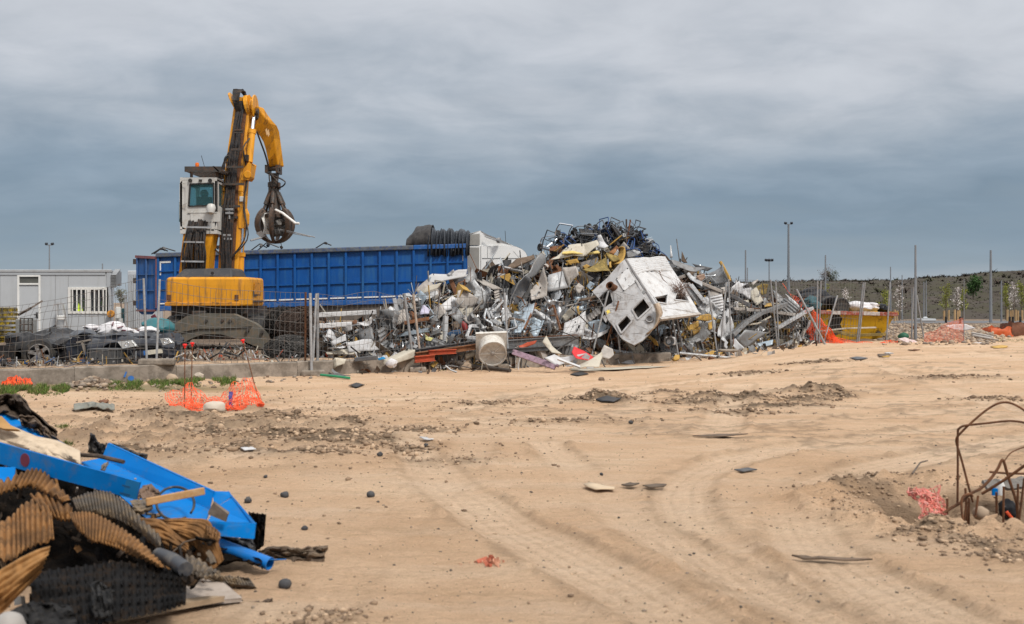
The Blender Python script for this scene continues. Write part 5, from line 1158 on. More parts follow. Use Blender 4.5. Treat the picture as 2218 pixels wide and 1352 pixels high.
    sheet('perforated_sheet','beige plate with punched holes right of the cream tray','plate',z(Z5,(740,1100),(765,1050),(832,1085),(838,1130),(800,1165),(740,1150)),'beige',d=25.2,crump=.03)
    for i,(a,b,r) in enumerate((((250,1190),(560,985),.022),((470,1175),(640,1040),.02),((500,760),(700,960),.014),((380,930),(640,1050),.014))):
        m = MB(); m.tube(wavy([P(*Z5(*a),24.9+i*.1),P(*Z5((a[0]+b[0])/2,(a[1]+b[1])/2-12),25.3),P(*Z5(*b),25.9)],8,.05,i),r,5); o = m.build('black_cable',hose,smooth=True); tag(o,('thick black cable bent up from the lilac channel','black cable crossing in front of the red sheet','thin dark wire arching over the torn mesh','thin dark wire sagging left of the red sheet')[i],'cable')
    # left foot
    m = MB(); a,b = Z4(690,1150),Z4(945,1078); p = P(*a,24.2); q = P(*b,24.9)
    m.hexa([P(*Z4(690,1205),24.3),P(*Z4(760,1212),24.2),P(*Z4(948,1150),25.0),P(*Z4(880,1140),25.2),P(*Z4(690,1165),24.35),P(*Z4(760,1172),24.25),P(*Z4(952,1085),25.05),P(*Z4(880,1080),25.25)]); o = m.build('white_casing',HM['cream'],bevel=.03); tag(o,'long cream box casing lying over the kerb below the white corrugated sheet','casing')
    sheet('cream_board','flat cream board sloping above the box casing','board',z(Z4,(240,1105),(430,1080),(520,1110),(430,1125),(250,1122)),'cream',d=24.6,crump=.02)
    sheet('crumpled_sheet','cream crumpled paper sheet on the ground right of the post bundle',W_,z(Z4,(258,1200),(300,1155),(385,1140),(372,1180),(300,1212)),'cream',d=23.9,crump=.1)
    sheet('blue_piece','small blue plate on the kerb beside the box casing','plate',z(Z4,(645,1160),(700,1140),(712,1158),(660,1172)),mat('bright_blue',(.01,.18,.38),.45),d=24.3,crump=.03)
    strip('grey_pipe','dull blue grey bar lying on the kerb left of the box casing','bar',Z4,[(470,1165),(650,1150)],.16,.1,'dark',0,d=24.2)
    m = MB(); m.blob(P(*Z4(760,1196),24.1),(.14,.1,.11),.4,2,2,seed=3); o = m.build('white_bag',sackw,smooth=True); tag(o,'small white bag on the kerb in front of the box casing','bag')
    m = MB(); m.tube([GP(695,817,.05),GP(725,820,.05),GP(757,823,.04)],.03,7); o = m.build('green_pipe',mat('green_plastic',(.02,.22,.10),.5,0,.2)); tag(o,'green plastic pipe lying on the sand by the post bundle','pipe')
    # ---------------- upper middle
    sheet('curved_sheet','large curved cream roof sheet with yellow underside near the top of the heap',W_,z(Z5,(335,378),(420,320),(480,258),(600,246),(705,236),(722,268),(620,318),(520,330),(430,362)),'cream',.7,crump=.06,tilt=(0,-.012))
    sheet('foam_lining','yellow foam lining under the large curved cream roof sheet','foam',z(Z5,(430,352),(520,322),(640,318),(725,268),(735,300),(620,330),(500,350),(420,375)),mat('foam_bright',(.58,.45,.16),.85,0,.2,(.35,.25,.08),4,.6),.6,crump=.05,th=.05)
    sheet('crumpled_sheet','shiny white sheet crumpled at the right end of the large curved roof sheet',W_,z(Z5,(712,196),(738,192),(798,282),(765,302),(705,285)),'white',.75,crump=.14)
    sheet('foam_sheet','large olive yellow foam backed panel curling below the roof sheet','foam sheet',z(Z5,(588,485),(640,462),(700,400),(782,326),(800,400),(812,462),(720,500),(640,505)),'olive',.6,crump=.07,crease=.12)
    m = MB(); q = [P(*Z5(*p),hd(*Z5(*p))-.75) for p in ((880,408),(912,380),(928,330),(925,285),(905,272))]; w = crspl([tuple(p) for p in q],5)
    m.grid(lambda u,v: Vector(w[min(len(w)-1,round(u*(len(w)-1)))])+Vector((-.26*v*(1-u*.5),.35*v,-.02*v)),len(w)-1,4); o = m.build('curved_foam_strip',HM['foam'],smooth=True,solid=.03); tag(o,'tall curved yellow foam strip standing left of the white booth','foam strip')
    sheet('wooden_board','orange brown board piece between the olive panel and the foam strip','board',z(Z5,(785,320),(855,288),(860,310),(830,335)),mat('orange_board',(.36,.17,.07),.8),.7)
    for i,(pp,mm,lb) in enumerate(((((770,330),(860,335),(885,380),(820,400),(790,370)),'olive','olive foam shard right of the large olive panel'),(((590,430),(620,412),(650,425),(610,455)),'foam','small yellow foam lump under the roof sheet'),(((470,380),(540,370),(560,400),(490,410)),'foam','flat yellow foam slab left of the small foam lump'),(((800,400),(815,390),(820,440),(805,445)),'foam','thin yellow foam stick on the olive panel'))):
        sheet('foam_piece',lb,'foam',z(Z5,*pp),mm,.6,th=.06,crump=.05)
    sheet(S,'pale grey square panel in the upper middle of the heap',W_,z(Z5,(324,492),(432,464),(478,600),(332,606)),'light',.55,crump=.02)
    sheet('folded_sheet','folded beige casing leaning on the pale grey square panel',W_,z(Z5,(432,445),(540,428),(566,500),(520,540),(478,596)),'beige',.5,crump=.05,crease=.14)
    sheet('crumpled_sheet','grey crumpled sheet like a sack left of the pale square panel',W_,z(Z5,(180,622),(240,560),(300,490),(318,560),(308,662),(240,690),(192,722)),'beige',.5,crump=.13)
    sheet('curved_sheet','dark curved sheet hanging over the upper left slope',W_,z(Z5,(20,625),(80,580),(172,548),(216,572),(130,640),(80,720),(30,742)),'dark',.45,crump=.05)
    sheet('curved_sheet','long grey sheet arching from the crest down the upper slope',W_,z(Z5,(60,565),(160,480),(230,345),(265,318),(302,332),(300,402),(240,480),(150,545)),'grey',.55,crump=.06,crease=.06)
    sheet('plank','weathered dark plank on the crest beside the white lorry cab','plank',z(Z5,(-5,425),(70,368),(208,344),(212,368),(130,405),(20,438)),'brown',.55,crump=.02,th=.06)
    sheet('triangular_sheet','white triangular panel with two slots low in the middle of the heap',W_,z(Z5,(425,986),(450,880),(540,830),(616,784),(622,850),(600,976),(520,968)),'white',.7,crump=.015,tilt=(.002,-.006))
    tri = bpy.data.objects['triangular_sheet']
    for a in ((562,906,.10,.05),(535,870,.04,.03),(548,932,.06,.03)):
        m = MB(); m.box(P(*Z5(a[0],a[1]),hd(*Z5(520,900))-.76),(a[3],.05,a[2]),(0,.3,0)); m.build('slot',black_plastic,tri)
    sheet('long_sheet','long pale door panel leaning down the middle slope',W_,z(Z5,(38,972),(90,860),(150,752),(216,720),(175,850),(100,962)),'bluegrey',.5,crump=.03)
    strip('wooden_strip','brown timber edge along the long pale door panel','timber',Z5,[(222,722),(130,925)],.06,.06,'rusty',.6)
    sheet(S,'pale domed sheet above the white triangular panel',W_,z(Z5,(420,830),(480,780),(540,770),(530,820),(450,865)),'cream',.5,crump=.06)
    sheet(S,'crumpled blue grey casing right of the white triangular panel',W_,z(Z5,(635,870),(720,850),(790,900),(760,960),(640,980)),'bluegrey',.55,crump=.08)
    sheet(S,'white curved gutter right of the triangular panel',W_,z(Z5,(640,980),(740,950),(800,920),(790,950),(720,990),(640,1010)),'white',.75,crump=.05)
    for i,(fn,pp,mm,lb) in enumerate(((Z5,((560,735),(545,735),(548,800),(562,800)),'foam','short yellow timber stub above the white triangular panel'),(Z5,((650,690),(670,690),(720,760),(700,765)),'brown','brown plank stub left of the booth'),(Z5,((620,590),(650,545),(690,570),(660,620)),'bluegrey','pale blue crumpled sheet beside the upper left edge of the booth'),(Z5,((520,600),(560,560),(600,590),(570,640)),'beige','tilted beige tile above the booth left edge'),(Z5,((540,700),(690,660),(700,675),(560,715)),'brown','flat brown plank pointing at the left corner of the booth'))):
        sheet('scrap_piece',lb,'scrap piece',z(fn,*pp),mm,.5,crump=.04,th=.03)
    # ---------------- right slope
    sheet('curved_sheet','large curved grey sheet with yellow torn edge standing up on the right slope',W_,z(Z6,(265,468),(335,445),(402,393),(440,460),(478,542),(455,560),(350,582),(300,520)),'grey',.55,crump=.05,crease=.1,tilt=(-.012,-.006))
    m = MB(); q = [P(*Z6(*p),hd(*Z6(*p))-.72) for p in ((402,392),(425,430),(448,475),(470,515),(480,545))]; w = crspl([tuple(p) for p in q],4); m.tube(w,.05,6); o = m.build('foam_strip',HM['foam'],smooth=True); tag(o,'yellow foam strip along the torn edge of the curved grey sheet','foam strip')
    sheet('long_sheet','long grey panel sloping beside the right edge of the white booth',W_,z(Z6,(105,545),(175,560),(240,640),(312,735),(242,768),(190,690)),'grey',.5,crump=.02)
    for a,b in (((150,560),(280,720)),((175,570),(300,730))): strip('steel_rail','narrow rail along the long grey panel beside the booth','rail',Z6,[a,b],.05,.07,'light',.62,'rails on the grey panel')
    sheet(S,'dark ragged sheet on the crest right of the booth',W_,z(Z6,(10,375),(70,385),(175,430),(260,470),(200,480),(80,440),(30,420)),'grey',.5,crump=.06)
    sheet(S,'dark flat sheet behind the curved grey sheet on the crest',W_,z(Z6,(155,412),(240,420),(345,440),(300,465),(230,450)),'dark',.3,crump=.03)
    sheet('pointed_shard','pointed dark shard sticking up on the right crest','shard',z(Z6,(90,312),(112,345),(142,402),(118,400),(92,388)),'brown',.4,crump=.03)
    sheet('pointed_shard','thin pale shard sticking up behind the top of the booth','shard',z(Z6,(6,262),(14,262),(26,358),(8,360)),'light',.3,crump=.03)
    sheet(S,'light grey torn sheet below the dark crest sheet',W_,z(Z6,(130,500),(185,445),(240,470),(260,540),(245,620),(190,560)),'light',.5,crump=.09)
    sheet('brown_board','brown torn board on the right slope','board',z(Z6,(205,505),(270,488),(285,515),(250,555)),mat('tan_board',(.30,.21,.16),.8),.62,crump=.05)
    strip('steel_channel','grey channel crossing below the curved grey sheet','beam',Z6,[(250,560),(440,640)],.14,.1,'beige',.55)
    sheet(S,'corrugated beige sheet below the curved grey sheet',W_,z(Z6,(310,615),(440,580),(455,620),(330,712),(300,680)),'beige',.5,crump=.04)
    bg = 'steel beams lying across the right slope'
    strip('steel_beam','long broad grey beam rising from the ground to the right in the right slope','beam',Z6,[(482,985),(600,875),(720,800),(908,732)],.34,.12,'grey',.8,bg)
    strip('steel_beam','straight grey beam pointing up right towards the orange netting','beam',Z6,[(845,922),(1122,762)],.22,.10,'light',.85,bg)
    strip('steel_beam','dark beam descending right behind the upright posts','beam',Z6,[(478,655),(692,770)],.16,.12,'dark',.6,bg)
    strip('steel_beam','long flat grey beam spanning the right slope behind the fence','beam',Z6,[(500,762),(760,780),(990,812)],.20,.1,'beige',.6,bg)
    strip('steel_beam','thin yellowish bar curving below the broad beam','beam',Z6,[(610,890),(700,880),(800,825)],.06,.05,'cream',.8,bg)
    sheet(S,'white leaning panel at the right end of the heap',W_,z(Z6,(915,642),(990,700),(1066,782),(1002,796),(960,720)),'light',.5,crump=.01)
    sheet(S,'grey panel sloping down beside the white leaning panel',W_,z(Z6,(822,612),(908,680),(985,785),(935,770),(850,700)),'grey',.45,crump=.02)
    sheet(S,'light beige board standing in the right slope behind two posts',W_,z(Z6,(640,620),(690,588),(742,700),(690,738),(650,680)),'cream',.5,crump=.02)
    sheet(S,'white crumpled sheet on top of the right slope',W_,z(Z6,(520,622),(600,605),(645,600),(640,690),(580,650)),'white',.5,crump=.08)
    sheet('curved_sheet','small white curved sheet end on the right crest',W_,z(Z6,(540,545),(580,560),(622,595),(570,590),(545,570)),'white',.4,crump=.08)
    sheet('plank','thin grey plank pointing up on the right crest','plank',z(Z6,(650,555),(698,530),(700,542),(660,580)),'beige',.4,crump=.03)
    sheet('curved_sheet','dark arched sheet on the right crest',W_,z(Z6,(680,600),(720,570),(765,580),(770,640),(740,660)),'olive',.4,crump=.06)
    sheet('tall_sheet','tall white folded sheet standing behind the left leaning post',W_,z(Z6,(370,985),(395,880),(412,808),(425,850),(440,960),(400,1000)),'white',.7,crump=.04)
    sheet('tall_sheet','second tall white sheet beside the folded one',W_,z(Z6,(425,965),(440,800),(462,762),(490,830),(512,900),(470,950)),'white',.75,crump=.03,crease=.1)
    sheet('triangular_sheet','grey triangular curved panel at the right foot of the heap',W_,z(Z6,(520,1010),(590,932),(680,940),(782,948),(690,1010),(600,1078)),'grey',.8,crump=.05)
    sheet(S,'white torn sheet at the ground in front of the triangular grey panel',W_,z(Z6,(495,1010),(520,1005),(585,1105),(540,1108),(505,1060)),'white',.9,crump=.04)
    sheet('curved_sheet','broad grey curved trough under the yellow foam slabs',W_,z(Z6,(60,1000),(180,990),(260,870),(290,920),(330,960),(260,1030),(160,1060)),'grey',.6,crump=.06)
    for i,(pp,lb) in enumerate(((((205,852),(250,812),(310,804),(372,848),(300,862)),'large yellow foam slab under the booth lower right corner'),(((130,930),(175,890),(232,868),(228,905),(170,950)),'tilted yellow foam slab left of the grey trough'),(((165,965),(200,930),(245,915),(240,940),(190,972)),'smaller yellow foam slab under the tilted one'),(((308,885),(335,868),(338,925),(312,935)),'upright yellow foam slab right of the large one'),(((260,1130),(330,1100),(420,1115),(380,1145),(300,1140)),'yellow foam slab on the ground near the flat steel bar'),(((590,1085),(690,1068),(696,1085),(610,1105)),'long yellow foam strip on the ground below the triangular panel'),(((25,1165),(45,1135),(80,1130),(75,1165),(40,1180)),'yellow foam block on the sand left of the flat steel bar'))):
        sheet('foam_slab',lb,'foam slab',z(Z6,*pp),'foam',.7 if i < 4 else 1.0,th=.09,crump=.03,group='yellow foam slabs')
    sheet('clear_sheet','dented pale glassy panel lying at the right foot of the heap','panel',z(Z6,(690,1045),(740,1030),(802,1032),(796,1070),(700,1072)),'bluegrey',.9,crump=.04)
    m = MB(); m.bx(P(*Z6(405,1105),28.1),P(*Z6(520,1082),28.5)); o = m.build('concrete_block',concrete,bevel=.03); tag(o,'broken concrete block under the right posts','block')
    m = MB(); m.lathe(P(*Z5(1270,1025),28.0),(.0,-1,.1),[(.13,.3),(.13,0),(.08,0),(.07,.1),(0,.1)],14); m.bx(P(*Z5(1250,1050),28.05),P(*Z5(1312,985),28.4)); o = m.build('white_housing',HM['white'],bevel=.02); tag(o,'white housing with a round opening under the booth','housing')
    sheet('twisted_foam','twisted pale yellow foam strip under the booth','foam strip',z(Z5,(1105,985),(1130,978),(1170,1020),(1190,1065),(1165,1050),(1140,1015)),'foam',.9,th=.05,crump=.05)
heroes()

# ---------------------------------------------------------------- toppled white booth
def rayplane(px,py,p0,n):
    dv = P(px,py,1.0) - Vector((0,0,CAMH)); o = Vector((0,0,CAMH)); t = (p0-o).dot(n) / dv.dot(n); return o + dv * t
def make_booth():
    A,D_,C = P(*Z5(932,368),29.0),P(*Z5(672,622),28.75),P(*Z5(1165,742),27.7)
    n1 = (D_-A).cross(C-A).normalized();
    if n1.y > 0: n1 = -n1
    def f1(x,y,o=0): return rayplane(*Z5(x,y),A,n1) + n1 * o
    B = P(*Z5(1242,352),30.9); n2 = (B-A).cross(C-A).normalized()
    if n2.y > 0: n2 = -n2
    def f2(x,y,o=0): return rayplane(*Z5(x,y),A,n2) + n2 * o
    T = empty('toppled_booth',P(*Z5(1100,1050),28),'toppled white metal booth with ribbed roof edge, torn window holes and an open hatch','booth')
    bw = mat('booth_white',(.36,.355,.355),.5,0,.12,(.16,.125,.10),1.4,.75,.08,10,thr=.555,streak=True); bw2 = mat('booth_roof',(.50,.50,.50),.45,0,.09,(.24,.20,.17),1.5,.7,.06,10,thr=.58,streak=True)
    outer = [(932,368),(668,625),(725,690),(790,840),(898,982),(1000,1056),(1060,1020),(1130,940),(1190,850),(1165,742)]
    holes = [[(722,678),(800,618),(832,708),(764,758)],[(985,772),(1075,686),(1132,762),(1030,852)],[(866,892),(944,816),(988,862),(904,956)],[(748,822),(772,812),(792,850),(778,868)]]
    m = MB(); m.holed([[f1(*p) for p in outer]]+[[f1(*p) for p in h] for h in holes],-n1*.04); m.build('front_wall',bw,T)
    fw = bpy.data.objects['front_wall']
    m = MB(); dk = mat('booth_shade',(.03,.028,.026),.9,0,.4,(.08,.06,.04),4,.6); m.prism([f1(*p,-.22) for p in [(930,420),(720,640),(900,960),(1000,1030),(1150,830),(1120,720)]],-n1*.02); m.build('shade_backing',dk,T)  # dark panel added behind the holes to paint the shade of the hollow booth
    for h in holes[1:3]:
        m = MB()
        for a,b in zip(h,h[1:]+h[:1]): m.beam(f1(*a,.01),f1(*b,.01),.05,.05,n1)
        m.build('window_frame',bw,fw)
    m = MB(); hp = [(855,532),(955,450),(1018,545),(920,632)]; m.prism([f1(*p,.012) for p in hp],n1*.022); ht = m.build('hatch',bw2,fw,bevel=.006)
    m = MB()
    for a,b in zip(hp,hp[1:]+hp[:1]): m.beam(f1(*a,.008),f1(*b,.008),.012,.012,n1)
    m.build('hatch_seam',mat('gap_grey',None),ht)
    for p in ((908,490),(952,452),(1010,545),(962,590),(918,630),(862,535)):
        m = MB(); m.lathe(f1(*p,.03),n1,[(0,.015),(.02,.012),(.022,0)],8); m.build('bolt',rubber,ht)
    m = MB(); m.tube([f1(930,528,.036),f1(938,545,.036),f1(932,556,.036)],.007,4); m.build('latch',steel_dark,ht)
    m = MB(); q0 = f1(846,603,-.08); q1 = P(*Z5(803,587),f1(803,587).y-.30); ax = (q1-q0).normalized()
    m.lathe(q0,ax,[(.10,0),(.10,(q1-q0).length-.05),(.125,(q1-q0).length-.04),(.125,(q1-q0).length),(.088,(q1-q0).length),(.085,.08),(0,.08)],20); m.build('stub_pipe',rust,fw,smooth=True)
    m = MB(); m.lathe(f1(1122,850,.0),n1,[(.085,-.1),(.085,.05),(.105,.05),(.105,.0)],18); m.build('ring_vent',bw,fw)
    m = MB(); m.prism([f1(1058,640,.006),f1(1075,622,.006),f1(1090,640,.006),f1(1072,658,.006)],n1*.003); m.build('tape_patch',mat('gap_grey',None),fw)
    m = MB(); m.prism([f1(x,y,.006) for x,y in ((785,770),(795,778),(808,768),(803,784),(814,795),(798,796),(790,812),(786,795),(772,788),(784,783))],n1*.003); m.build('yellow_mark',mat('yellow_marker',(.62,.48,.10),.8,0,.3),fw)
    # second face: ribbed top and smooth skin with two torn windows
    o2 = [(934,369),(1242,352),(1385,560),(1520,798),(1360,812),(1205,832),(1165,742)]
    h2 = [[(1152,672),(1190,664),(1262,656),(1250,724),(1180,716)],[(1312,700),(1330,640),(1400,628),(1432,702),(1370,708)]]
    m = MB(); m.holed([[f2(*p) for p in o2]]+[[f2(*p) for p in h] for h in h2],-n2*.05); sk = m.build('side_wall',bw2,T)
    m = MB()
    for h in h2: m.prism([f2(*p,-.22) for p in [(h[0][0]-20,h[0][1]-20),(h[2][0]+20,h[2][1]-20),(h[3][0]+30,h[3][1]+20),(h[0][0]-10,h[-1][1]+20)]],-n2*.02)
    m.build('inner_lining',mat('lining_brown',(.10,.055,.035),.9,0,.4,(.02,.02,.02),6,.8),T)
    for k in range(9):
        t = (k+.3) / 9; a = Vector((934+(1010-934)*t*1.0,369+(484-369)*t)); b = Vector((1242+(1308-1242)*t,352+(460-352)*t))
        m = MB(); N = 12; p0,p1 = f2(a.x+4,a.y),f2(b.x-2,b.y); dn = (f2(a.x+8,a.y+13)-f2(a.x,a.y)).normalized() if False else (C-A).normalized()
        m.grid(lambda u,v: p0.lerp(p1,u)+dn*(.075*(v-.5)*2*.62)+n2*(.004+.030*math.sin(v*math.pi)+.004*noise.noise((u*9+k,v,k))),N,6); m.build('roof_rib',bw2,sk,smooth=True)
    for h in h2:
        m = MB()
        for a,b in zip(h,h[1:]+h[:1]): m.beam(f2(*a,.012),f2(*b,.012),.05,.03,n2)
        m.build('window_frame',bw2,sk)
    m = MB(); m.tube([f2(1198,450,.008),f2(1208,490,.01),f2(1232,525,.012),f2(1262,548,.008)],.010,4); m.tube([f2(1195,470,.01),f2(1212,478,.01)],.014,4); m.build('tear',rust,sk)
    m = MB(); m.beam(f2(1165,742,.01),f2(1215,832,.01),.05,.05,n2); m.beam(f2(936,372,.02),f2(1165,742,.02),.05,.05,n2); m.build('corner_trim',bw,sk)
    m = MB(); m.beam(f2(1205,838),f2(1520,803),.07,.10,n2); m.build('sill_beam',HM['beige'],sk)
    # torn insulation flap
    m = MB(); w = [(1195,708),(1212,745),(1222,790),(1205,850),(1170,905),(1120,945)]
    m.grid(lambda u,v: P(*Z5(w[min(5,round(u*5))][0]-42*v*(1-u*.3),w[min(5,round(u*5))][1]+14*v),27.45-.22*math.sin(v*3.1))+Vector((.03*noise.noise((u*9,v*4,2)),.05*noise.noise((u*7,v*9,3)),0)),5,8); o = m.build('insulation_flap',mat('insulation',(.42,.34,.26),.9,0,.25,(.22,.15,.10),5,.6,.3),T,smooth=True,solid=.03)
    def warp(o):
        w0 = Vector(o['_w']); me = o.data; bm = bmesh.new(); bm.from_mesh(me)
        if o.name.startswith(('front_wall','side_wall')):
            bmesh.ops.triangulate(bm,faces=bm.faces[:]); long_ = [e for e in bm.edges if e.calc_length() > .12]; bmesh.ops.subdivide_edges(bm,edges=long_,cuts=6)
        for v in bm.verts:
            p = v.co + w0; nn = n1 * .6 + n2 * .6
            v.co += nn * (.085*noise.noise(p*1.15+Vector((3,1,2)))+.030*noise.noise(p*3.1)+.05*min(0,noise.noise(p*1.9+Vector((9,9,1))))) + Vector((.03*noise.noise(p*2.0+Vector((5,0,0))),0,.03*noise.noise(p*2.0+Vector((0,0,7)))))
        bm.to_mesh(me); bm.free(); me.update()
        for c_ in o.children: warp(c_)
    for c_ in T.children: warp(c_)
    # brush of dry wire in the right window
    rr = random.Random(5); m = MB(); c = f2(1345,625,.1)
    for k in range(170):
        v = Vector((rr.gauss(0,1),rr.gauss(0,1),rr.gauss(0,1))).normalized() * rr.uniform(.18,.34); v2 = v + Vector((rr.gauss(0,.08),rr.gauss(0,.08),rr.gauss(0,.08)))
        m.tube([c+v*.2,c+v*.7,c+v2],.004,3,False)
    o = m.build('dry_brush',mat('dry_brush',(.16,.10,.075),.9,0,.3)); tag(o,'ball of dry brown twigs stuck over the right window of the white booth','brush')
make_booth()

# ---------------------------------------------------------------- wheeled cart frames on the top
def cart(kind):
    """pushcart or walker frame with castors, about one metre"""
    rr = random.Random(kind*13+1); fm = [mat('cart_steel',(.10,.11,.125),.45,.5,.3,(.05,.04,.035),5,.5,rnd=.4),mat('cart_blue',(.02,.06,.19),.45,.1,.25,(.05,.05,.06),4,.4,rnd=.3),chrome][kind % 3]
    T = empty('pushcart',(0,0,0))
    w,l,h = .42,.75,.62; m = MB()
    for s in (-w/2,w/2):
        m.tube(crspl([(s,-l/2,.08),(s,-l/2+.02,h),(s,-l/2-.12,h+.22)],4),.019,6)
        m.tube(crspl([(s,l/2,.08),(s,l/2-.05,h*.6),(s,-l/2+.03,h*.8)],4),.019,6)
        m.tube([(s,-l/2,.14),(s,l/2,.14)],.019,6)
    m.tube([(-w/2,-l/2-.12,h+.22),(w/2,-l/2-.12,h+.22)],.024,6); m.tube([(-w/2,l/2,.14),(w/2,l/2,.14)],.018,6); m.tube([(-w/2,-l/2,.14),(w/2,-l/2,.14)],.018,6); m.tube([(-w/2,0,.14),(w/2,.05,.5)],.015,5)
    m.build('frame',fm,T,smooth=True)
    if kind != 2:
        m = MB(); m.hexa([(-w/2+.02,-l/2+.1,.30),(w/2-.02,-l/2+.1,.30),(w/2-.02,l/2-.12,.27),(-w/2+.02,l/2-.12,.27),(-w/2+.02,-l/2+.1,.36),(w/2-.02,-l/2+.1,.36),(w/2-.02,l/2-.12,.33),(-w/2+.02,l/2-.12,.33)]); m.build('seat',[black_plastic,HM['blue'],black_plastic][kind % 3],T,bevel=.02)
    for s in (-w/2,w/2):
        for e in (-l/2,l/2):
            m = MB(); r = .11 if e > 0 else .085; m.lathe((s,e,.09),(1,0,0),[(0,-.02),(r*.45,-.025),(r*.55,-.03),(r*.95,-.03),(r,-.015),(r,.015),(r*.95,.03),(r*.55,.03),(r*.45,.025),(0,.02)],14); m.build('wheel',rubber,T,smooth=True)
    return T
def copy_tree(o,parent=None):
    c = o.copy(); COL.objects.link(c); c.parent = parent
    for ch in list(o.children): copy_tree(ch,c)
    return c
CART_PROTOS = [cart(k) for k in range(3)]; used = [False] * 3
def place_cart(k,px,py,d,rot,label,s=1.0):
    o = CART_PROTOS[k] if not used[k] else copy_tree(CART_PROTOS[k]); used[k] = True
    o.location = P(px,py,d); o.rotation_euler = rot; o.scale = (s,s,s); tag(o,label,'pushcart','wheeled cart frames tangled on top of the heap'); return o
place_cart(1,*Z5(612,165),32.6,(2.6,.4,.6),'blue cart frame with black wheels up, highest at the left of the heap top')
place_cart(2,*Z5(352,320),32.2,(.15,.1,.5),'chrome walker frame standing at the left end of the heap top',1.15)
place_cart(1,*Z5(370,268),32.6,(1.6,.5,1.4),'blue cart frame lying behind the chrome walker')
place_cart(0,*Z5(905,160),32.8,(2.8,.3,1.0),'dark cart frame with a wheel sticking up beside the thin upright rod')
rr = random.Random(3)
for i in range(34):
    t = i / 33; x = 440 + 720 * (i*.618 % 1); top = interp([(430,250),(520,205),(640,190),(780,165),(900,170),(980,195),(1080,250),(1190,330)],x); y = top + rr.uniform(5,110) * (1 if x > 720 else .35)
    place_cart(0 if rr.random() < .75 else 1,*Z5(x,y),hd(*Z5(x,y))-.2+rr.uniform(0,.6),(rr.uniform(-3,3),rr.uniform(-1.2,1.2),rr.uniform(-3,3)),'dark wheeled cart frame tangled among the others on the heap top',rr.uniform(.62,.9))
m = MB(); m.tube([P(*Z5(938,190),33),P(*Z5(938,55),33)],.03,6); o = m.build('upright_rod',steel_dark); tag(o,'thin straight rod standing up from the top of the heap','rod')
m = MB(); m.tube([P(*Z5(960,60),33),P(*Z5(1012,110),33),P(*Z5(985,160),33)],.008,4); m.tube([P(*Z5(1035,170),33),P(*Z5(1072,172),33),P(*Z5(1072,225),33)],.008,4); o = m.build('loose_wire',steel_dark); tag(o,'thin kinked wires against the sky right of the upright rod','wire')
m = MB(); m.beam(P(*Z5(960,160),32.6),P(*Z5(995,118),32.4),.04,.03); o = m.build('short_bar',black_plastic); tag(o,'short black bar slanting up right of the upright rod','bar')
sheet('dark_board','dark square board standing among the cart frames on top','board',z(Z5,(822,145),(875,120),(896,170),(842,205)),'dark',d=32.4,crump=.01)
strip('flat_bar','flat dark bars at the left end of the heap top','bar',Z5,[(258,280),(330,300),(420,292)],.08,.06,'dark',d=32.2)
sheet(S,'white flat sheet lying under the cart frames right of the foam strip','scrap sheet',z(Z5,(940,305),(1000,298),(1060,330),(1010,352),(942,345)),'light',.5,crump=.04)
sheet('brown_board','brown scrap board at the top corner of the booth','board',z(Z5,(1190,345),(1215,325),(1260,350),(1290,385),(1255,380)),'brown',.5,crump=.06)

# ---------------------------------------------------------------- medium pieces, each its own object
def proto_shapes():
    out = {}
    def bent():
        m = MB(); m.grid(lambda u,v: ((u-.5),.30*abs(u-.45) ** 1.3+.03*noise.noise((u*5,v*5,1)),(v-.5)*.7),10,6); return m,.012
    def curl():
        m = MB(); m.grid(lambda u,v: (.5*math.sin((u-.5)*2.4),.5-.5*math.cos((u-.5)*2.4),(v-.5)*.6*(1-.3*u)),12,5); return m,.012
    def crum():
        m = MB(); m.grid(lambda u,v: ((u-.5)+.06*noise.noise((u*6,v*6,3)),.22*noise.fractal((u*3,v*3,8),1,2,3),(v-.5)*.8),14,12); return m,.010
    def case():
        m = MB(); m.bx((-.5,0,-.3),(.5,.03,.3)); m.bx((-.5,.03,-.3),(-.47,.3,.3)); m.bx((.47,.03,-.3),(.5,.3,.3)); m.bx((-.47,.03,.27),(.47,.3,.3)); return m,0
    def chan():
        m = MB(); m.bx((-.6,0,-.07),(.6,.02,.07)); m.bx((-.6,.02,.05),(.6,.12,.07)); m.bx((-.6,.02,-.07),(.6,.12,-.05)); return m,0
    def tubep():
        m = MB(); m.tube(crspl([(-.6,0,0),(-.1,.02,.02),(.3,0,.0),(.5,.0,.22)],5),.035,8); return m,0
    def corr():
        m = MB(); m.grid(lambda u,v: ((u-.5),.02*math.sin(u*60)+.12*(v-.4) ** 2,(v-.5)*.7),60,4); return m,.006
    def frame():
        m = MB(); q = [Vector(p) for p in ((-.45,0,-.3),(.45,.05,-.3),(.4,0,.3),(-.45,0,.28))]
        for a,b in zip(q,q[1:]+q[:1]): m.beam(a,b,.06,.05,(0,1,0))
        return m,0
    def tri():
        m = MB(); m.prism([(-.5,0,-.35),(.5,.06,-.25),(-.1,.0,.4)],(0,.015,0)); return m,0
    def box():
        m = MB(); m.hexa([(-.35,-.15,-.22),(.35,-.15,-.2),(.33,.15,-.22),(-.35,.15,-.22),(-.3,-.13,.2),(.36,-.15,.22),(.33,.15,.2),(-.33,.15,.22)]); return m,0
    for nm,fn in (('bent_sheet',bent),('curled_sheet',curl),('crumpled_sheet',crum),('open_casing',case),('metal_channel',chan),('bent_tube',tubep),('corrugated_sheet',corr),('metal_hoop',frame),('torn_offcut',tri),('dented_box',box)):
        out[nm] = fn()
    return out
PS = proto_shapes(); PO = {}
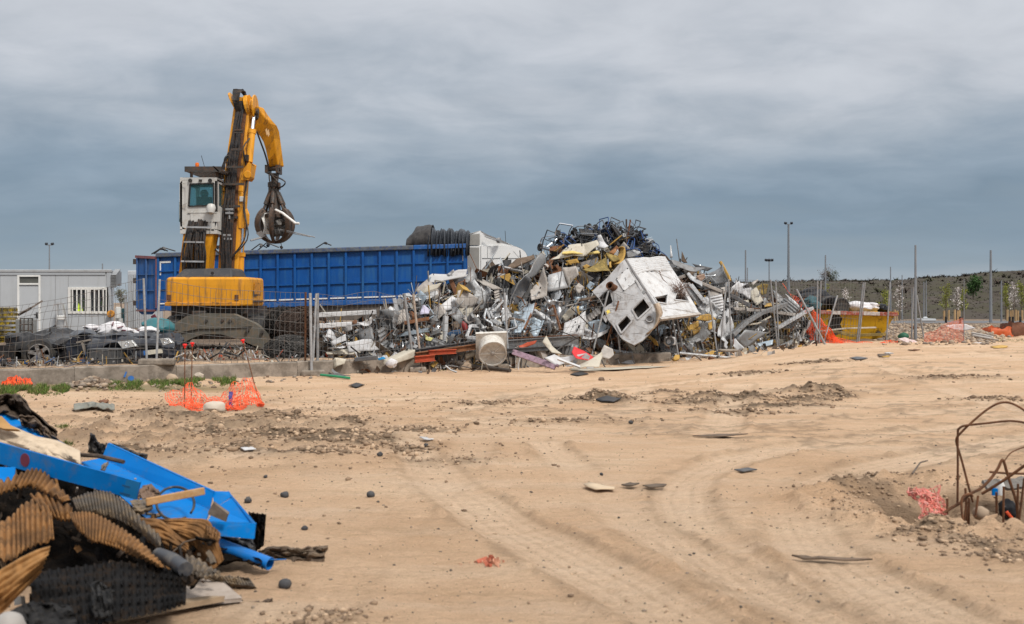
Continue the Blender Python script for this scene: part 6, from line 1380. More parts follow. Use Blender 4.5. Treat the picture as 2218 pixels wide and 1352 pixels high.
LMK = [('the white booth',1390,650),('the white fan',1064,755),('the blue trailer end',960,612),('the broad beige panel',1012,650),('the curved cream roof sheet',1245,535),('the white triangular panel',1243,703),('the long pale door panel',1133,690),('the pale square panel',1210,605),('the tall white sheets',1568,710),('the broad grey beam',1640,690),('the curved grey sheet',1555,590),('the white leaning panel',1722,655),('the crumpled grey casing',845,685),('the white square frame',1028,718),('the triangular grey panel',1625,735),('the long white corrugated sheet',810,745),('the bent silver pipe',1057,690),('the grey crumpled sack like sheet',1168,625),('the olive foam panel',1290,580),('the dark curved sheet',1125,635)]
CN = dict(white='white',cream='cream',light='light grey',grey='mid grey',beige='beige',dark='dark grey',black='black',silver='shiny silver',rusty='rusty',brown='brown',foam='yellow',blue='dull blue',bluegrey='pale blue grey')
SHW = ['bent_sheet'] * 4 + ['curled_sheet'] * 2 + ['crumpled_sheet'] * 5 + ['open_casing'] + ['metal_channel'] * 4 + ['bent_tube'] * 3 + ['corrugated_sheet'] * 3 + ['metal_hoop'] * 2 + ['torn_offcut'] * 4 + ['dented_box']
BOOTHPOLY = z(Z5,(920,355),(1250,345),(1540,805),(1215,850),(1110,980),(1000,1075),(880,990),(650,625))
def inpoly(x,y,pl):
    c = False
    for (a,b),(d,e) in zip(pl,pl[1:]+pl[:1]):
        if (b > y) != (e > y) and x < (d-a) * (y-b) / (e-b) + a: c = not c
    return c
def medium():
    rr = random.Random(21); pts = []; seen = set(); tries = 0
    wts = ['white'] * 5 + ['light'] * 8 + ['grey'] * 9 + ['beige'] * 4 + ['dark'] * 7 + ['silver'] * 6 + ['bluegrey'] * 3 + ['black'] * 4 + ['rusty'] * 2 + ['brown'] * 3 + ['cream'] * 2 + ['foam']
    while len(pts) < 175 and tries < 9000:
        tries += 1
        px = rr.uniform(815,1765); top,b = interp(SIL,px),hbase(px)
        py = top + (b+6-top) * rr.random() ** .9
        if inpoly(px,py,BOOTHPOLY): continue
        if 1270 < px < 1515 and 570 < py < 745 and (px-1270) / 245 > (620-py) / 150 and py < 760: continue
        if 1180 < px < 1430 and py < 535: continue
        mind = 13
        if any((px-a) ** 2+(py-c) ** 2 < mind ** 2 for a,c in pts): continue
        sh = rr.choice(SHW); co = rr.choice(wts)
        best = min(LMK,key=lambda l: (l[1]-px) ** 2+(l[2]-py) ** 2*1.5); dx,dy = px - best[1],py - best[2]
        rel = ('right of' if dx > 0 else 'left of') if abs(dx) > abs(dy) * 1.1 else ('above' if dy < 0 else 'below')
        far = 'just ' if math.hypot(dx,dy) < 38 else 'some way '
        size = rr.uniform(.38,.85) * (1.12 if py > 700 else 1.0); sw = 'small' if size < .55 else 'large' if size > .72 else 'medium sized'
        lab = f"{sw} {CN[co]} {sh.replace('_', ' ')} {far}{rel} {best[0]}"
        if lab in seen: continue
        seen.add(lab); pts.append((px,py))
        if sh not in PO:
            m,th = PS[sh]; o = m.build(sh,HM[co],origin=(0,0,0),smooth=sh in ('bent_sheet','curled_sheet','crumpled_sheet','bent_tube','corrugated_sheet'),solid=th); PO[sh] = o
        else: o = PO[sh].copy(); COL.objects.link(o)
        o.material_slots[0].link = 'OBJECT'; o.material_slots[0].material = HM[co]
        o.location = P(px,py,hd(px,py)-rr.uniform(.12,.38)); o.rotation_euler = (rr.gauss(-.5,.5),rr.uniform(-1.4,1.4),rr.gauss(0,.7)); o.scale = (size*rr.uniform(.8,1.25),size,size*rr.uniform(.7,1.2))
        tag(o,lab,'scrap piece','loose scrap pieces on the heap')
medium()

# ---------------------------------------------------------------- uncountable small scrap
def fragments(name,label,n,region,mats,seed,smin=.05,smax=.30):
    rr = random.Random(seed); m = MB(); mi = []
    for _ in range(n):
        c = region(rr)
        if c is None: continue
        f0 = len(m.f); s = rr.uniform(smin,smax) * rr.uniform(.5,1); e = Euler((rr.uniform(-3,3),rr.uniform(-3,3),rr.uniform(-3,3))).to_matrix(); k = rr.random(); ci = min(len(mats)-1,int(rr.random()*len(mats)))
        if k < .55:
            w = s * rr.uniform(.3,.9); bend = rr.uniform(-.5,.5) * s; j = [rr.uniform(-.25,.25)*s for _ in range(6)]
            q = [(-s+j[0],0,-w),(j[1],bend,-w+j[4]),(s,j[2]*.4,-w),(-s,0,w+j[3]),(j[5],bend,w),(s+j[2],0,w)]
            m.add([c+e @ Vector(p) for p in q],[(0,1,4,3),(1,2,5,4)])
        elif k < .90:
            v = e @ Vector((1,0,0)); L = s * rr.uniform(1.5,4.0); pp = [c-v*L,c+e @ Vector((0,rr.uniform(-.2,.2)*L,rr.uniform(-.2,.2)*L)),c+v*L]; m.tube(pp,rr.uniform(.006,.022),4,False)
        else:
            m.box(c,(s*1.3,s*rr.uniform(.3,.8),s*rr.uniform(.3,.9)),e)
        mi += [ci] * (len(m.f)-f0)
    o = m.build(name,mats); o.data.polygons.foreach_set('material_index',mi); tag(o,label,'scrap',kind='stuff'); return o
def reg_heap(rr):
    px = rr.uniform(795,1772); top,b = interp(SIL,px),hbase(px); py = top - 1 + (b+10-top) * rr.random()
    if inpoly(px,py,BOOTHPOLY): return None
    return P(px,py,hd(px,py)+rr.uniform(-.16,.22))
hm = [HM[k] for k in ('white','light','light','grey','grey','grey','grey','beige','dark','dark','dark','dark','silver','silver','silver','bluegrey','black','black','black','black','brown','brown','rusty','rusty','cream','foam')]
fragments('scrap_fragments','countless small shards of metal and plastic filling the big heap',4600,reg_heap,hm,4)
def reg_rust(rr):
    px = rr.uniform(830,1560); py = hbase(px) - rr.random() ** 1.6 * 70 + 6
    if inpoly(px,py,BOOTHPOLY): return None
    return P(px,py,hd(px,py)-rr.uniform(.05,.35))
fragments('rusty_wire','tangled rusty wires and strips along the lower part of the heap',330,reg_rust,[HM['rusty'],HM['brown'],HM['rusty'],HM['black']],5,.06,.22)
def reg_foam(rr):
    px,py = rr.choice((Z6(rr.uniform(90,520),rr.uniform(880,1110)),Z6(rr.uniform(560,1000),rr.uniform(850,1075)),Z5(rr.uniform(480,900),rr.uniform(340,640))))
    return P(px,py,hd(px,py)-rr.uniform(.1,.4))
fragments('foam_fragments','yellow foam crumbs strewn over the right slope of the heap',380,reg_foam,[HM['foam'],HM['foam'],HM['olive'],HM['cream']],6,.05,.17)
def reg_foot(rr):
    px = rr.uniform(560,1780); py = interp([(560,806),(700,806),(900,803),(1100,797),(1350,784),(1560,772),(1700,755),(1780,748)],px) + rr.gauss(-4,5)
    p = GP(px,py); p.z += rr.uniform(0,.10); return p
fragments('litter','splinters and scraps scattered on the sand along the foot of the heap',900,reg_foot,[HM[k] for k in ('beige','cream','brown','rusty','dark','dark','black','foam','light','white','brown','grey')],8,.03,.16)
def reg_yard(rr):
    px = rr.uniform(370,760); py = rr.uniform(752,797); d = F * (CAMH-.36) / (py-HZ); p = P(px,py,d)
    if d < fd(px) + .3: return None
    p.z = .37 + rr.uniform(0,.06); return p
fragments('yard_litter','scraps and splinters strewn over the dirty yard floor below the machine',520,reg_yard,[HM[k] for k in ('beige','cream','brown','rusty','dark','black','light','white','brown','orange_red')],9,.02,.10)
def reg_left(rr):
    px = rr.uniform(-40,400); d = fd(px) + rr.uniform(.2,1.6); p = P(px,790,d); p.z = .38 + rr.uniform(0,.12); return p
fragments('yard_litter','scraps strewn on the yard between the kerb and the crushed cars',260,reg_left,[HM[k] for k in ('beige','cream','brown','dark','black','light','foam','blue','rusty')],10,.02,.09)
def reg_lefth(rr):
    px = rr.uniform(690,850); py = rr.uniform(700,792); return P(px,py,hd(max(px,790),py)+rr.uniform(-.1,.5)-.2)
fragments('scrap_fragments','jumble of pale shards at the left foot of the heap behind the buckled mesh',420,reg_lefth,hm,14,.05,.22)
# ================================================================ embankment, poles, saplings, skip
def Z7(x,y): return (1680+x/3.654,460+y/3.654)
TOPL = [(1300,670),(1450,640),(1560,616),(1700,612),(1800,609),(1900,610),(1983,608),(2060,601),(2130,596),(2218,593),(2400,588),(3600,575)]
def hillpt(px,t):
    """t 0 at the foot, 1 at the crest, up to 1.6 behind it"""
    d = 79 + 42 * t; zt = CAMH - (interp(TOPL,px)-HZ) / F * 121
    s = min(t,1.0); z_ = .38 + max(0,zt-.38) * (1-(1-s) ** 1.35)
    x = (px-1109) / F * d
    k = noise.fractal((x*.09,d*.11,3),.9,2.1,5); k2 = abs(noise.fractal((x*.25,d*.2,9),.9,2.1,4)); f = min(1,t*5) * min(1,zt/2)
    return Vector((x,d,z_+f*(.55*k*(1-.6*(t > .95))-.35*k2+.12+.10*noise.noise((x*1.3,d,4)))))
m = MB(); m.grid(lambda u,v: hillpt(1300+2300*u,1.5*v),620,60)
hm_ = mat('scrub_earth',(.044,.034,.027),.95,0,.35,(.046,.044,.022),.16,.8,.5,2.5,thr=.5)
o = m.build('hill',hm_,smooth=True); tag(o,kind='structure')
def cloud_mesh(name,label,pos,scale,base_v,base_f,mats,seed,kind='stuff',flat=.7,tilt=3.14,cols=None):
    """many small copies of one shape in a single uncountable mesh"""
    rg = np.random.default_rng(seed); n = len(pos); bv = np.array(base_v,float); nvv = len(bv)
    a = rg.uniform(0,6.28,n); ca,sa = np.cos(a),np.sin(a)
    V = np.repeat(bv[None],n,0) * (1+rg.uniform(-.28,.28,(n,nvv,1)))
    V = V * np.asarray(scale)[:,None,None] * np.stack([rg.uniform(.7,1.35,n),rg.uniform(.7,1.2,n),rg.uniform(.6,1.2,n)*flat],-1)[:,None,:]
    X = V[...,0] * ca[:,None] - V[...,1] * sa[:,None]; Y = V[...,0] * sa[:,None] + V[...,1] * ca[:,None]
    co = np.stack([X,Y,V[...,2]],-1) + np.asarray(pos)[:,None,:]
    fl = []; bf = base_f; k = len(bf[0])
    idx = (np.array(bf)[None]+(np.arange(n)*nvv)[:,None,None]).reshape(-1,k).astype(np.int32)
    me = bpy.data.meshes.new(name); me.vertices.add(n*nvv); me.vertices.foreach_set('co',co.astype(np.float32).ravel())
    me.loops.add(idx.size); me.loops.foreach_set('vertex_index',idx.ravel()); me.polygons.add(len(idx)); me.polygons.foreach_set('loop_start',np.arange(0,idx.size,k,dtype=np.int32))
    for q in mats: me.materials.append(q)
    mi = np.repeat(rg.integers(0,len(mats),n),len(bf)) if cols is None else np.repeat(cols,len(bf))
    me.polygons.foreach_set('material_index',mi.astype(np.int32)); me.update(calc_edges=True)
    o = bpy.data.objects.new(name,me); COL.objects.link(o); tag(o,label,None if kind == 'structure' else name.replace('_',' '),kind=kind); return o
def ico(sub=1):
    bm = bmesh.new(); bmesh.ops.create_icosphere(bm,subdivisions=sub,radius=1); v = [tuple(q.co) for q in bm.verts]; f = [tuple(q.index for q in p.verts) for p in bm.faces]; bm.free(); return v,f
IV,IF = ico(1)
TV = []; TF = []
_r = random.Random(2)
for k in range(9):
    a = _r.uniform(0,6.28); l = _r.uniform(.35,.8); w = .16; dx,dy = math.cos(a),math.sin(a); n0 = len(TV); sp = _r.uniform(.4,1.1)
    TV += [(-dy*w,dx*w,0),(dy*w,-dx*w,0),(dx*sp,dy*sp,l)]; TF.append((n0,n0+1,n0+2))
rr = random.Random(8); pos = []; sc_ = []
for k in range(6500):
    px = rr.uniform(1400,2500); t = rr.uniform(0.02,1.04); pos.append(hillpt(px,t)-Vector((0,0,.05))); sc_.append(rr.uniform(.10,.27)*(.8 if t > .9 else 1))
for k in range(900):
    px = rr.uniform(1560,2500); pos.append(hillpt(px,rr.uniform(.95,1.02))); sc_.append(rr.uniform(.15,.38))
for k in range(140):
    px = rr.uniform(1900,2500) if k % 3 else rr.uniform(1560,2500); pos.append(hillpt(px,rr.uniform(.3,1.0) ** .7)-Vector((0,0,.05))); sc_.append(rr.uniform(.35,.8))
sm = [mat('scrub_brown',(.052,.038,.030),.95,0,.3,rnd=0),mat('scrub_grey',(.070,.054,.043),.95,0,.3),mat('scrub_olive',(.050,.052,.024),.95,0,.3),mat('scrub_dark',(.036,.028,.022),.95,0,.3)]
cloud_mesh('hill_scrub','dry brown scrub covering the long embankment on the right',[tuple(p) for p in pos],sc_,TV,TF,sm,3,flat=1.0)
# ---- poles
def pole(label,px,top,d,r,heads=0,base=None,name='bare_pole',m=galv,group='bare poles beyond the yard'):
    a = P(px,top,d); zb = .3 if base is None else P(px,base,d).z
    b = Vector((a.x,a.y,zb)); mm = MB(); mm.tube([b,a],r,8,True,r*.6)
    if not heads: o = mm.build(name,m,smooth=True); return tag(o,label,'pole',group)
    T = empty('floodlight_mast',b,label,'floodlight','floodlight masts beyond the yard'); mm.build('mast',m,T,smooth=True)
    mm = MB(); w = .30 * d / 100; mm.beam(a-Vector((w,0,0)),a+Vector((w,0,0)),.08*d/100,.08*d/100,(0,1,0)); mm.build('crossbar',m,T)
    for k in range(heads):
        x = -w + 2 * w * k / (heads-1); mm = MB(); s = d / 100
        mm.box(a+Vector((x,0,.12*s)),(.26*s,.2*s,.22*s),(R(25),0,(R(18) if x < 0 else-R(18) if x > 0 else 0))); mm.build('lamp_head',mat('lamp_black',(.03,.035,.045),.5),T,bevel=.03)
polem = mat('pole_grey',(.20,.215,.235),.55,.2,.1)
pole('tallest floodlight mast on the right with two lamps at its top',1708,486,100,.16,2,m=polem)
pole('smaller floodlight mast with three lamps right of the heap',1666,566,140,.11,3,m=polem)
pole('distant floodlight mast with two lamps behind the site office',107,531,140,.13,2,m=polem)
for lb,px,top,d,r,base in (('bare thin pole rising just right of the heap',1615,542,60,.07,None),('short thin pole close beside the pole right of the heap',1619,580,80,.06,None),('bare pole behind the left end of the yellow skip',1788,553,60,.07,None),('thin pole right of the yellow skip against the embankment',1929,578,70,.06,None),('short thin pole left of the tall thick pole',1954,596,75,.06,None),('tall thick bare pole standing at the end of the fence',1983,531,33.4,.055,741),('tall bare pole near the right edge before the embankment',2146,542,60,.10,699),('left one of a close pair of thin posts before the embankment',2001,610,62,.05,692),('right one of a close pair of thin posts before the embankment',2006,608,62,.05,692),('thin dark post carrying the right end of the orange net',2088,605,32.6,.016,746),('thin post between the tall right pole and the frame edge',2169,608,62,.06,697),('stubby thin pole behind the office roof',222,571,120,.12,None),('slim post of the fence end right of the tall thick pole',1975,625,33.2,.02,743)):
    pole(lb,px,top,d,r,0,base,m=polem)
# ---- saplings
bark = mat('bark',(.11,.085,.065),.9,0,.3)
def sapling(name,label,px,base,top,d,w,leafm,n,seed,group,leaf=.07,cone=True,limbs=9):
    rr = random.Random(seed); b = P(px,base,d); h = P(px,top,d).z - b.z
    T = empty(name,b,label,'bush' if name == 'bush' else 'tree',group); m = MB(); m.tube([b-Vector((0,0,.1)),b+Vector((.02,0,h*.5)),b+Vector((.0,0,h*.97))],.05,6,True,.012); ends = []
    for k in range(limbs):
        t = .22 + .68 * k / limbs; a = rr.uniform(0,6.28); q = w * (1.05-.75*t if cone else .5+.5*math.sin(t*3.1)) * rr.uniform(.7,1.1); p0 = b + Vector((0,0,h*t)); p1 = p0 + Vector((math.cos(a)*q,math.sin(a)*q,q*rr.uniform(.9,1.7))); m.tube([p0,(p0+p1)/2+Vector((0,0,-.03)),p1],.018,4,True,.006); ends.append((p0,p1))
    m.build('trunk',bark,T,smooth=True); vs = MB()
    for k in range(n):
        p0,p1 = rr.choice(ends); c = p0.lerp(p1,rr.uniform(.25,1.1)) + Vector((rr.gauss(0,.10),rr.gauss(0,.10),rr.gauss(0,.12))) * (w/.5); s = leaf * rr.uniform(.6,1.4); e = Euler((rr.uniform(-3,3),rr.uniform(-3,3),rr.uniform(-3,3))).to_matrix()
        vs.add([c+e @ Vector(q)*s for q in ((-.6,0,0),(0,0,.45),(.8,.1,0),(0,0,-.45))],[(0,1,2,3)])
    vs.build('crown',leafm,T)
gl1 = mat('leaf_spring',(.20,.215,.035),.7,0,.35); gl2 = mat('blossom',(.62,.57,.54),.8,0,.2); gl3 = mat('leaf_green',(.035,.085,.018),.7,0,.4)
tg = 'saplings in front of the embankment'
for i,(px,base,top,w,lb) in enumerate(((1789,690,612,.38,'yellow green sapling behind the dark bags on the skip'),(1915,692,622,.48,'yellow green sapling right behind the yellow skip'),(2049,690,611,.50,'tall yellow green sapling left of the round green bush'),(2086,690,620,.42,'yellow green sapling just left of the round green bush behind a blossoming one'),(2178,690,612,.50,'yellow green sapling right of the tall right pole'),(2212,690,606,.50,'yellow green sapling at the right edge of the view'))): sapling('sapling',lb,px,base,top,78-i*.6,w,gl1,620,10+i,tg)
for i,(px,base,top,w,lb) in enumerate(((1829,690,628,.50,'white blossoming sapling above the left half of the skip'),(1948,692,613,.52,'white blossoming sapling left of the tall thick pole'),(2072,690,618,.45,'white blossoming sapling between two yellow green ones'),(2196,690,604,.50,'white blossoming sapling near the right edge'))): sapling('blossom_tree',lb,px,base,top,74,w,gl2,300,30+i,tg,leaf=.060,limbs=14)
sapling('bush','round bright green bush on the slope of the embankment',2108,650,611,92,.72,gl3,1500,41,None,leaf=.10,cone=False,limbs=16)
sapling('bush','distant bare bush on the horizon behind the skip',1785,614,600,118,.9,mat('bare_twigs',(.16,.12,.11),.9),500,42,None,leaf=.08,cone=False,limbs=14)
sapling('bush','distant dark bush on the horizon right of the bare one',1803,613,603,118,.8,mat('leaf_dull',(.08,.09,.05),.8),600,43,None,leaf=.09,cone=False,limbs=12)
sapling('conifer','pale pointed tree seen between the office and the trailer door',262,668,628,70,.45,mat('leaf_pale',(.15,.15,.11),.8),500,44,None,leaf=.07)
for i,px in enumerate((2045,2055,2068,2074,2078,2182,2189,2193,2200,2205,2214,1938,1943)):
    m = MB(); d = 74 - (i % 3) * 2; top = P(px,673-(i % 3),d); m.tube([Vector((top.x,d,.3)),top],.07,6); o = m.build('stake',mat('stake_wood',(.40,.26,.13),.8,0,.2,rnd=.15),smooth=True); tag(o,('first wooden stake under the tall yellow green sapling','second wooden stake right of the tall yellow green sapling','stake under the blossoming sapling between two green ones','stake close right of the one under the blossoming sapling','stake left of the thin dark net post','stake right of the tall right pole','stake below the right blossoming sapling, left one','stake below the right blossoming sapling, middle one','stake below the right blossoming sapling, right one','second last stake at the right edge','last stake at the right edge of the view','left stake behind the right end of the skip','right stake behind the right end of the skip')[i],'stake','wooden tree stakes')
for i,px in enumerate((2049,2080,2187,2194,2210)):
    m = MB(); d = 62; top = P(px,686,d); m.tube([Vector((top.x,d,.3)),top],.075,8); o = m.build('bollard',black_plastic); tag(o,('black bollard below the tall yellow green sapling','black bollard left of the thin dark net post','black bollard left one near the right edge','black bollard middle one near the right edge','black bollard right one near the right edge')[i],'bollard','black bollards along the far road')
m = MB(); m.bx(P(1996,697,58),P(2013,690,59)); m.hexa([P(1998,690,58.1),P(2010,690,58.1),P(2010,690,58.9),P(1998,690,58.9),P(2001,686,58.2),P(2008,686,58.2),P(2008,686,58.8),P(2001,686,58.8)]); o = m.build('grey_cabinet',mat('profile_grey',None),bevel=.05); tag(o,'low grey cabinet beside the pair of thin posts far right','cabinet')
m = MB(); m.bx((24,64,.395),(44,72,.42)); o = m.build('road',mat('asphalt',(.12,.12,.125),.9,0,.15)); tag(o,kind='structure')
# ---- skip
def make_skip():
    d = 34.2; T = empty('waste_skip',P(1860,738,d),'dirty yellow waste skip with red and white striped rim full of bags','skip')
    ys = mat('skip_yellow',(.60,.335,.012),.5,0,.2,(.02,.018,.015),1.6,.9,.05,thr=.60)
    W2 = 1.7
    def Q(px,py,o=0.0): return P(px,py,d) + Vector((0,o,0))
    m = MB(); a,b,c,e = Q(1772,676),Q(1940,681),Q(1913,737),Q(1800,737)
    off = Vector((0,W2,0)); ins = Vector((0,.25,0))
    m.hexa([e+ins,c+ins,c+off-ins,e+off-ins,a,b,b+off,a+off])
    m.f.pop(1-0) if False else None
    sk = m.build('body',ys,T,bevel=.02)
    cols = [mat('skip_red',(.30,.06,.035),.6,0,.25,(.5,.48,.45),5,.6),mat('skip_white',(.50,.46,.43),.6,0,.2,(.25,.10,.06),5,.7)]
    xs = [1772,1800,1820,1869,1905,1944]
    for k in range(5):
        m = MB(); y0 = 672 + 5 * k / 5; m.hexa([Q(xs[k],y0+8,-.06),Q(xs[k+1],y0+9,-.06),Q(xs[k+1],y0+9,.08),Q(xs[k],y0+8,.08),Q(xs[k],y0,-.06),Q(xs[k+1],y0+1,-.06),Q(xs[k+1],y0+1,.08),Q(xs[k],y0,.08)]); m.build('rim',cols[(0,1,0,1,0)[k]],sk,bevel=.012)
    m = MB(); m.beam(Q(1772,674,W2),Q(1943,679,W2),.12,.12,(0,1,0)); m.beam(Q(1943,679),Q(1943,679,W2),.1,.12); m.beam(Q(1772,674),Q(1772,674,W2),.1,.12); m.build('back_rim',ys,sk)
    m = MB(); blot = [(1802,683),(1815,680),(1826,690),(1822,702),(1828,716),(1812,722),(1800,712),(1795,695)]
    def onf(px,py): t = (py-676) / 61; return Q(px,py,.25*t-.012)
    m.prism([onf(*p) for p in blot],(0,-.004,0)); m.build('black_stain',mat('stain',(.018,.016,.014),.7,0,.4),sk)
    for k in range(3): m = MB(); px = 1838 + 34 * k; m.beam(onf(px-4,684),onf(px-10,734),.03,.03); m.build('seam',ys,sk)
    for px in (1812,1905): m = MB(); m.cyl(Q(px,722,.02),Q(px,722,.3),.07,10); m.build('lifting_lug',steel_dark,sk)
make_skip()
strip('white_batten','white batten leaning across the front of the yellow skip','batten',Z7,[(352,942),(560,918),(795,912)],.06,.05,'cream',0,d=33.2)
strip('yellow_beam','dark yellow beam lying on the ground along the skip foot','beam',Z7,[(430,935),(600,975),(870,965)],.08,.10,'olive',0,d=33.6)
blk = mat('bag_black',(.009,.0095,.012),.42,0,.5,(.03,.03,.034),4,.4,.3,9,spec=.2)
def lump(name,label,cat,px,py,d,r,m,seed,amp=.35,sub=3,group=None):
    mm = MB(); mm.blob(P(px,py,d),r,amp,sub,1.7,seed=seed); o = mm.build(name,m,smooth=True,angle=50); return tag(o,label,cat,group)
bgp = 'bags heaped on the yellow skip'
lump('black_bag','big black bag on the left end of the skip','bag',1766,650,34.8,(.55,.5,.34),blk,1,group=bgp)
lump('black_bag','black bag crest topmost on the skip load','bag',1757,640,35.3,(.5,.4,.26),blk,2,group=bgp)
lump('black_bag','black bag right of the topmost one behind the twin posts','bag',1788,655,35.0,(.4,.4,.28),blk,3,group=bgp)
lump('teal_sheeting','crumpled teal sheeting hanging among the black bags on the skip','sheeting',1752,659,34.2,(.42,.3,.24),mat('teal_cloth',(.035,.085,.10),.7,0,.4,bump=.3),4,.5)
lump('black_bag','dark blue black bag at the right end of the skip load','bag',1909,668,34.9,(.22,.25,.16),blk,5,group=bgp)
lump('white_sack','white sack in the middle of the skip load','sack',1862,666,34.8,(.50,.4,.20),sackw,6,group=bgp)
lump('white_sack','white sack to the right in the skip load next to the dark bag','sack',1886,664,34.9,(.30,.3,.16),sackw,7,group=bgp)
sheet('white_board','flat white board lying on the skip load behind the dark drum','board',z(Z7,(545,712),(625,705),(628,718),(590,740),(545,738)),'white',d=35.0,crump=.03)
sheet('white_board','cream board left of the dark drum on the skip','board',z(Z7,(380,712),(440,708),(465,740),(400,745)),'cream',d=34.7,crump=.05)
m = MB(); m.lathe(P(1820,664,34.6),(.25,-1,.1),[(0,-.2),(.28,-.2),(.31,-.15),(.31,.1),(.26,.14),(.18,.1),(0,.1)],20); o = m.build('dark_drum',rubber,smooth=True); tag(o,'dark round drum end standing on the skip left of the white sacks','drum')
# ---- nets
def net(name,label,fn,nu,nv,r,m,group=None,jit=.25,seed=1,cat='safety net'):
    rr = random.Random(seed); mm = MB(); g = [[Vector(fn((i+rr.uniform(-jit,jit))/nu,(j+rr.uniform(-jit,jit))/nv)) for j in range(nv+1)] for i in range(nu+1)]
    for i in range(nu+1): mm.tube(g[i],r*1.25,3,False)
    for j in range(nv+1): mm.tube([g[i][j] for i in range(nu+1)],r,3,False)
    for i in range(nu):
        for j in range(nv):
            if rr.random() < .25: mm.tube([g[i][j],g[i+1][j+1]],r*.8,3,False)
    o = mm.build(name,m); return tag(o,label,cat,group)
def fold(p,a,s): k = s * 3.1; return Vector((noise.noise(p*2.2+Vector((k,0,0))),noise.noise(p*2.2+Vector((0,k,2))),noise.noise(p*2.6+Vector((1,4,k))))) * a
def nf(top,bot,d0,d1,a,s):
    def fn(u,v): px = None; t = interp2(top,u); b = interp2(bot,u); p = P(t[0]+(b[0]-t[0])*v,t[1]+(b[1]-t[1])*v,d0+(d1-d0)*v); return p + fold(p,a,s)
    return fn
def interp2(pl,u):
    u = min(.9999,max(0,u)) * (len(pl)-1); i = int(u); f = u - i; return (pl[i][0]*(1-f)+pl[i+1][0]*f,pl[i][1]*(1-f)+pl[i+1][1]*f)
net('orange_netting','bright orange safety netting slumped against the left end of the skip',nf(z(Z7,(245,860),(290,770),(330,800),(380,870),(440,950)),z(Z7,(260,1020),(330,1030),(400,1040),(470,1050),(560,1050)),32.6,32.0,.22,1),20,11,.006,orange_net,seed=1)
net('orange_netting','second layer of orange netting bunched below the slumped one',nf(z(Z7,(270,850),(330,830),(390,900),(450,960)),z(Z7,(280,1000),(380,1010),(470,1030),(540,1040)),32.5,32.2,.26,7),13,8,.006,orange_net,seed=4)
net('orange_netting','low strip of orange netting lying along the ground before the skip',nf(z(Z7,(440,985),(560,1005),(680,1030),(820,1025),(955,1015)),z(Z7,(440,1045),(560,1055),(680,1058),(820,1052),(950,1045)),32.4,31.8,.14,3),44,5,.006,orange_net,seed=2)
net('orange_netting','thin red orange net ribbon hanging on the white leaning panel',nf(z(Z7,(60,570),(130,660),(190,700),(270,760)),z(Z7,(75,590),(125,680),(180,720),(250,790)),31.2,31.0,.10,6),14,1,.004,orange_net,seed=5)
fnet = mat('faded_net',(.62,.17,.10),.6,0,.2)
net('faded_netting','upright faded orange net before the gravel heaps at the thin dark post',nf(z(Z7,(1175,960),(1260,930),(1370,870),(1430,850),(1492,835)),z(Z7,(1180,1052),(1260,1055),(1340,1055),(1420,1052),(1490,1050)),32.9,32.5,.06,9),34,10,.0045,fnet,seed=6)
sheet('pink_cloth','pinkish white cloth lying on the ground right of the skip','cloth',z(Z7,(950,1020),(1010,1000),(1080,1005),(1170,1020),(1170,1050),(1060,1055)),mat('pinkish_cloth',(.52,.44,.43),.8,0,.25,(.5,.2,.15),6,.5,.3),d=32.6,crump=.14)
o = lump('green_ball','dark green ball shaped bundle right of the skip foot','bundle',1957,729,33.2,(.17,.17,.14),mat('dark_green',(.015,.09,.05),.6),3,.2,2)
sheet('white_sheeting','white plastic sheeting draped on the gravel heap behind the faded net','sheeting',z(Z7,(1320,920),(1390,895),(1500,890),(1580,920),(1520,935),(1400,935)),sackw,d=35.5,crump=.08)
o = bpy.data.objects
m = MB(); m.beam(GP(2106,729,.1),GP(2150,737,.08),.13,.10,(0,1,0)); m.beam(GP(2108,733,.1),GP(2146,739,.08),.1,.08,(0,1,0)); o = m.build('pale_pipes',HM['beige'],bevel=.03); tag(o,'pale pipes lying on the ground left of the orange bag','pipe')
def big_bag(name,label,px0,px1,top,base,d,m,seed):
    a = P(px0,base,d); b = P(px1,base,d); zt = P(0,top,d).z; mm = MB()
    def fn(u,v):
        g = u * 4; s = int(g) % 4; f = g - int(g); cs = [(a.x,d),(b.x,d),(b.x,d+.9),(a.x,d+.9)]; p = cs[s]; q = cs[(s+1) % 4]; x = p[0] + (q[0]-p[0]) * f; y = p[1] + (q[1]-p[1]) * f
        k = noise.fractal((x*3,y*3,v*2+seed),1,2,4); bul = .06 * math.sin(v*3.14)
        return Vector((x+(x-(a.x+b.x)/2)*bul*2,y-bul*(y < d+.4),a.z-.05+(zt-a.z+.05+(.12*k if v > .9 else 0))*v)) + Vector((.03*k,.05*k,0))
    mm.grid(fn,48,10); mm.grid(lambda u,v: Vector((a.x+(b.x-a.x)*u,d+.9*v,zt-.18+.12*noise.fractal((u*4,v*4,seed),1,2,3))),10,10); o = mm.build(name,m,smooth=True,angle=50); tag(o,label,'bulk bag','bulk bags at the right edge')
big_bag('bulk_bag','bright orange bulk bag near the right edge',2147,2191,711,735,37,mat('bag_orange',(.48,.085,.018),.6,0,.25,(.2,.06,.02),3,.5,.2),2)
big_bag('bulk_bag','brown rusty bulk bag cut by the right edge of the view',2193,2245,701,736,37,mat('bag_brown',(.15,.058,.030),.7,0,.3,(.07,.035,.02),3,.6,.2),6)
sheet('white_plastic','white plastic film scrap on the sand before the faded net','plastic film',z(Z7,(1555,1035),(1600,1028),(1650,1030),(1640,1058),(1600,1060)),sackw,d=31.8,crump=.12)
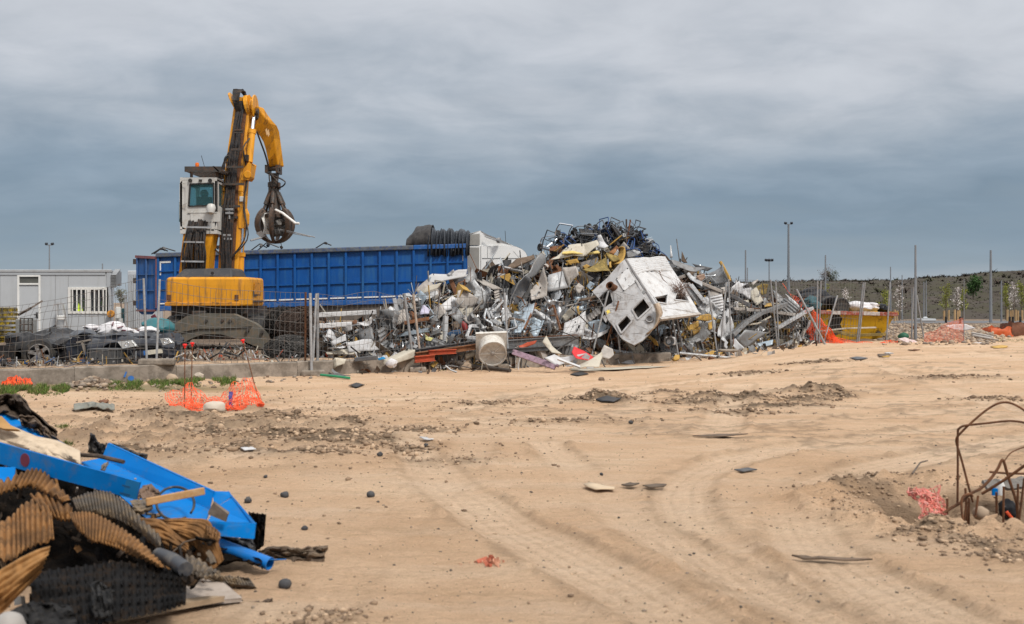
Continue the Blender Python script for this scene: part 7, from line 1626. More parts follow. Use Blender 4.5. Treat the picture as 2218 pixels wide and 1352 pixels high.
def flat(name,label,cat,pts,m,th=.015,lift=.012,crump=.02,group=None,cuts=2):
    q = [GP(*p,lift) for p in pts]; bm = bmesh.new(); f = bm.faces.new([bm.verts.new(v) for v in q]); bmesh.ops.triangulate(bm,faces=[f]); bmesh.ops.subdivide_edges(bm,edges=bm.edges[:],cuts=cuts,use_grid_fill=True); sz = max((a-b).length for a in q for b in q); s = RH.random() * 50
    for v in bm.verts: v.co.z += abs(noise.fractal(v.co*4+Vector((s,s,s)),1,2,3)) * crump
    mm = MB(); ix = {v: i for i,v in enumerate(bm.verts)}; mm.add([v.co.copy() for v in bm.verts],[tuple(ix[v] for v in f.verts) for f in bm.faces]); bm.free(); o = mm.build(name,HM[m] if isinstance(m,str) else m,smooth=True,angle=30,solid=th); return tag(o,label,cat,group)
flat('yellow_board','flat yellow strip on the sand near the right edge before the bulk bags','board',z(Z7,(1700,1068),(1760,1058),(1840,1062),(1830,1075),(1730,1080)),'foam')
flat('yellow_scrap','small yellow scrap on the sand before the skip','scrap',z(Z7,(832,1142),(860,1132),(905,1138),(895,1150),(845,1150)),'foam')
flat('white_scrap','tiny white scrap on the sand above the yellow scrap','scrap',z(Z7,(860,1118),(900,1114),(935,1120),(880,1124)),'white')
flat('brown_stick','reddish brown flat stick on the sand right of the skip','stick',z(Z7,(1045,1096),(1100,1090),(1145,1092),(1100,1100)),'rusty')
# gravel heaps at right
rr = random.Random(17); pos = []; scl = []
for k in range(3600):
    px = rr.choice((rr.gauss(1945,22),rr.gauss(2040,32),rr.gauss(2115,22),rr.uniform(1915,2150))); py = rr.gauss(722,10)
    if py < 700 or py > 748: continue
    p = GP(px,py); pos.append((p.x,p.y,p.z+.02)); scl.append(.02+.09*rr.random() ** 2.5)
cloud_mesh('rubble','stones and broken rubble strewn over the gravel heaps on the right',pos,scl,IV,IF,[mat('stone_tan',(.33,.25,.18),.9,0,.2),mat('stone_grey',(.22,.18,.145),.9,0,.2),mat('stone_brown',(.17,.12,.085),.9,0,.2),mat('stone_sand',(.38,.29,.21),.9,0,.2)],5)
sheet('rusty_sheet','rust brown crumpled sheet on the rubble right of the skip','scrap sheet',z(Z7,(900,935),(940,915),(985,925),(1000,945),(930,952)),'rusty',d=40,crump=.1)
sheet('rusty_sheet','rust brown plate on the rubble left of the tall thick pole','scrap sheet',z(Z7,(1060,905),(1110,895),(1138,918),(1090,925)),'rusty',d=38,crump=.06)
# ================================================================ foreground heap at the lower left
def Z8(x,y): return (x/2.4486,800+y/2.4486)
def fdp(px,py): return interp([(860,8.8),(900,8.5),(1000,7.6),(1100,6.75),(1170,6.3),(1260,5.7),(1352,5.15),(1500,4.6)],py)
def FP(x,y,off=0.0,d=None):
    a,b = Z8(x,y); return P(a,b,(fdp(a,b) if d is None else d)-off)
troughb = mat('trough_blue',(.001,.145,.45),.5,0,.16,(.09,.12,.15),2.6,.6,.06,30,thr=.60,spec=.06)
cardb = mat('brown_corrugated',(.235,.112,.035),.75,0,.3,(.07,.036,.015),3.0,.75,.15,40,rnd=.12,thr=.5)
cardg = mat('grey_corrugated',(.085,.070,.056),.7,0,.3,(.28,.19,.10),4,.6,.15,40,thr=.54)
meshb = mat('black_ribbed',(.0065,.006,.006),.6,0,.5,(.032,.019,.010),5,.7,.2,40,thr=.58,spec=.06)
# core
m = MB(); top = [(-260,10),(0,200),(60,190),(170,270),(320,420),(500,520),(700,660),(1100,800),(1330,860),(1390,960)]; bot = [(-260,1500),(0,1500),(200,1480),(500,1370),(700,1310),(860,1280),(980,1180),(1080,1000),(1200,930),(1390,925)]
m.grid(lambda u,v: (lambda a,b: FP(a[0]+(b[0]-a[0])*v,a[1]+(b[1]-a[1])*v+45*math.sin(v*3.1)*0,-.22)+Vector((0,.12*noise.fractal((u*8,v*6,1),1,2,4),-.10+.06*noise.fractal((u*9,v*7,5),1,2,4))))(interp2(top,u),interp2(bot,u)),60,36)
o = m.build('debris_mass',mat('debris_gap_shade',(.007,.0055,.0045),.95,0,.6,(.035,.02,.01),6,.5,.4,thr=.6,spec=.05)); tag(o,'crushed debris under the blue troughs and brown sheets, blackened to read as shaded gaps','debris',kind='stuff')  # core painted almost black to deepen the shade between the sheets
def plate(mm,pts,off=(0,.012,0)): mm.prism([FP(*p[:2],d=p[2]) for p in pts],off)
# big blue trough: back wall, floor, end tray
T = empty('blue_trough',FP(900,800,d=6.9),'bright blue folded metal trough lying on top of the brown sheets','trough')
m = MB(); plate(m,[(572,395,8.0),(1132,652,7.05),(1112,742,6.98),(540,470,7.92)]); m.build('back_wall',troughb,T,bevel=.004)
m = MB(); plate(m,[(540,472,7.90),(1112,744,6.96),(1085,812,6.72),(800,812,6.66),(430,492,7.6)],(0,.01,-.012)); m.build('floor',troughb,T,bevel=.003)
m = MB(); plate(m,[(572,392,8.0),(1132,649,7.05),(1134,656,7.08),(574,400,8.04)],(0,.03,0)); m.build('wall_edge',troughb,T)
T = empty('blue_tray',FP(1240,880,d=6.6),'short bright blue end tray with a front lip at the tip of the blue trough','tray')
m = MB(); plate(m,[(1125,648,7.1),(1214,650,7.05),(1232,676,6.95),(1140,735,6.9)]); m.build('back_wall',troughb,T,bevel=.004)
m = MB(); plate(m,[(1140,737,6.9),(1230,680,6.94),(1332,812,6.58),(1100,808,6.56)],(0,.01,-.012)); m.build('floor',troughb,T)
m = MB(); plate(m,[(1214,650,7.05),(1356,818,6.52),(1332,813,6.56),(1230,678,6.94)],(-.01,.01,-.02)); m.build('side_wall',troughb,T,bevel=.003)
m = MB(); plate(m,[(1098,808,6.54),(1356,818,6.50),(1345,898,6.46),(1165,882,6.48),(1110,850,6.5)],(0,.014,0)); m.build('front_lip',troughb,T,bevel=.004)
# blue panel with a red disc
T = empty('blue_channel',FP(350,560,d=6.9),'long blue channel side with a dark red disc, crossing the left edge','channel')
def bp(x,y,o=0.0): t = (x+0) / 740; return FP(x,y,d=7.25-.62*t-o)
m = MB(); m.prism([bp(-60,375),bp(742,600),bp(720,690),bp(-60,485)],(0,.02,0)); m.build('side',troughb,T,bevel=.005)
m = MB(); c = bp(139,480,.0); nn = (bp(742,600)-bp(-60,375)).cross(bp(-60,485)-bp(-60,375)).normalized(); nn = nn if nn.y < 0 else -nn; m.lathe(c,nn,[(0,.012),(.048,.012),(.05,-.03)],20); m.build('red_disc',mat('disc_red',(.13,.02,.045),.6,0,.2),T)
m = MB()
for a,b in (((95,473),(182,466)),((85,520),(120,508)),((355,543),(395,553)),((400,553),(425,562)),((436,560),(460,567)),((520,588),(552,596)),((612,606),(690,626)),((612,650),(690,668)),((300,566),(560,636))): m.beam(bp(*a,.003),bp(*b,.003),.012 if a[0] != 300 else .003,.004,(0,0,1))
m.build('ink_mark',mat('ink_blue',(.008,.07,.17),.6),T)
m = MB(); m.prism([bp(255,470,.002),bp(742,601,.002),bp(720,689,.002),bp(245,560,.002)],(0,.004,0)); m.build('darker_band',mat('band_blue',(.005,.15,.36),.45,0,.1),T)
m = MB(); plate(m,[(-60,200,8.5),(88,270,8.3),(335,392,8.0),(425,445,7.8),(400,470,7.75),(160,360,8.0),(-60,260,8.3)]); o = m.build('blue_sheet',troughb,bevel=.004); tag(o,'upper blue sheet half hidden under the cream cloth at the left edge','scrap sheet')
m = MB(); plate(m,[(-60,160,8.7),(60,240,8.4),(160,300,8.25),(120,330,8.2),(-60,250,8.4)]); o = m.build('pale_blue_sheet',mat('pale_blue',(.12,.24,.38),.35,0,.1)); tag(o,'pale greyish blue sheet above the cream cloth at the left edge','scrap sheet')
m = MB(); plate(m,[(-60,520,7.0),(80,520,7.0),(70,600,6.9),(-60,640,6.8)]); o = m.build('blue_sheet',troughb); tag(o,'small piece of blue sheet below the blue channel at the left edge','scrap sheet')
# cream cloth
ct = [(-60,270),(60,305),(190,360),(300,382),(425,438)]; cb = [(-60,380),(40,398),(250,460),(385,500),(425,522)]
m = MB(); m.grid(lambda u,v: (lambda a,b: FP(a[0]+(b[0]-a[0])*v,a[1]+(b[1]-a[1])*v,.30+.10*math.sin(v*3.1)+.06*noise.fractal((u*5,v*2,3),1,2,3)))(interp2(ct,u),interp2(cb,u)),50,14); o = m.build('cream_cloth',mat('cream_felt',(.50,.40,.29),.95,0,.12,(.28,.20,.13),5,.5,.4,40),smooth=True,solid=.02); tag(o,'thick cream felt cloth lying over the blue sheets at the left edge','cloth')
m = MB(); plate(m,[(-60,230,7.9),(10,250,7.8),(60,300,7.7),(100,320,7.6),(20,315,7.6),(-60,290,7.7)],(0,.03,-.02)); o = m.build('brown_foam',mat('brown_foam',(.34,.19,.07),.9,0,.3,bump=.3)); tag(o,'torn brown foam strip above the cream felt cloth','foam')
def rag(name,label,cat,tp,bt,m,off,seed,amp=.10,nu=34,nv=14,d=None,th=.012):
    mm = MB(); mm.grid(lambda u,v: (lambda a,b: FP(a[0]+(b[0]-a[0])*v+10*noise.noise((u*9,v*3,seed)),a[1]+(b[1]-a[1])*v+14*noise.noise((u*9,v*3,seed+4)),off+amp*noise.fractal((u*4,v*3,seed),1,2.1,4),d))(interp2(tp,u),interp2(bt,u)),nu,nv); o = mm.build(name,m,smooth=True,solid=th,angle=40); return tag(o,label,cat)
rb = mat('dark_brown_rubber',(.050,.034,.023),.75,0,.4,(.14,.10,.07),4,.5,.2)
rag('brown_sheeting','crumpled dark brown sheeting at the top of the foreground heap','sheeting',[(-60,150),(50,128),(110,140),(165,215),(300,330)],[(-60,260),(20,235),(130,290),(230,320),(300,370)],rb,.1,3,.25,d=8.6)
rag('brown_sheeting','strip of brown sheeting running down beside the upper blue sheet','sheeting',[(100,250),(180,250),(260,330),(330,400)],[(120,300),(190,320),(250,370),(320,420)],mat('mid_brown_rubber',(.11,.075,.05),.75,0,.3),.1,8,.15,d=8.2)
rag('black_shard','black plastic shard standing behind the blue trough','shard',[(480,340),(500,350),(520,395),(560,400)],[(470,440),(500,450),(540,460),(560,470)],black_plastic,.0,11,.05,d=8.05)
rag('black_shard','black torn edge showing behind the back wall of the blue trough','shard',[(560,392),(640,405),(720,440),(782,455)],[(600,430),(660,440),(720,470),(778,478)],black_plastic,.0,13,.05,d=8.2)
m = MB(); m.tube([FP(430,455,d=7.6),FP(520,460,d=7.4),FP(655,492,d=7.25)],.016,7); o = m.build('dark_rod',rb,smooth=True); tag(o,'dark brown rod resting across the blue trough','rod')
rag('grey_sliver','thin grey brown sliver standing in the trough floor','sliver',[(545,505),(570,495),(575,500)],[(528,548),(538,552),(545,548)],mat('dusty_trim',None),.0,15,.01,8,6,d=7.3)
m = MB()
for k,(x,y) in enumerate(((712,580),(404,628))): m.tube([FP(x,y+22,d=6.9),FP(x+6,y,d=6.88)],.008,6)
m.f = m.f[:]; o = m.build('thin_spike',mat('dusty_trim',None)); tag(o,'two thin stub spikes sticking up along the blue channel','spike')
# corrugated brown sheets
def corr(label,tp,bt,waves,amp,m,off=.1,bulge=0.0,seed=1,across=True,th=.006,nu=None,d=None,group='torn corrugated sheets in the foreground',torn=9,mid=None):
    nu = nu or waves * 8; nv = 12; mm = MB()
    def fn(u,v):
        a,b = interp2(sp_t,u),interp2(sp_b,u); jag = torn * noise.noise((u*waves*.8,seed,3)) if v > .8 else -torn * .7 * noise.noise((u*waves*.7,seed,8)) if v < .2 else 0
        w = v; x = a[0] + (b[0]-a[0]) * w; y = a[1] + (b[1]-a[1]) * w + jag
        ph = u * waves * 2 * math.pi if across else v * waves * 2 * math.pi
        lift = bulge * math.sin(v*math.pi)
        p = FP(x,y,off+lift+.05*noise.fractal((u*2,v*2,seed),1,2,3),d)
        return p + (Vector((.25,-.65,.72)) if across else Vector((.05,-.75,.35))) * (amp*math.sin(ph))
    sp_t,sp_b = crspl(tp,5),crspl(bt,5)
    e = [FP(*q,off,d) for q in sp_t] if across else [FP(*interp2([sp_t[0],sp_b[0]],k/4),off,d) for k in range(5)]
    amp = .23 * sum((a-b).length for a,b in zip(e[:-1],e[1:])) / waves
    mm.grid(fn,nu,nv if across else waves*8); o = mm.build('corrugated_sheet',m,smooth=True,solid=th,angle=60); return tag(o,label,'corrugated sheet',group)
corr('brown corrugated sheet forming a peak below the blue channel',[(-30,600),(100,560),(205,522),(280,590),(375,690)],[(-30,668),(60,640),(150,622),(230,652),(330,700)],15,.022,cardb,.35,.05,1)
corr('brown corrugated sheet crushed upright at the left edge under the peak',[(-30,830),(60,780),(120,720),(200,690),(270,740)],[(-30,1000),(60,1012),(130,960),(200,930),(285,905)],11,.024,cardb,.30,.05,3)
corr('narrow brown corrugated strip right of the peak',[(160,665),(230,660),(300,690),(385,730)],[(250,800),(290,790),(330,800),(370,800)],6,.022,cardb,.28,.04,5)
corr('pale brown corrugated sheet fanning out in the bottom left corner',[(-40,1090),(60,1030),(160,975),(268,940)],[(-40,1330),(10,1290),(60,1240),(215,1080)],6,.034,mat('tan_corrugated',(.31,.155,.05),.75,0,.2,(.12,.06,.022),3.5,.6,.15,40),.0,.05,7,across=False,d=5.2)
corr('long brown corrugated sheet running diagonally through the middle of the foreground heap',[(370,765),(480,762),(620,830),(760,930),(872,1050)],[(395,830),(480,905),(590,935),(700,985),(838,1040)],26,.022,cardb,.40,.09,9)
corr('dark grey corrugated sheet arching above the diagonal brown one',[(385,690),(480,655),(580,655),(700,735),(850,890)],[(420,775),(500,770),(600,790),(720,850),(850,960)],24,.022,cardg,.30,.12,11)
corr('brown corrugated sheet right of the middle with folded ribs',[(690,800),(760,790),(850,800),(920,860),(1000,930)],[(780,900),(830,950),(890,975),(950,985),(1000,1005)],6,.034,cardb,.0,.05,13,across=False,d=6.2)
corr('large brown corrugated sheet fanning at the right end of the foreground heap',[(815,800),(950,792),(1095,800),(1150,900),(1185,1010)],[(880,835),(930,880),(1000,930),(1050,1010),(1115,1085)],9,.030,cardb,.0,.04,15,across=False,d=6.3)
corr('small brown corrugated end piece below the blue tray lip',[(1095,830),(1140,845),(1168,872)],[(1100,880),(1130,900),(1160,915)],5,.018,cardb,.22,.02,17)
corr('brown grey torn corrugated pieces hanging under the right fan',[(985,985),(1060,1010),(1130,1060),(1170,1075)],[(990,1080),(1040,1095),(1090,1110),(1150,1095)],7,.02,cardg,.18,.02,19)
corr('flat dark corrugated strip on the sand at the heap tip',[(1030,1075),(1150,1092),(1250,1100),(1320,1108)],[(1130,1125),(1200,1150),(1280,1165),(1365,1168)],17,.016,cardg,.0,.02,21,d=6.15)
corr('brown striped scrap of corrugated sheet beside the wire loop',[(690,700),(740,690),(800,690)],[(720,760),(760,765),(810,740)],4,.02,cardg,.35,.05,23,across=False)
rag('brown_scrap','torn brown sheet scrap under the left end of the wooden lath','scrap',[(735,640),(770,618),(805,612),(845,655)],[(728,682),(770,690),(800,680),(850,670)],mat('torn_brown',(.16,.10,.065),.8,0,.3),.25,25,.06,16,8)
# black ribbed plastic crates
def ribbed(label,tp,bt,nu,nv,off,d=None,amp=.035):
    mm = MB(); U,V = nu * 6,nv * 6
    def fn(u,v):
        a,b = interp2(tp,u),interp2(bt,u); p = FP(a[0]+(b[0]-a[0])*v,a[1]+(b[1]-a[1])*v,off+.05*noise.fractal((u*3,v*3,nu),1,2,3),d)
        return p + Vector((.1,-.8,.5)) * (amp*max(0,math.sin(u*nu*6.283)) ** .5*(.35+.65*(math.sin(v*nv*6.283) >-.3)))
    mm.grid(fn,U,V); o = mm.build('ribbed_plastic',meshb,smooth=True,angle=40); return tag(o,label,'ribbed plastic','black ribbed plastic blocks in the foreground')
ribbed('large black ribbed plastic block at the bottom of the foreground heap',[(160,1080),(400,1050),(640,1020),(850,1050),(992,1085)],[(180,1400),(420,1370),(640,1330),(860,1290),(985,1250)],20,6,.35)
ribbed('black ribbed block standing behind the blue tray tip',[(1318,758),(1360,765),(1412,770)],[(1330,975),(1365,965),(1400,935)],4,9,.0,d=6.75,amp=.02)
rag('black_strips','grey black ragged strips over the ribbed block at the bottom','strips',[(480,1140),(520,1120),(560,1150),(600,1180)],[(500,1310),(540,1320),(580,1310),(590,1290)],mat('grey_strips',(.008,.0075,.0075),.6,0,.6,(.05,.046,.042),9,.6,.3,40,spec=.12),.55,31,.10,20,10)
rag('black_strips','tangled black strips in the bottom left under the tan sheet','strips',[(60,1280),(150,1240),(260,1240),(380,1260)],[(120,1420),(200,1400),(300,1400),(420,1380)],mat('grey_strips',None),.5,33,.14,24,10)
rag('lip_shadow','black sheet standing in for the shadow gap below the blue tray lip','scrap sheet',[(1170,880),(1250,895),(1340,900)],[(1190,930),(1260,960),(1360,985)],black_plastic,.0,35,.04,14,8,d=6.62)  # black rag put in as the shadow under the tray lip
# grey pipe, blue pipe, boards
m = MB(); m.tube([FP(842,985,d=5.75),FP(910,1010,d=5.6),FP(985,1062,d=5.42)],.042,14); o = m.build('grey_pipe',mat('grey_pvc',(.035,.038,.045),.45,0,.2,(.2,.18,.15),4,.4),smooth=True); tag(o,'short dark grey pipe poking out above the ribbed block','pipe')
bpipe = mat('pipe_blue',(.005,.135,.44),.35,0,.12,(.06,.14,.22),3,.3)
a,b = FP(1120,915,d=6.62),FP(1432,1032,d=6.42); ax = (b-a).normalized(); m = MB(); m.lathe(a,ax,[(.044,0),(.042,(b-a).length),(.036,(b-a).length),(.036,.0)],18); m.prism([b+Vector((-.02,-.02,.036)),b+Vector((.10,.02,.028)),b+Vector((.0,.035,.012))],(0,0,-.006)); o = m.build('blue_pipe',bpipe,smooth=True,angle=50); tag(o,'smooth blue pipe lying on the sand at the heap tip','pipe')
gb = mat('grey_board',(.36,.305,.26),.85,0,.14,(.22,.17,.13),3,.5,.2,30)
q = [GP(*Z8(*p),.035) for p in ((985,1085),(1062,1088),(1150,1130),(1282,1245),(1130,1262),(900,1285))]; m = MB(); m.prism(q,(0,0,-.02)); o = m.build('grey_board',gb,bevel=.004); tag(o,'flat grey brown board on the sand right of the ribbed block','board')
q = [GP(*Z8(*p),.06) for p in ((540,1345),(800,1298),(1100,1258),(1190,1262),(900,1315),(600,1380))]; m = MB(); m.prism(q,(0,0,-.025)); o = m.build('long_plank',mat('plank_grey',(.33,.24,.155),.85,0,.2,(.2,.14,.09),3,.5,.2,30),bevel=.004); tag(o,'long thin plank lying in front of the grey board','plank')
m = MB(); m.beam(FP(775,705,d=6.35),FP(1085,645,d=6.6),.02,.05,(0,1,0)); o = m.build('wooden_lath',mat('lath',(.38,.21,.085),.75,0,.2,(.55,.45,.33),5,.4,.1,30),bevel=.006); tag(o,'yellow brown wooden lath lying across the blue trough','lath')
m = MB(); m.tube([FP(930+100*math.cos(t),712-88*math.sin(t),d=6.62-.25*math.sin(t)*-1) for t in [k*.21-.6 for k in range(29)]],.009,6); o = m.build('wire_loop',black_plastic,smooth=True); tag(o,'black wire loop lying in the blue trough around the lath','wire loop')
q = [FP(*p,d=6.45) for p in ((1104,765),(1135,712),(1212,768),(1200,806),(1150,790))]; m = MB(); m.prism(q,(.0,.006,.01)); o = m.build('metal_bracket',mat('bracket',(.14,.11,.09),.6,.2,.3,(.3,.25,.2),5,.5),bevel=.004); tag(o,'grey brown metal bracket caught on the blue tray floor','bracket')
rag('brown_wreckage','flattened dark brown scrap lying on the sand right of the blue pipe','scrap',[(1375,960),(1450,940),(1560,950),(1650,945),(1738,935)],[(1375,1020),(1450,1018),(1540,1030),(1620,1018),(1715,1020)],mat('umber_scrap',(.075,.052,.036),.8,0,.4,(.22,.165,.11),4,.6,.3),.0,41,.10,34,12,d=6.82)
rag('twig_scrap','thin dark strip of bark on the sand right of the grey board','bark',[(1270,1225),(1330,1238),(1400,1230),(1442,1218)],[(1290,1240),(1340,1252),(1390,1250),(1440,1232)],rb,.0,43,.03,18,6,d=5.85)
m = MB(); m.lathe(FP(45,1362,.70),(.1,-.5,.9),[(.0,.06),(.04,.05),(.065,.02),(.075,-.05)],18); o = m.build('pale_dome',mat('pale_dome',(.30,.28,.26),.6,0,.15),smooth=True); tag(o,'pale rounded cap in the very bottom left corner','cap')
rr = random.Random(5)
def reg_fg(rr):
    x = rr.uniform(-60,1120); y = interp([(-60,200),(100,350),(400,600),(900,780),(1200,900),(1340,950)],x) + rr.random() * interp([(-60,1150),(300,950),(800,480),(1100,260),(1340,60)],x); return FP(x,y,rr.uniform(-.1,.10))
fragments('debris_fragments','torn slivers of brown and black sheet between the foreground sheets',240,reg_fg,[cardb,cardg,rb,meshb,meshb,black_plastic,rb],51,.012,.04)

# ================================================================ pit with rusty reinforcing bars
def Z9(x,y): return (1850+x/3.976,840+y/3.976)
def rod(label,pts,d0,d1=None,r=.0095,group='rusty reinforcing bars in the pit',sm=True):
    d1 = d0 if d1 is None else d1; n = len(pts); q = [tuple(P(*Z9(*p),d0+(d1-d0)*i/(n-1))) for i,p in enumerate(pts)]
    m = MB(); m.tube(crspl(q,6) if sm else q,r,7); o = m.build('reinforcing_bar',rust,smooth=True); tag(o,label,'rebar',group)
rod('tall squared loop of rusty bar rising from the pit',[(890,1010),(893,700),(893,400),(905,352),(960,326),(1150,305),(1340,286),(1480,306),(1640,370),(1700,560)],8.5,8.3)
rod('highest rounded loop of rusty bar over the pit',[(1022,985),(985,850),(925,620),(884,490),(882,440),(905,405),(1000,310),(1130,200),(1230,140),(1310,126),(1380,145),(1480,205),(1640,320),(1720,600)],8.6,8.2)
rod('thick rusty bar rising to the right and bending to a peak',[(725,1115),(830,1040),(925,985),(1000,915),(1090,868),(1170,790),(1235,700),(1270,628),(1290,640),(1325,760),(1365,880),(1400,1000),(1412,1130)],8.2,8.3,.012)
rod('rusty hoop bent over at the lower left of the pit',[(938,1150),(926,1050),(928,960),(955,925),(1000,915),(1020,935)],8.15,8.2)
rod('straight rusty bar slanting up to the right edge',[(1100,915),(1300,790),(1480,662),(1640,560)],8.3,8.0,.012,sm=False)
rod('horizontal rusty bar at the right edge',[(1165,725),(1320,738),(1480,742),(1650,750)],8.4,8.3,sm=False)
rod('thin curved wire rising to the right edge',[(1290,640),(1340,570),(1400,535),(1500,500),(1640,450)],8.4,8.4,.005)
for i,(x0,y0,x1,y1) in enumerate(((803,955,800,1150),(958,865,975,1165),(990,950,985,1165),(1068,930,1045,1080),(1288,850,1285,1130),(1412,828,1405,1120),(1466,780,1420,1120),(968,985,945,1160),(1225,900,1228,1060),(1500,860,1480,1110))):
    rod(('short upright bar left of the hoop','upright bar just right of the hoop','second upright bar right of the hoop','slanting bar beside the round stone','upright bar in the middle right of the pit','upright bar near the peak bar foot','bar leaning right at the right edge','thin bar inside the hoop','pale short bar before the bottle','last upright bar at the right edge')[i],[(x0,y0),(x1,y1+30)],8.25+.06*(i % 3),None,.0095,'upright stubs of reinforcing bar in the pit',sm=False)
pk = mat('pink_net',(.60,.17,.13),.6,0,.3,(.75,.55,.5),9,.5)
def pn(x,y,d): return P(*Z9(x,y),d)
net('pink_netting','bundle of faded pink netting at the left edge of the pit',lambda u,v: (lambda a,b: pn(a[0]+(b[0]-a[0])*v,a[1]+(b[1]-a[1])*v,8.55-.35*v)+fold(Vector((u*2,v*2,0)),.07,3))(interp2([(570,895),(640,870),(700,865),(735,930),(760,1000)],u),interp2([(580,1010),(610,1060),(650,1130),(700,1125),(760,1110)],u)),16,14,.004,pk,seed=8,jit=.4)
net('pink_netting','second crumpled layer of pink netting spilling to the left',lambda u,v: (lambda a,b: pn(a[0]+(b[0]-a[0])*v,a[1]+(b[1]-a[1])*v,8.6)+fold(Vector((u*2,v*2,4)),.06,5))(interp2([(470,890),(560,880),(650,900)],u),interp2([(480,930),(560,985),(660,1010)],u)),12,7,.004,pk,seed=9,jit=.4)
net('pink_netting','scrap of pink netting low in the pit left of the hoop',lambda u,v: pn(570+200*u,1095+40*v-20*u,8.2)+fold(Vector((u*2,v*2,9)),.05,7),14,5,.004,pk,seed=10,jit=.4)
m = MB(); m.lathe(pn(1252,925,8.7),(.1,-.1,1),[(0,0),(.03,.005),(.032,.09),(.014,.12),(.014,.135),(0,.135)],12); o = m.build('white_bottle',white_paint,smooth=True); m = MB(); m.box(pn(1212,897,8.64),(.045,.02,.06)); m.build('label_band',troughb,o); tag(o,'white bottle with a blue label standing in the pit','bottle')
lump('black_bag','crumpled black bag in the right part of the pit','bag',*Z9(1330,1060),8.6,(.07,.08,.09),blk,9)
sheet('orange_plate','orange plate lying in the pit before the black bag','plate',z(Z9,(1300,1070),(1320,1060),(1380,1130),(1365,1140)),orange_net,d=8.35,crump=.02)
lump('round_stone','round tan stone in the pit between the bars','stone',*Z9(1090,1080),8.3,(.065,.06,.06),mat('stone_tan',None),11,.12)
sheet('pit_plank','pale broken plank in the pit right of the round stone','plank',z(Z9,(1070,1175),(1130,1110),(1200,1095),(1210,1115),(1120,1180)),mat('pit_plank',(.36,.24,.15),.8,0,.2),d=8.15,th=.03,crump=.02)
m = MB(); m.tube([GP(*Z9(502,785),.05),GP(*Z9(570,728),.10),GP(*Z9(632,676),.06)],.011,6,True,.006); o = m.build('twig',bark,smooth=True); tag(o,'grey twig lying behind the pit rim','twig')
rag_pts = [(1100,805),(1200,795),(1300,800),(1460,775)]
m = MB(); m.grid(lambda u,v: pn(*interp2(rag_pts,u),8.95)+Vector((0,-.10*v,-.06*v+.02*noise.noise((u*9,v*5,2)))),20,4); o = m.build('broken_slab',mat('slab_grey',(.17,.155,.14),.9,0,.3,bump=.3),solid=.03); tag(o,'grey broken slab edge at the back of the pit','slab')

# ================================================================ orange net on red capped bars
def Z10(x,y): return (300+x/6.5235,720+y/6.5235)
for i,(cx_,cy_,bx_,by_,dd) in enumerate(((655,190,652,1090,16.5),(760,168,745,960,17.0),(1475,125,1690,915,17.2))):
    a = P(*Z10(bx_,by_),dd); b = P(*Z10(cx_,cy_),dd+.0); T = empty('marker_bar',a,('rusty upright bar with a red cap, leftmost at the orange netting','rusty upright bar with a red cap, right one of the close pair','leaning rusty bar with a red cap at the right end of the netting')[i],'marker bar','red capped steel bars')
    m = MB(); m.tube([a-(b-a).normalized()*.12,b],.0085,7); m.build('bar',rust,T,smooth=True)
    m = MB(); ax = (b-a).normalized(); m.lathe(b,ax,[(.0,.035),(.03,.032),(.036,.022),(.034,.004),(.02,-.004),(.016,-.035),(.009,-.04)],14); m.build('cap',mat('cap_red',(.72,.018,.015),.4,0,.08),T,smooth=True)
nt_top = z(Z10,(355,870),(470,850),(600,815),(700,745),(745,705),(800,800),(960,915),(1060,905),(1150,900),(1240,830),(1330,720),(1420,690),(1515,630),(1620,665),(1690,850),(1765,990))
nt_bot = z(Z10,(480,1135),(520,1145),(580,1140),(660,1125),(740,1120),(820,1125),(930,1125),(1020,1115),(1120,1100),(1240,1085),(1330,1085),(1420,1085),(1500,1085),(1590,1070),(1680,1040),(1760,1020))
def nfn(off,s,tl=0.0):
    def fn(u,v):
        a,b = interp2(nt_top,u),interp2(nt_bot,u); w = tl + (1-tl) * (1-max(0.0,1-v) ** 1.5); x = a[0] + (b[0]-a[0]) * w; y = a[1] + (b[1]-a[1]) * w; return P(x,y,16.9-.7*w+off) + fold(Vector((u*6,v*1.6,s)),.06,s)
    return fn
net('orange_netting','bright orange safety netting slung between the red capped bars',nfn(0,2),48,12,.0046,orange_net,seed=21,jit=.35)
net('orange_netting','second bunched layer of orange netting along the sand under the first',nfn(-.15,5,.55),44,6,.0046,orange_net,seed=22,jit=.4)
m = MB(); m.grid(lambda u,v: P(*Z10(1275+55*u,838+215*v),16.55-.35*v)+Vector((0,.02*math.sin(v*14),0)),3,14); o = m.build('blue_band',mat('net_band',(.02,.03,.16),.5,0,.2,(.5,.08,.05),14,.8,thr=.6),solid=.005); tag(o,'dark blue band tied across the orange netting','band')
mat('stone_pale',(.46,.40,.33),.9,0,.2)
for px,py,r,sq,lb,mm_ in ((465,889,.17,.62,'flat pale stone holding down the orange netting','stone_pale'),(372,824,.13,.8,'tan boulder on the grass beside the orange netting','stone_tan'),(428,817,.15,.6,'pale boulder behind the right red capped bar of the pair','stone_pale'),(1303,824,.075,.7,'small brown stone alone on the sand before the heap','stone_brown'),(1010,799,.2,.6,'sandy stone beside the dark round pole','stone_tan')):
    m = MB(); p = GP(px,py); m.blob(p+Vector((0,0,r*sq*.4)),(r,r*.8,r*sq),.22,3,1.3,seed=px); o = m.build('boulder',mat(mm_,None),smooth=True,angle=35); tag(o,lb,'stone')
net('orange_netting','small heap of orange netting at the far left before the kerb wall',lambda u,v: P(2+66*u,826-8*math.sin(u*3+.5)*(1-v)-5*u+14*v,20.6-.2*v)+fold(Vector((u*5,v,0)),.05,4),30,5,.007,orange_net,seed=23,jit=.4)
m = MB()
for k in range(2): m.tube([P(-20,806+k*8,20.9),P(75,809+k*8,20.9)],.018,6)
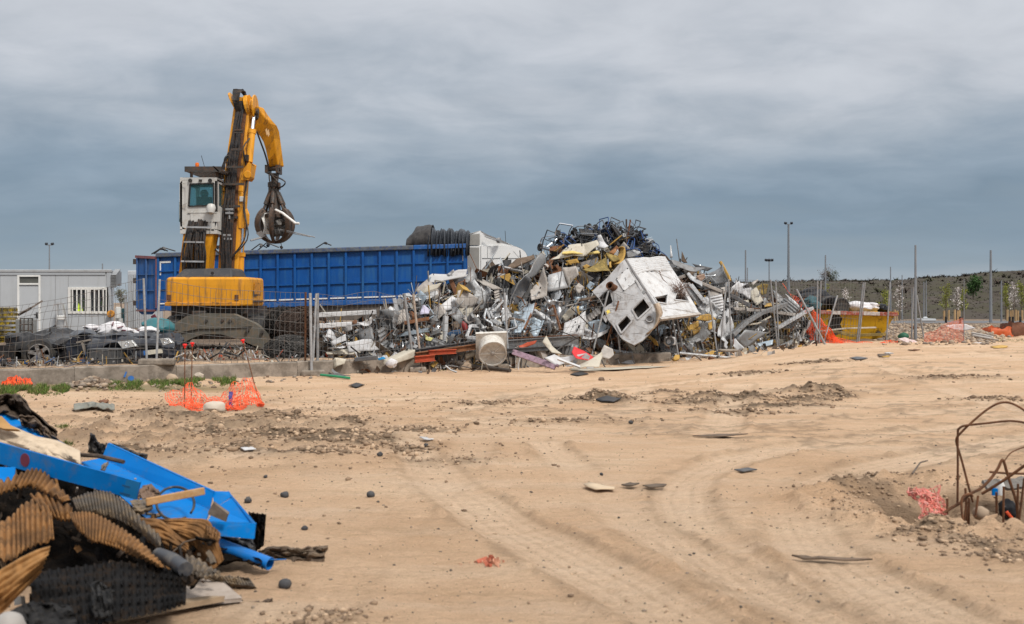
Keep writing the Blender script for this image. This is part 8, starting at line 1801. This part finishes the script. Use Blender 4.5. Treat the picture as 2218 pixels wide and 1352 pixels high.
for k in range(8): m.tube([P(-16+k*12,806,20.9),P(-16+k*12,824,20.85)],.012,5)
o = m.build('rusty_grille',rust); tag(o,'rusty bar grille leaning before the kerb wall at the far left','grille')

# ================================================================ small things on the sand
for i,(px,py,r) in enumerate(((803,1077,.040),(617,1077,.038),(537,1089,.034),(617,1274,.042),(823,988,.035),(1367,918,.035),(923,968,.03),(575,1035,.02),(660,1148,.025),(1303,1030,.02))):
    m = MB(); p = GP(px,py); m.blob(p+Vector((0,0,r*.6)),(r,r,r*.85),.10 if i in (0,3) else .3,2,1.2,seed=i); o = m.build('black_stone',mat('black_stone',(.045,.045,.048),.8,0,.3,(.12,.11,.10),8,.5,.3,40),smooth=True,angle=60); tag(o,('smooth black stone alone in the middle of the sand','black stone on the sand right of the blue trough','black stone just right of the blue tray tip','round black stone near the bottom, right of the grey board','dark stone on the sand before the dug up soil','dark stone far out on the sand before the central mounds','dark stone right of the dug up soil on the left','tiny dark stone above the blue tray','small dark stone between the tray and the brown wreckage','tiny dark stone left of the flat boards')[i],'stone','dark stones on the sand')
flat('thin_board','pale thin board with dark edge lying flat on the sand','board',[(1264,1058),(1280,1054),(1332,1064),(1330,1068),(1290,1069)],mat('pale_board',(.50,.39,.27),.8,0,.15),.012,.03)
flat('thin_board','dark middle one of the three flat boards on the sand','board',[(1346,1058),(1365,1054),(1385,1056),(1370,1061)],mat('dark_board',(.10,.075,.055),.8,0,.3),.012,.03)
flat('thin_board','dark right one of the three flat boards on the sand','board',[(1392,1061),(1410,1058),(1444,1058),(1438,1064),(1410,1065)],mat('dark_board',None),.012,.035)
for i,(pts,mm_,nm,lb,cat) in enumerate(((((1232,803),(1300,799),(1400,796),(1452,796),(1380,800),(1260,806)),'cream','thin_board','long thin curved board on the sand below the white booth','board'),(((1500,948),(1560,946),(1620,946),(1560,951)),'brown','stick','long thin dark stick in the middle distance','stick'),(((1715,1213),(1760,1215),(1890,1222),(1800,1222),(1740,1219)),'brown','stick','long dark stick at the lower right of the sand','stick'),(((755,838),(772,832),(790,836),(772,842)),'black','black_scrap','curled black scrap on the sand left of the heap','scrap'),(((1235,813),(1258,808),(1275,812),(1252,816)),'black','black_scrap','flat black rubber scrap on the sand before the red sheet','scrap'),(((908,953),(925,953),(940,958),(925,958)),'white','white_scrap','small white strip on the sand near the dug up soil','scrap'),(((1290,868),(1315,862),(1345,866),(1330,874),(1305,873)),'black','black_scrap','black plastic scrap half buried in the left central mound','scrap'),(((1900,770),(1925,768),(1930,772),(1905,775)),'brown','brown_scrap','flat brown scrap on the sand right of the heap','scrap'),(((520,975),(545,972),(555,978),(530,980)),'white','white_scrap','white flake on the rough soil left of the dug up mound','scrap'),(((1270,798),(1290,795),(1285,800),(1272,801)),'white','white_scrap','white flake on the sand at the foot of the heap','scrap'),(((700,815),(730,812),(760,816),(730,819)),'dark','dark_scrap','dark flat scrap beside the post bundle','scrap'),(((1840,777),(1862,775),(1880,778),(1855,781)),'dark','dark_scrap','dark flat scrap on the sand before the skip','scrap'),(((1590,1022),(1620,1019),(1640,1022),(1610,1027)),'dark','dark_scrap','dark ragged scrap on the right part of the sand','scrap'))):
    flat(nm,lb,cat,list(pts),mm_,.012,.02,.03)
fragments('brick_crumbs','reddish brick crumbs on the sand near the bottom middle',60,lambda rr: GP(rr.gauss(1058,18),rr.gauss(1220,5),.006),[mat('brick_red',(.42,.12,.07),.9,0,.25),mat('brick_pale',(.50,.25,.16),.9,0,.2)],61,.004,.016)
# clods and pebbles
def scatter(name,label,pts,mats,seed,cols=None):
    pos = [(p.x,p.y,p.z) for p,s in pts]; return cloud_mesh(name,label,pos,[s for p,s in pts],IV,IF,mats,seed,cols=cols)
rr = random.Random(99); pts = []
for k in range(5200):
    cx_,cy_,rx,ry,h_ = MW[int(rr.random() ** 1.0*len(MW))]; s = rr.choice((.008,.012,.016,.022,.03,.04)) * rr.uniform(.6,1.3) * (1 if cy_ > 11 else .55); x,y = cx_ + rr.gauss(0,rx*.62),cy_ + rr.gauss(0,ry*.62); pts.append((Vector((x,y,gz(x,y)+s*.25)),s))
for k in range(1500):
    a = rr.uniform(0,6.283); q = rr.gauss(1.05,.22); x,y = PIT[0] + 1.15 * q * math.cos(a),PIT[1] + .95 * q * math.sin(a); s = rr.choice((.004,.005,.007,.011,.016)) * rr.uniform(.6,1.3); pts.append((Vector((x,y,gz(x,y)+s*.3)),s))
for k in range(3600):
    x,y = rr.gauss(-4.6,2.4),rr.gauss(14.2,2.8); s = rr.choice((.005,.008,.011,.015,.024)) * rr.uniform(.6,1.3); pts.append((Vector((x,y,gz(x,y)+s*.25)),s))
sm_ = [mat('clod_dark',(.16,.11,.072),.95,0,.2),mat('clod_mid',(.26,.18,.118),.95,0,.2),mat('clod_light',(.42,.30,.20),.95,0,.15),mat('clod_mid',None),mat('clod_dark',None)]
scatter('soil_clods','crumbly clods of dug soil on the mounds and around the pit',pts,sm_,71)
pts = []
for k in range(4800):
    px = rr.uniform(-60,2280); py = 760 + 610 * rr.random() ** 1.15; x,y = gpt(px,py,0.1)
    if y > fence_y(x) - .3 and x < 9: continue
    s = rr.choice((.0015,.002,.003,.004,.007)) * rr.uniform(.6,1.4) * (1+y/14); pts.append((Vector((x,y,gz(x,y)+s*.2)),s))
scatter('pebbles','small pebbles and grit strewn all over the sand',pts,[mat('pebble_grey',(.20,.16,.12),.9,0,.3),mat('clod_mid',None),mat('clod_light',None),mat('pebble_dark',(.08,.068,.055),.9,0,.3),mat('clod_light',None)],72)
pts = []
for k in range(420):
    px = rr.gauss(200,26); py = rr.gauss(829,7); p = GP(px,py); s = rr.uniform(.02,.085); pts.append((p+Vector((0,0,s*.4+.10*math.exp(-((px-200)/26) ** 2)*rr.random())),s))
for k in range(160):
    px = rr.uniform(-20,700); p = GP(px,rr.gauss(832,6)-max(0,px-450)*.06); s = rr.uniform(.015,.06); pts.append((p+Vector((0,0,s*.3)),s))
scatter('rubble','small heap of pale rubble before the kerb wall on the left',pts,[mat('stone_tan',None),mat('stone_grey',None),mat('stone_brown',None)],73)
rag2 = [(160,886),(200,880),(225,884),(248,886)]
m = MB(); m.grid(lambda u,v: (lambda q: GP(q[0],q[1]+9*v,.05+.05*math.sin(v*3.1)+.04*noise.noise((u*7,v*4,3))))(interp2(rag2,u)),22,8); o = m.build('grey_cloth',mat('grey_rag',(.17,.175,.155),.9,0,.3,(.28,.24,.19),5,.5,.3),smooth=True,solid=.012); tag(o,'flattened grey cloth on the rough soil left of the orange netting','cloth')
flat('rusty_scrap','dark rusty scrap above the flattened grey cloth','scrap',[(214,874),(225,870),(236,873),(226,878)],'rusty',.02,.03)
# grass strip along the kerb
gv = []; gf = []
for k in range(7):
    a = _r.uniform(0,6.28); l = _r.uniform(.6,1.2); w = .07; dx,dy = math.cos(a),math.sin(a); n0 = len(gv); sp = _r.uniform(.3,.9)
    gv += [(-dy*w,dx*w,0),(dy*w,-dx*w,0),(dx*sp,dy*sp,l)]; gf.append((n0,n0+1,n0+2))
pos = []; scl = []
def tuft(px,py,s):
    p = GP(px,py)
    if p.y > fence_y(p.x) - .2: return
    pos.append((p.x,p.y,p.z-.005)); scl.append(s)
for k in range(6500):
    px = rr.uniform(-30,150) if rr.random() < .5 else rr.uniform(235,400) if rr.random() < .6 else rr.uniform(380,510)
    py = 838 + rr.gauss(0,5) + (8 if px < 150 else-6 if px > 400 else 0) - (px-0) * .012
    if noise.noise((px*.03,py*.08,4)) < -.12: continue
    tuft(px,py,rr.uniform(.03,.095))
for cx_,cy_ in ((140,962),(138,925),(760,797),(955,800),(1385,782),(2180,737),(2210,738),(2160,738)):
    for k in range(70): tuft(rr.gauss(cx_,9),rr.gauss(cy_,2),rr.uniform(.02,.05))
cloud_mesh('grass','short green grass growing in patches along the kerb wall',pos,scl,gv,gf,[mat('grass_green',(.10,.17,.022),.8,0,.3),mat('grass_dark',(.05,.09,.016),.8,0,.3),mat('grass_dry',(.16,.15,.05),.8,0,.3)],74,flat=1.0)
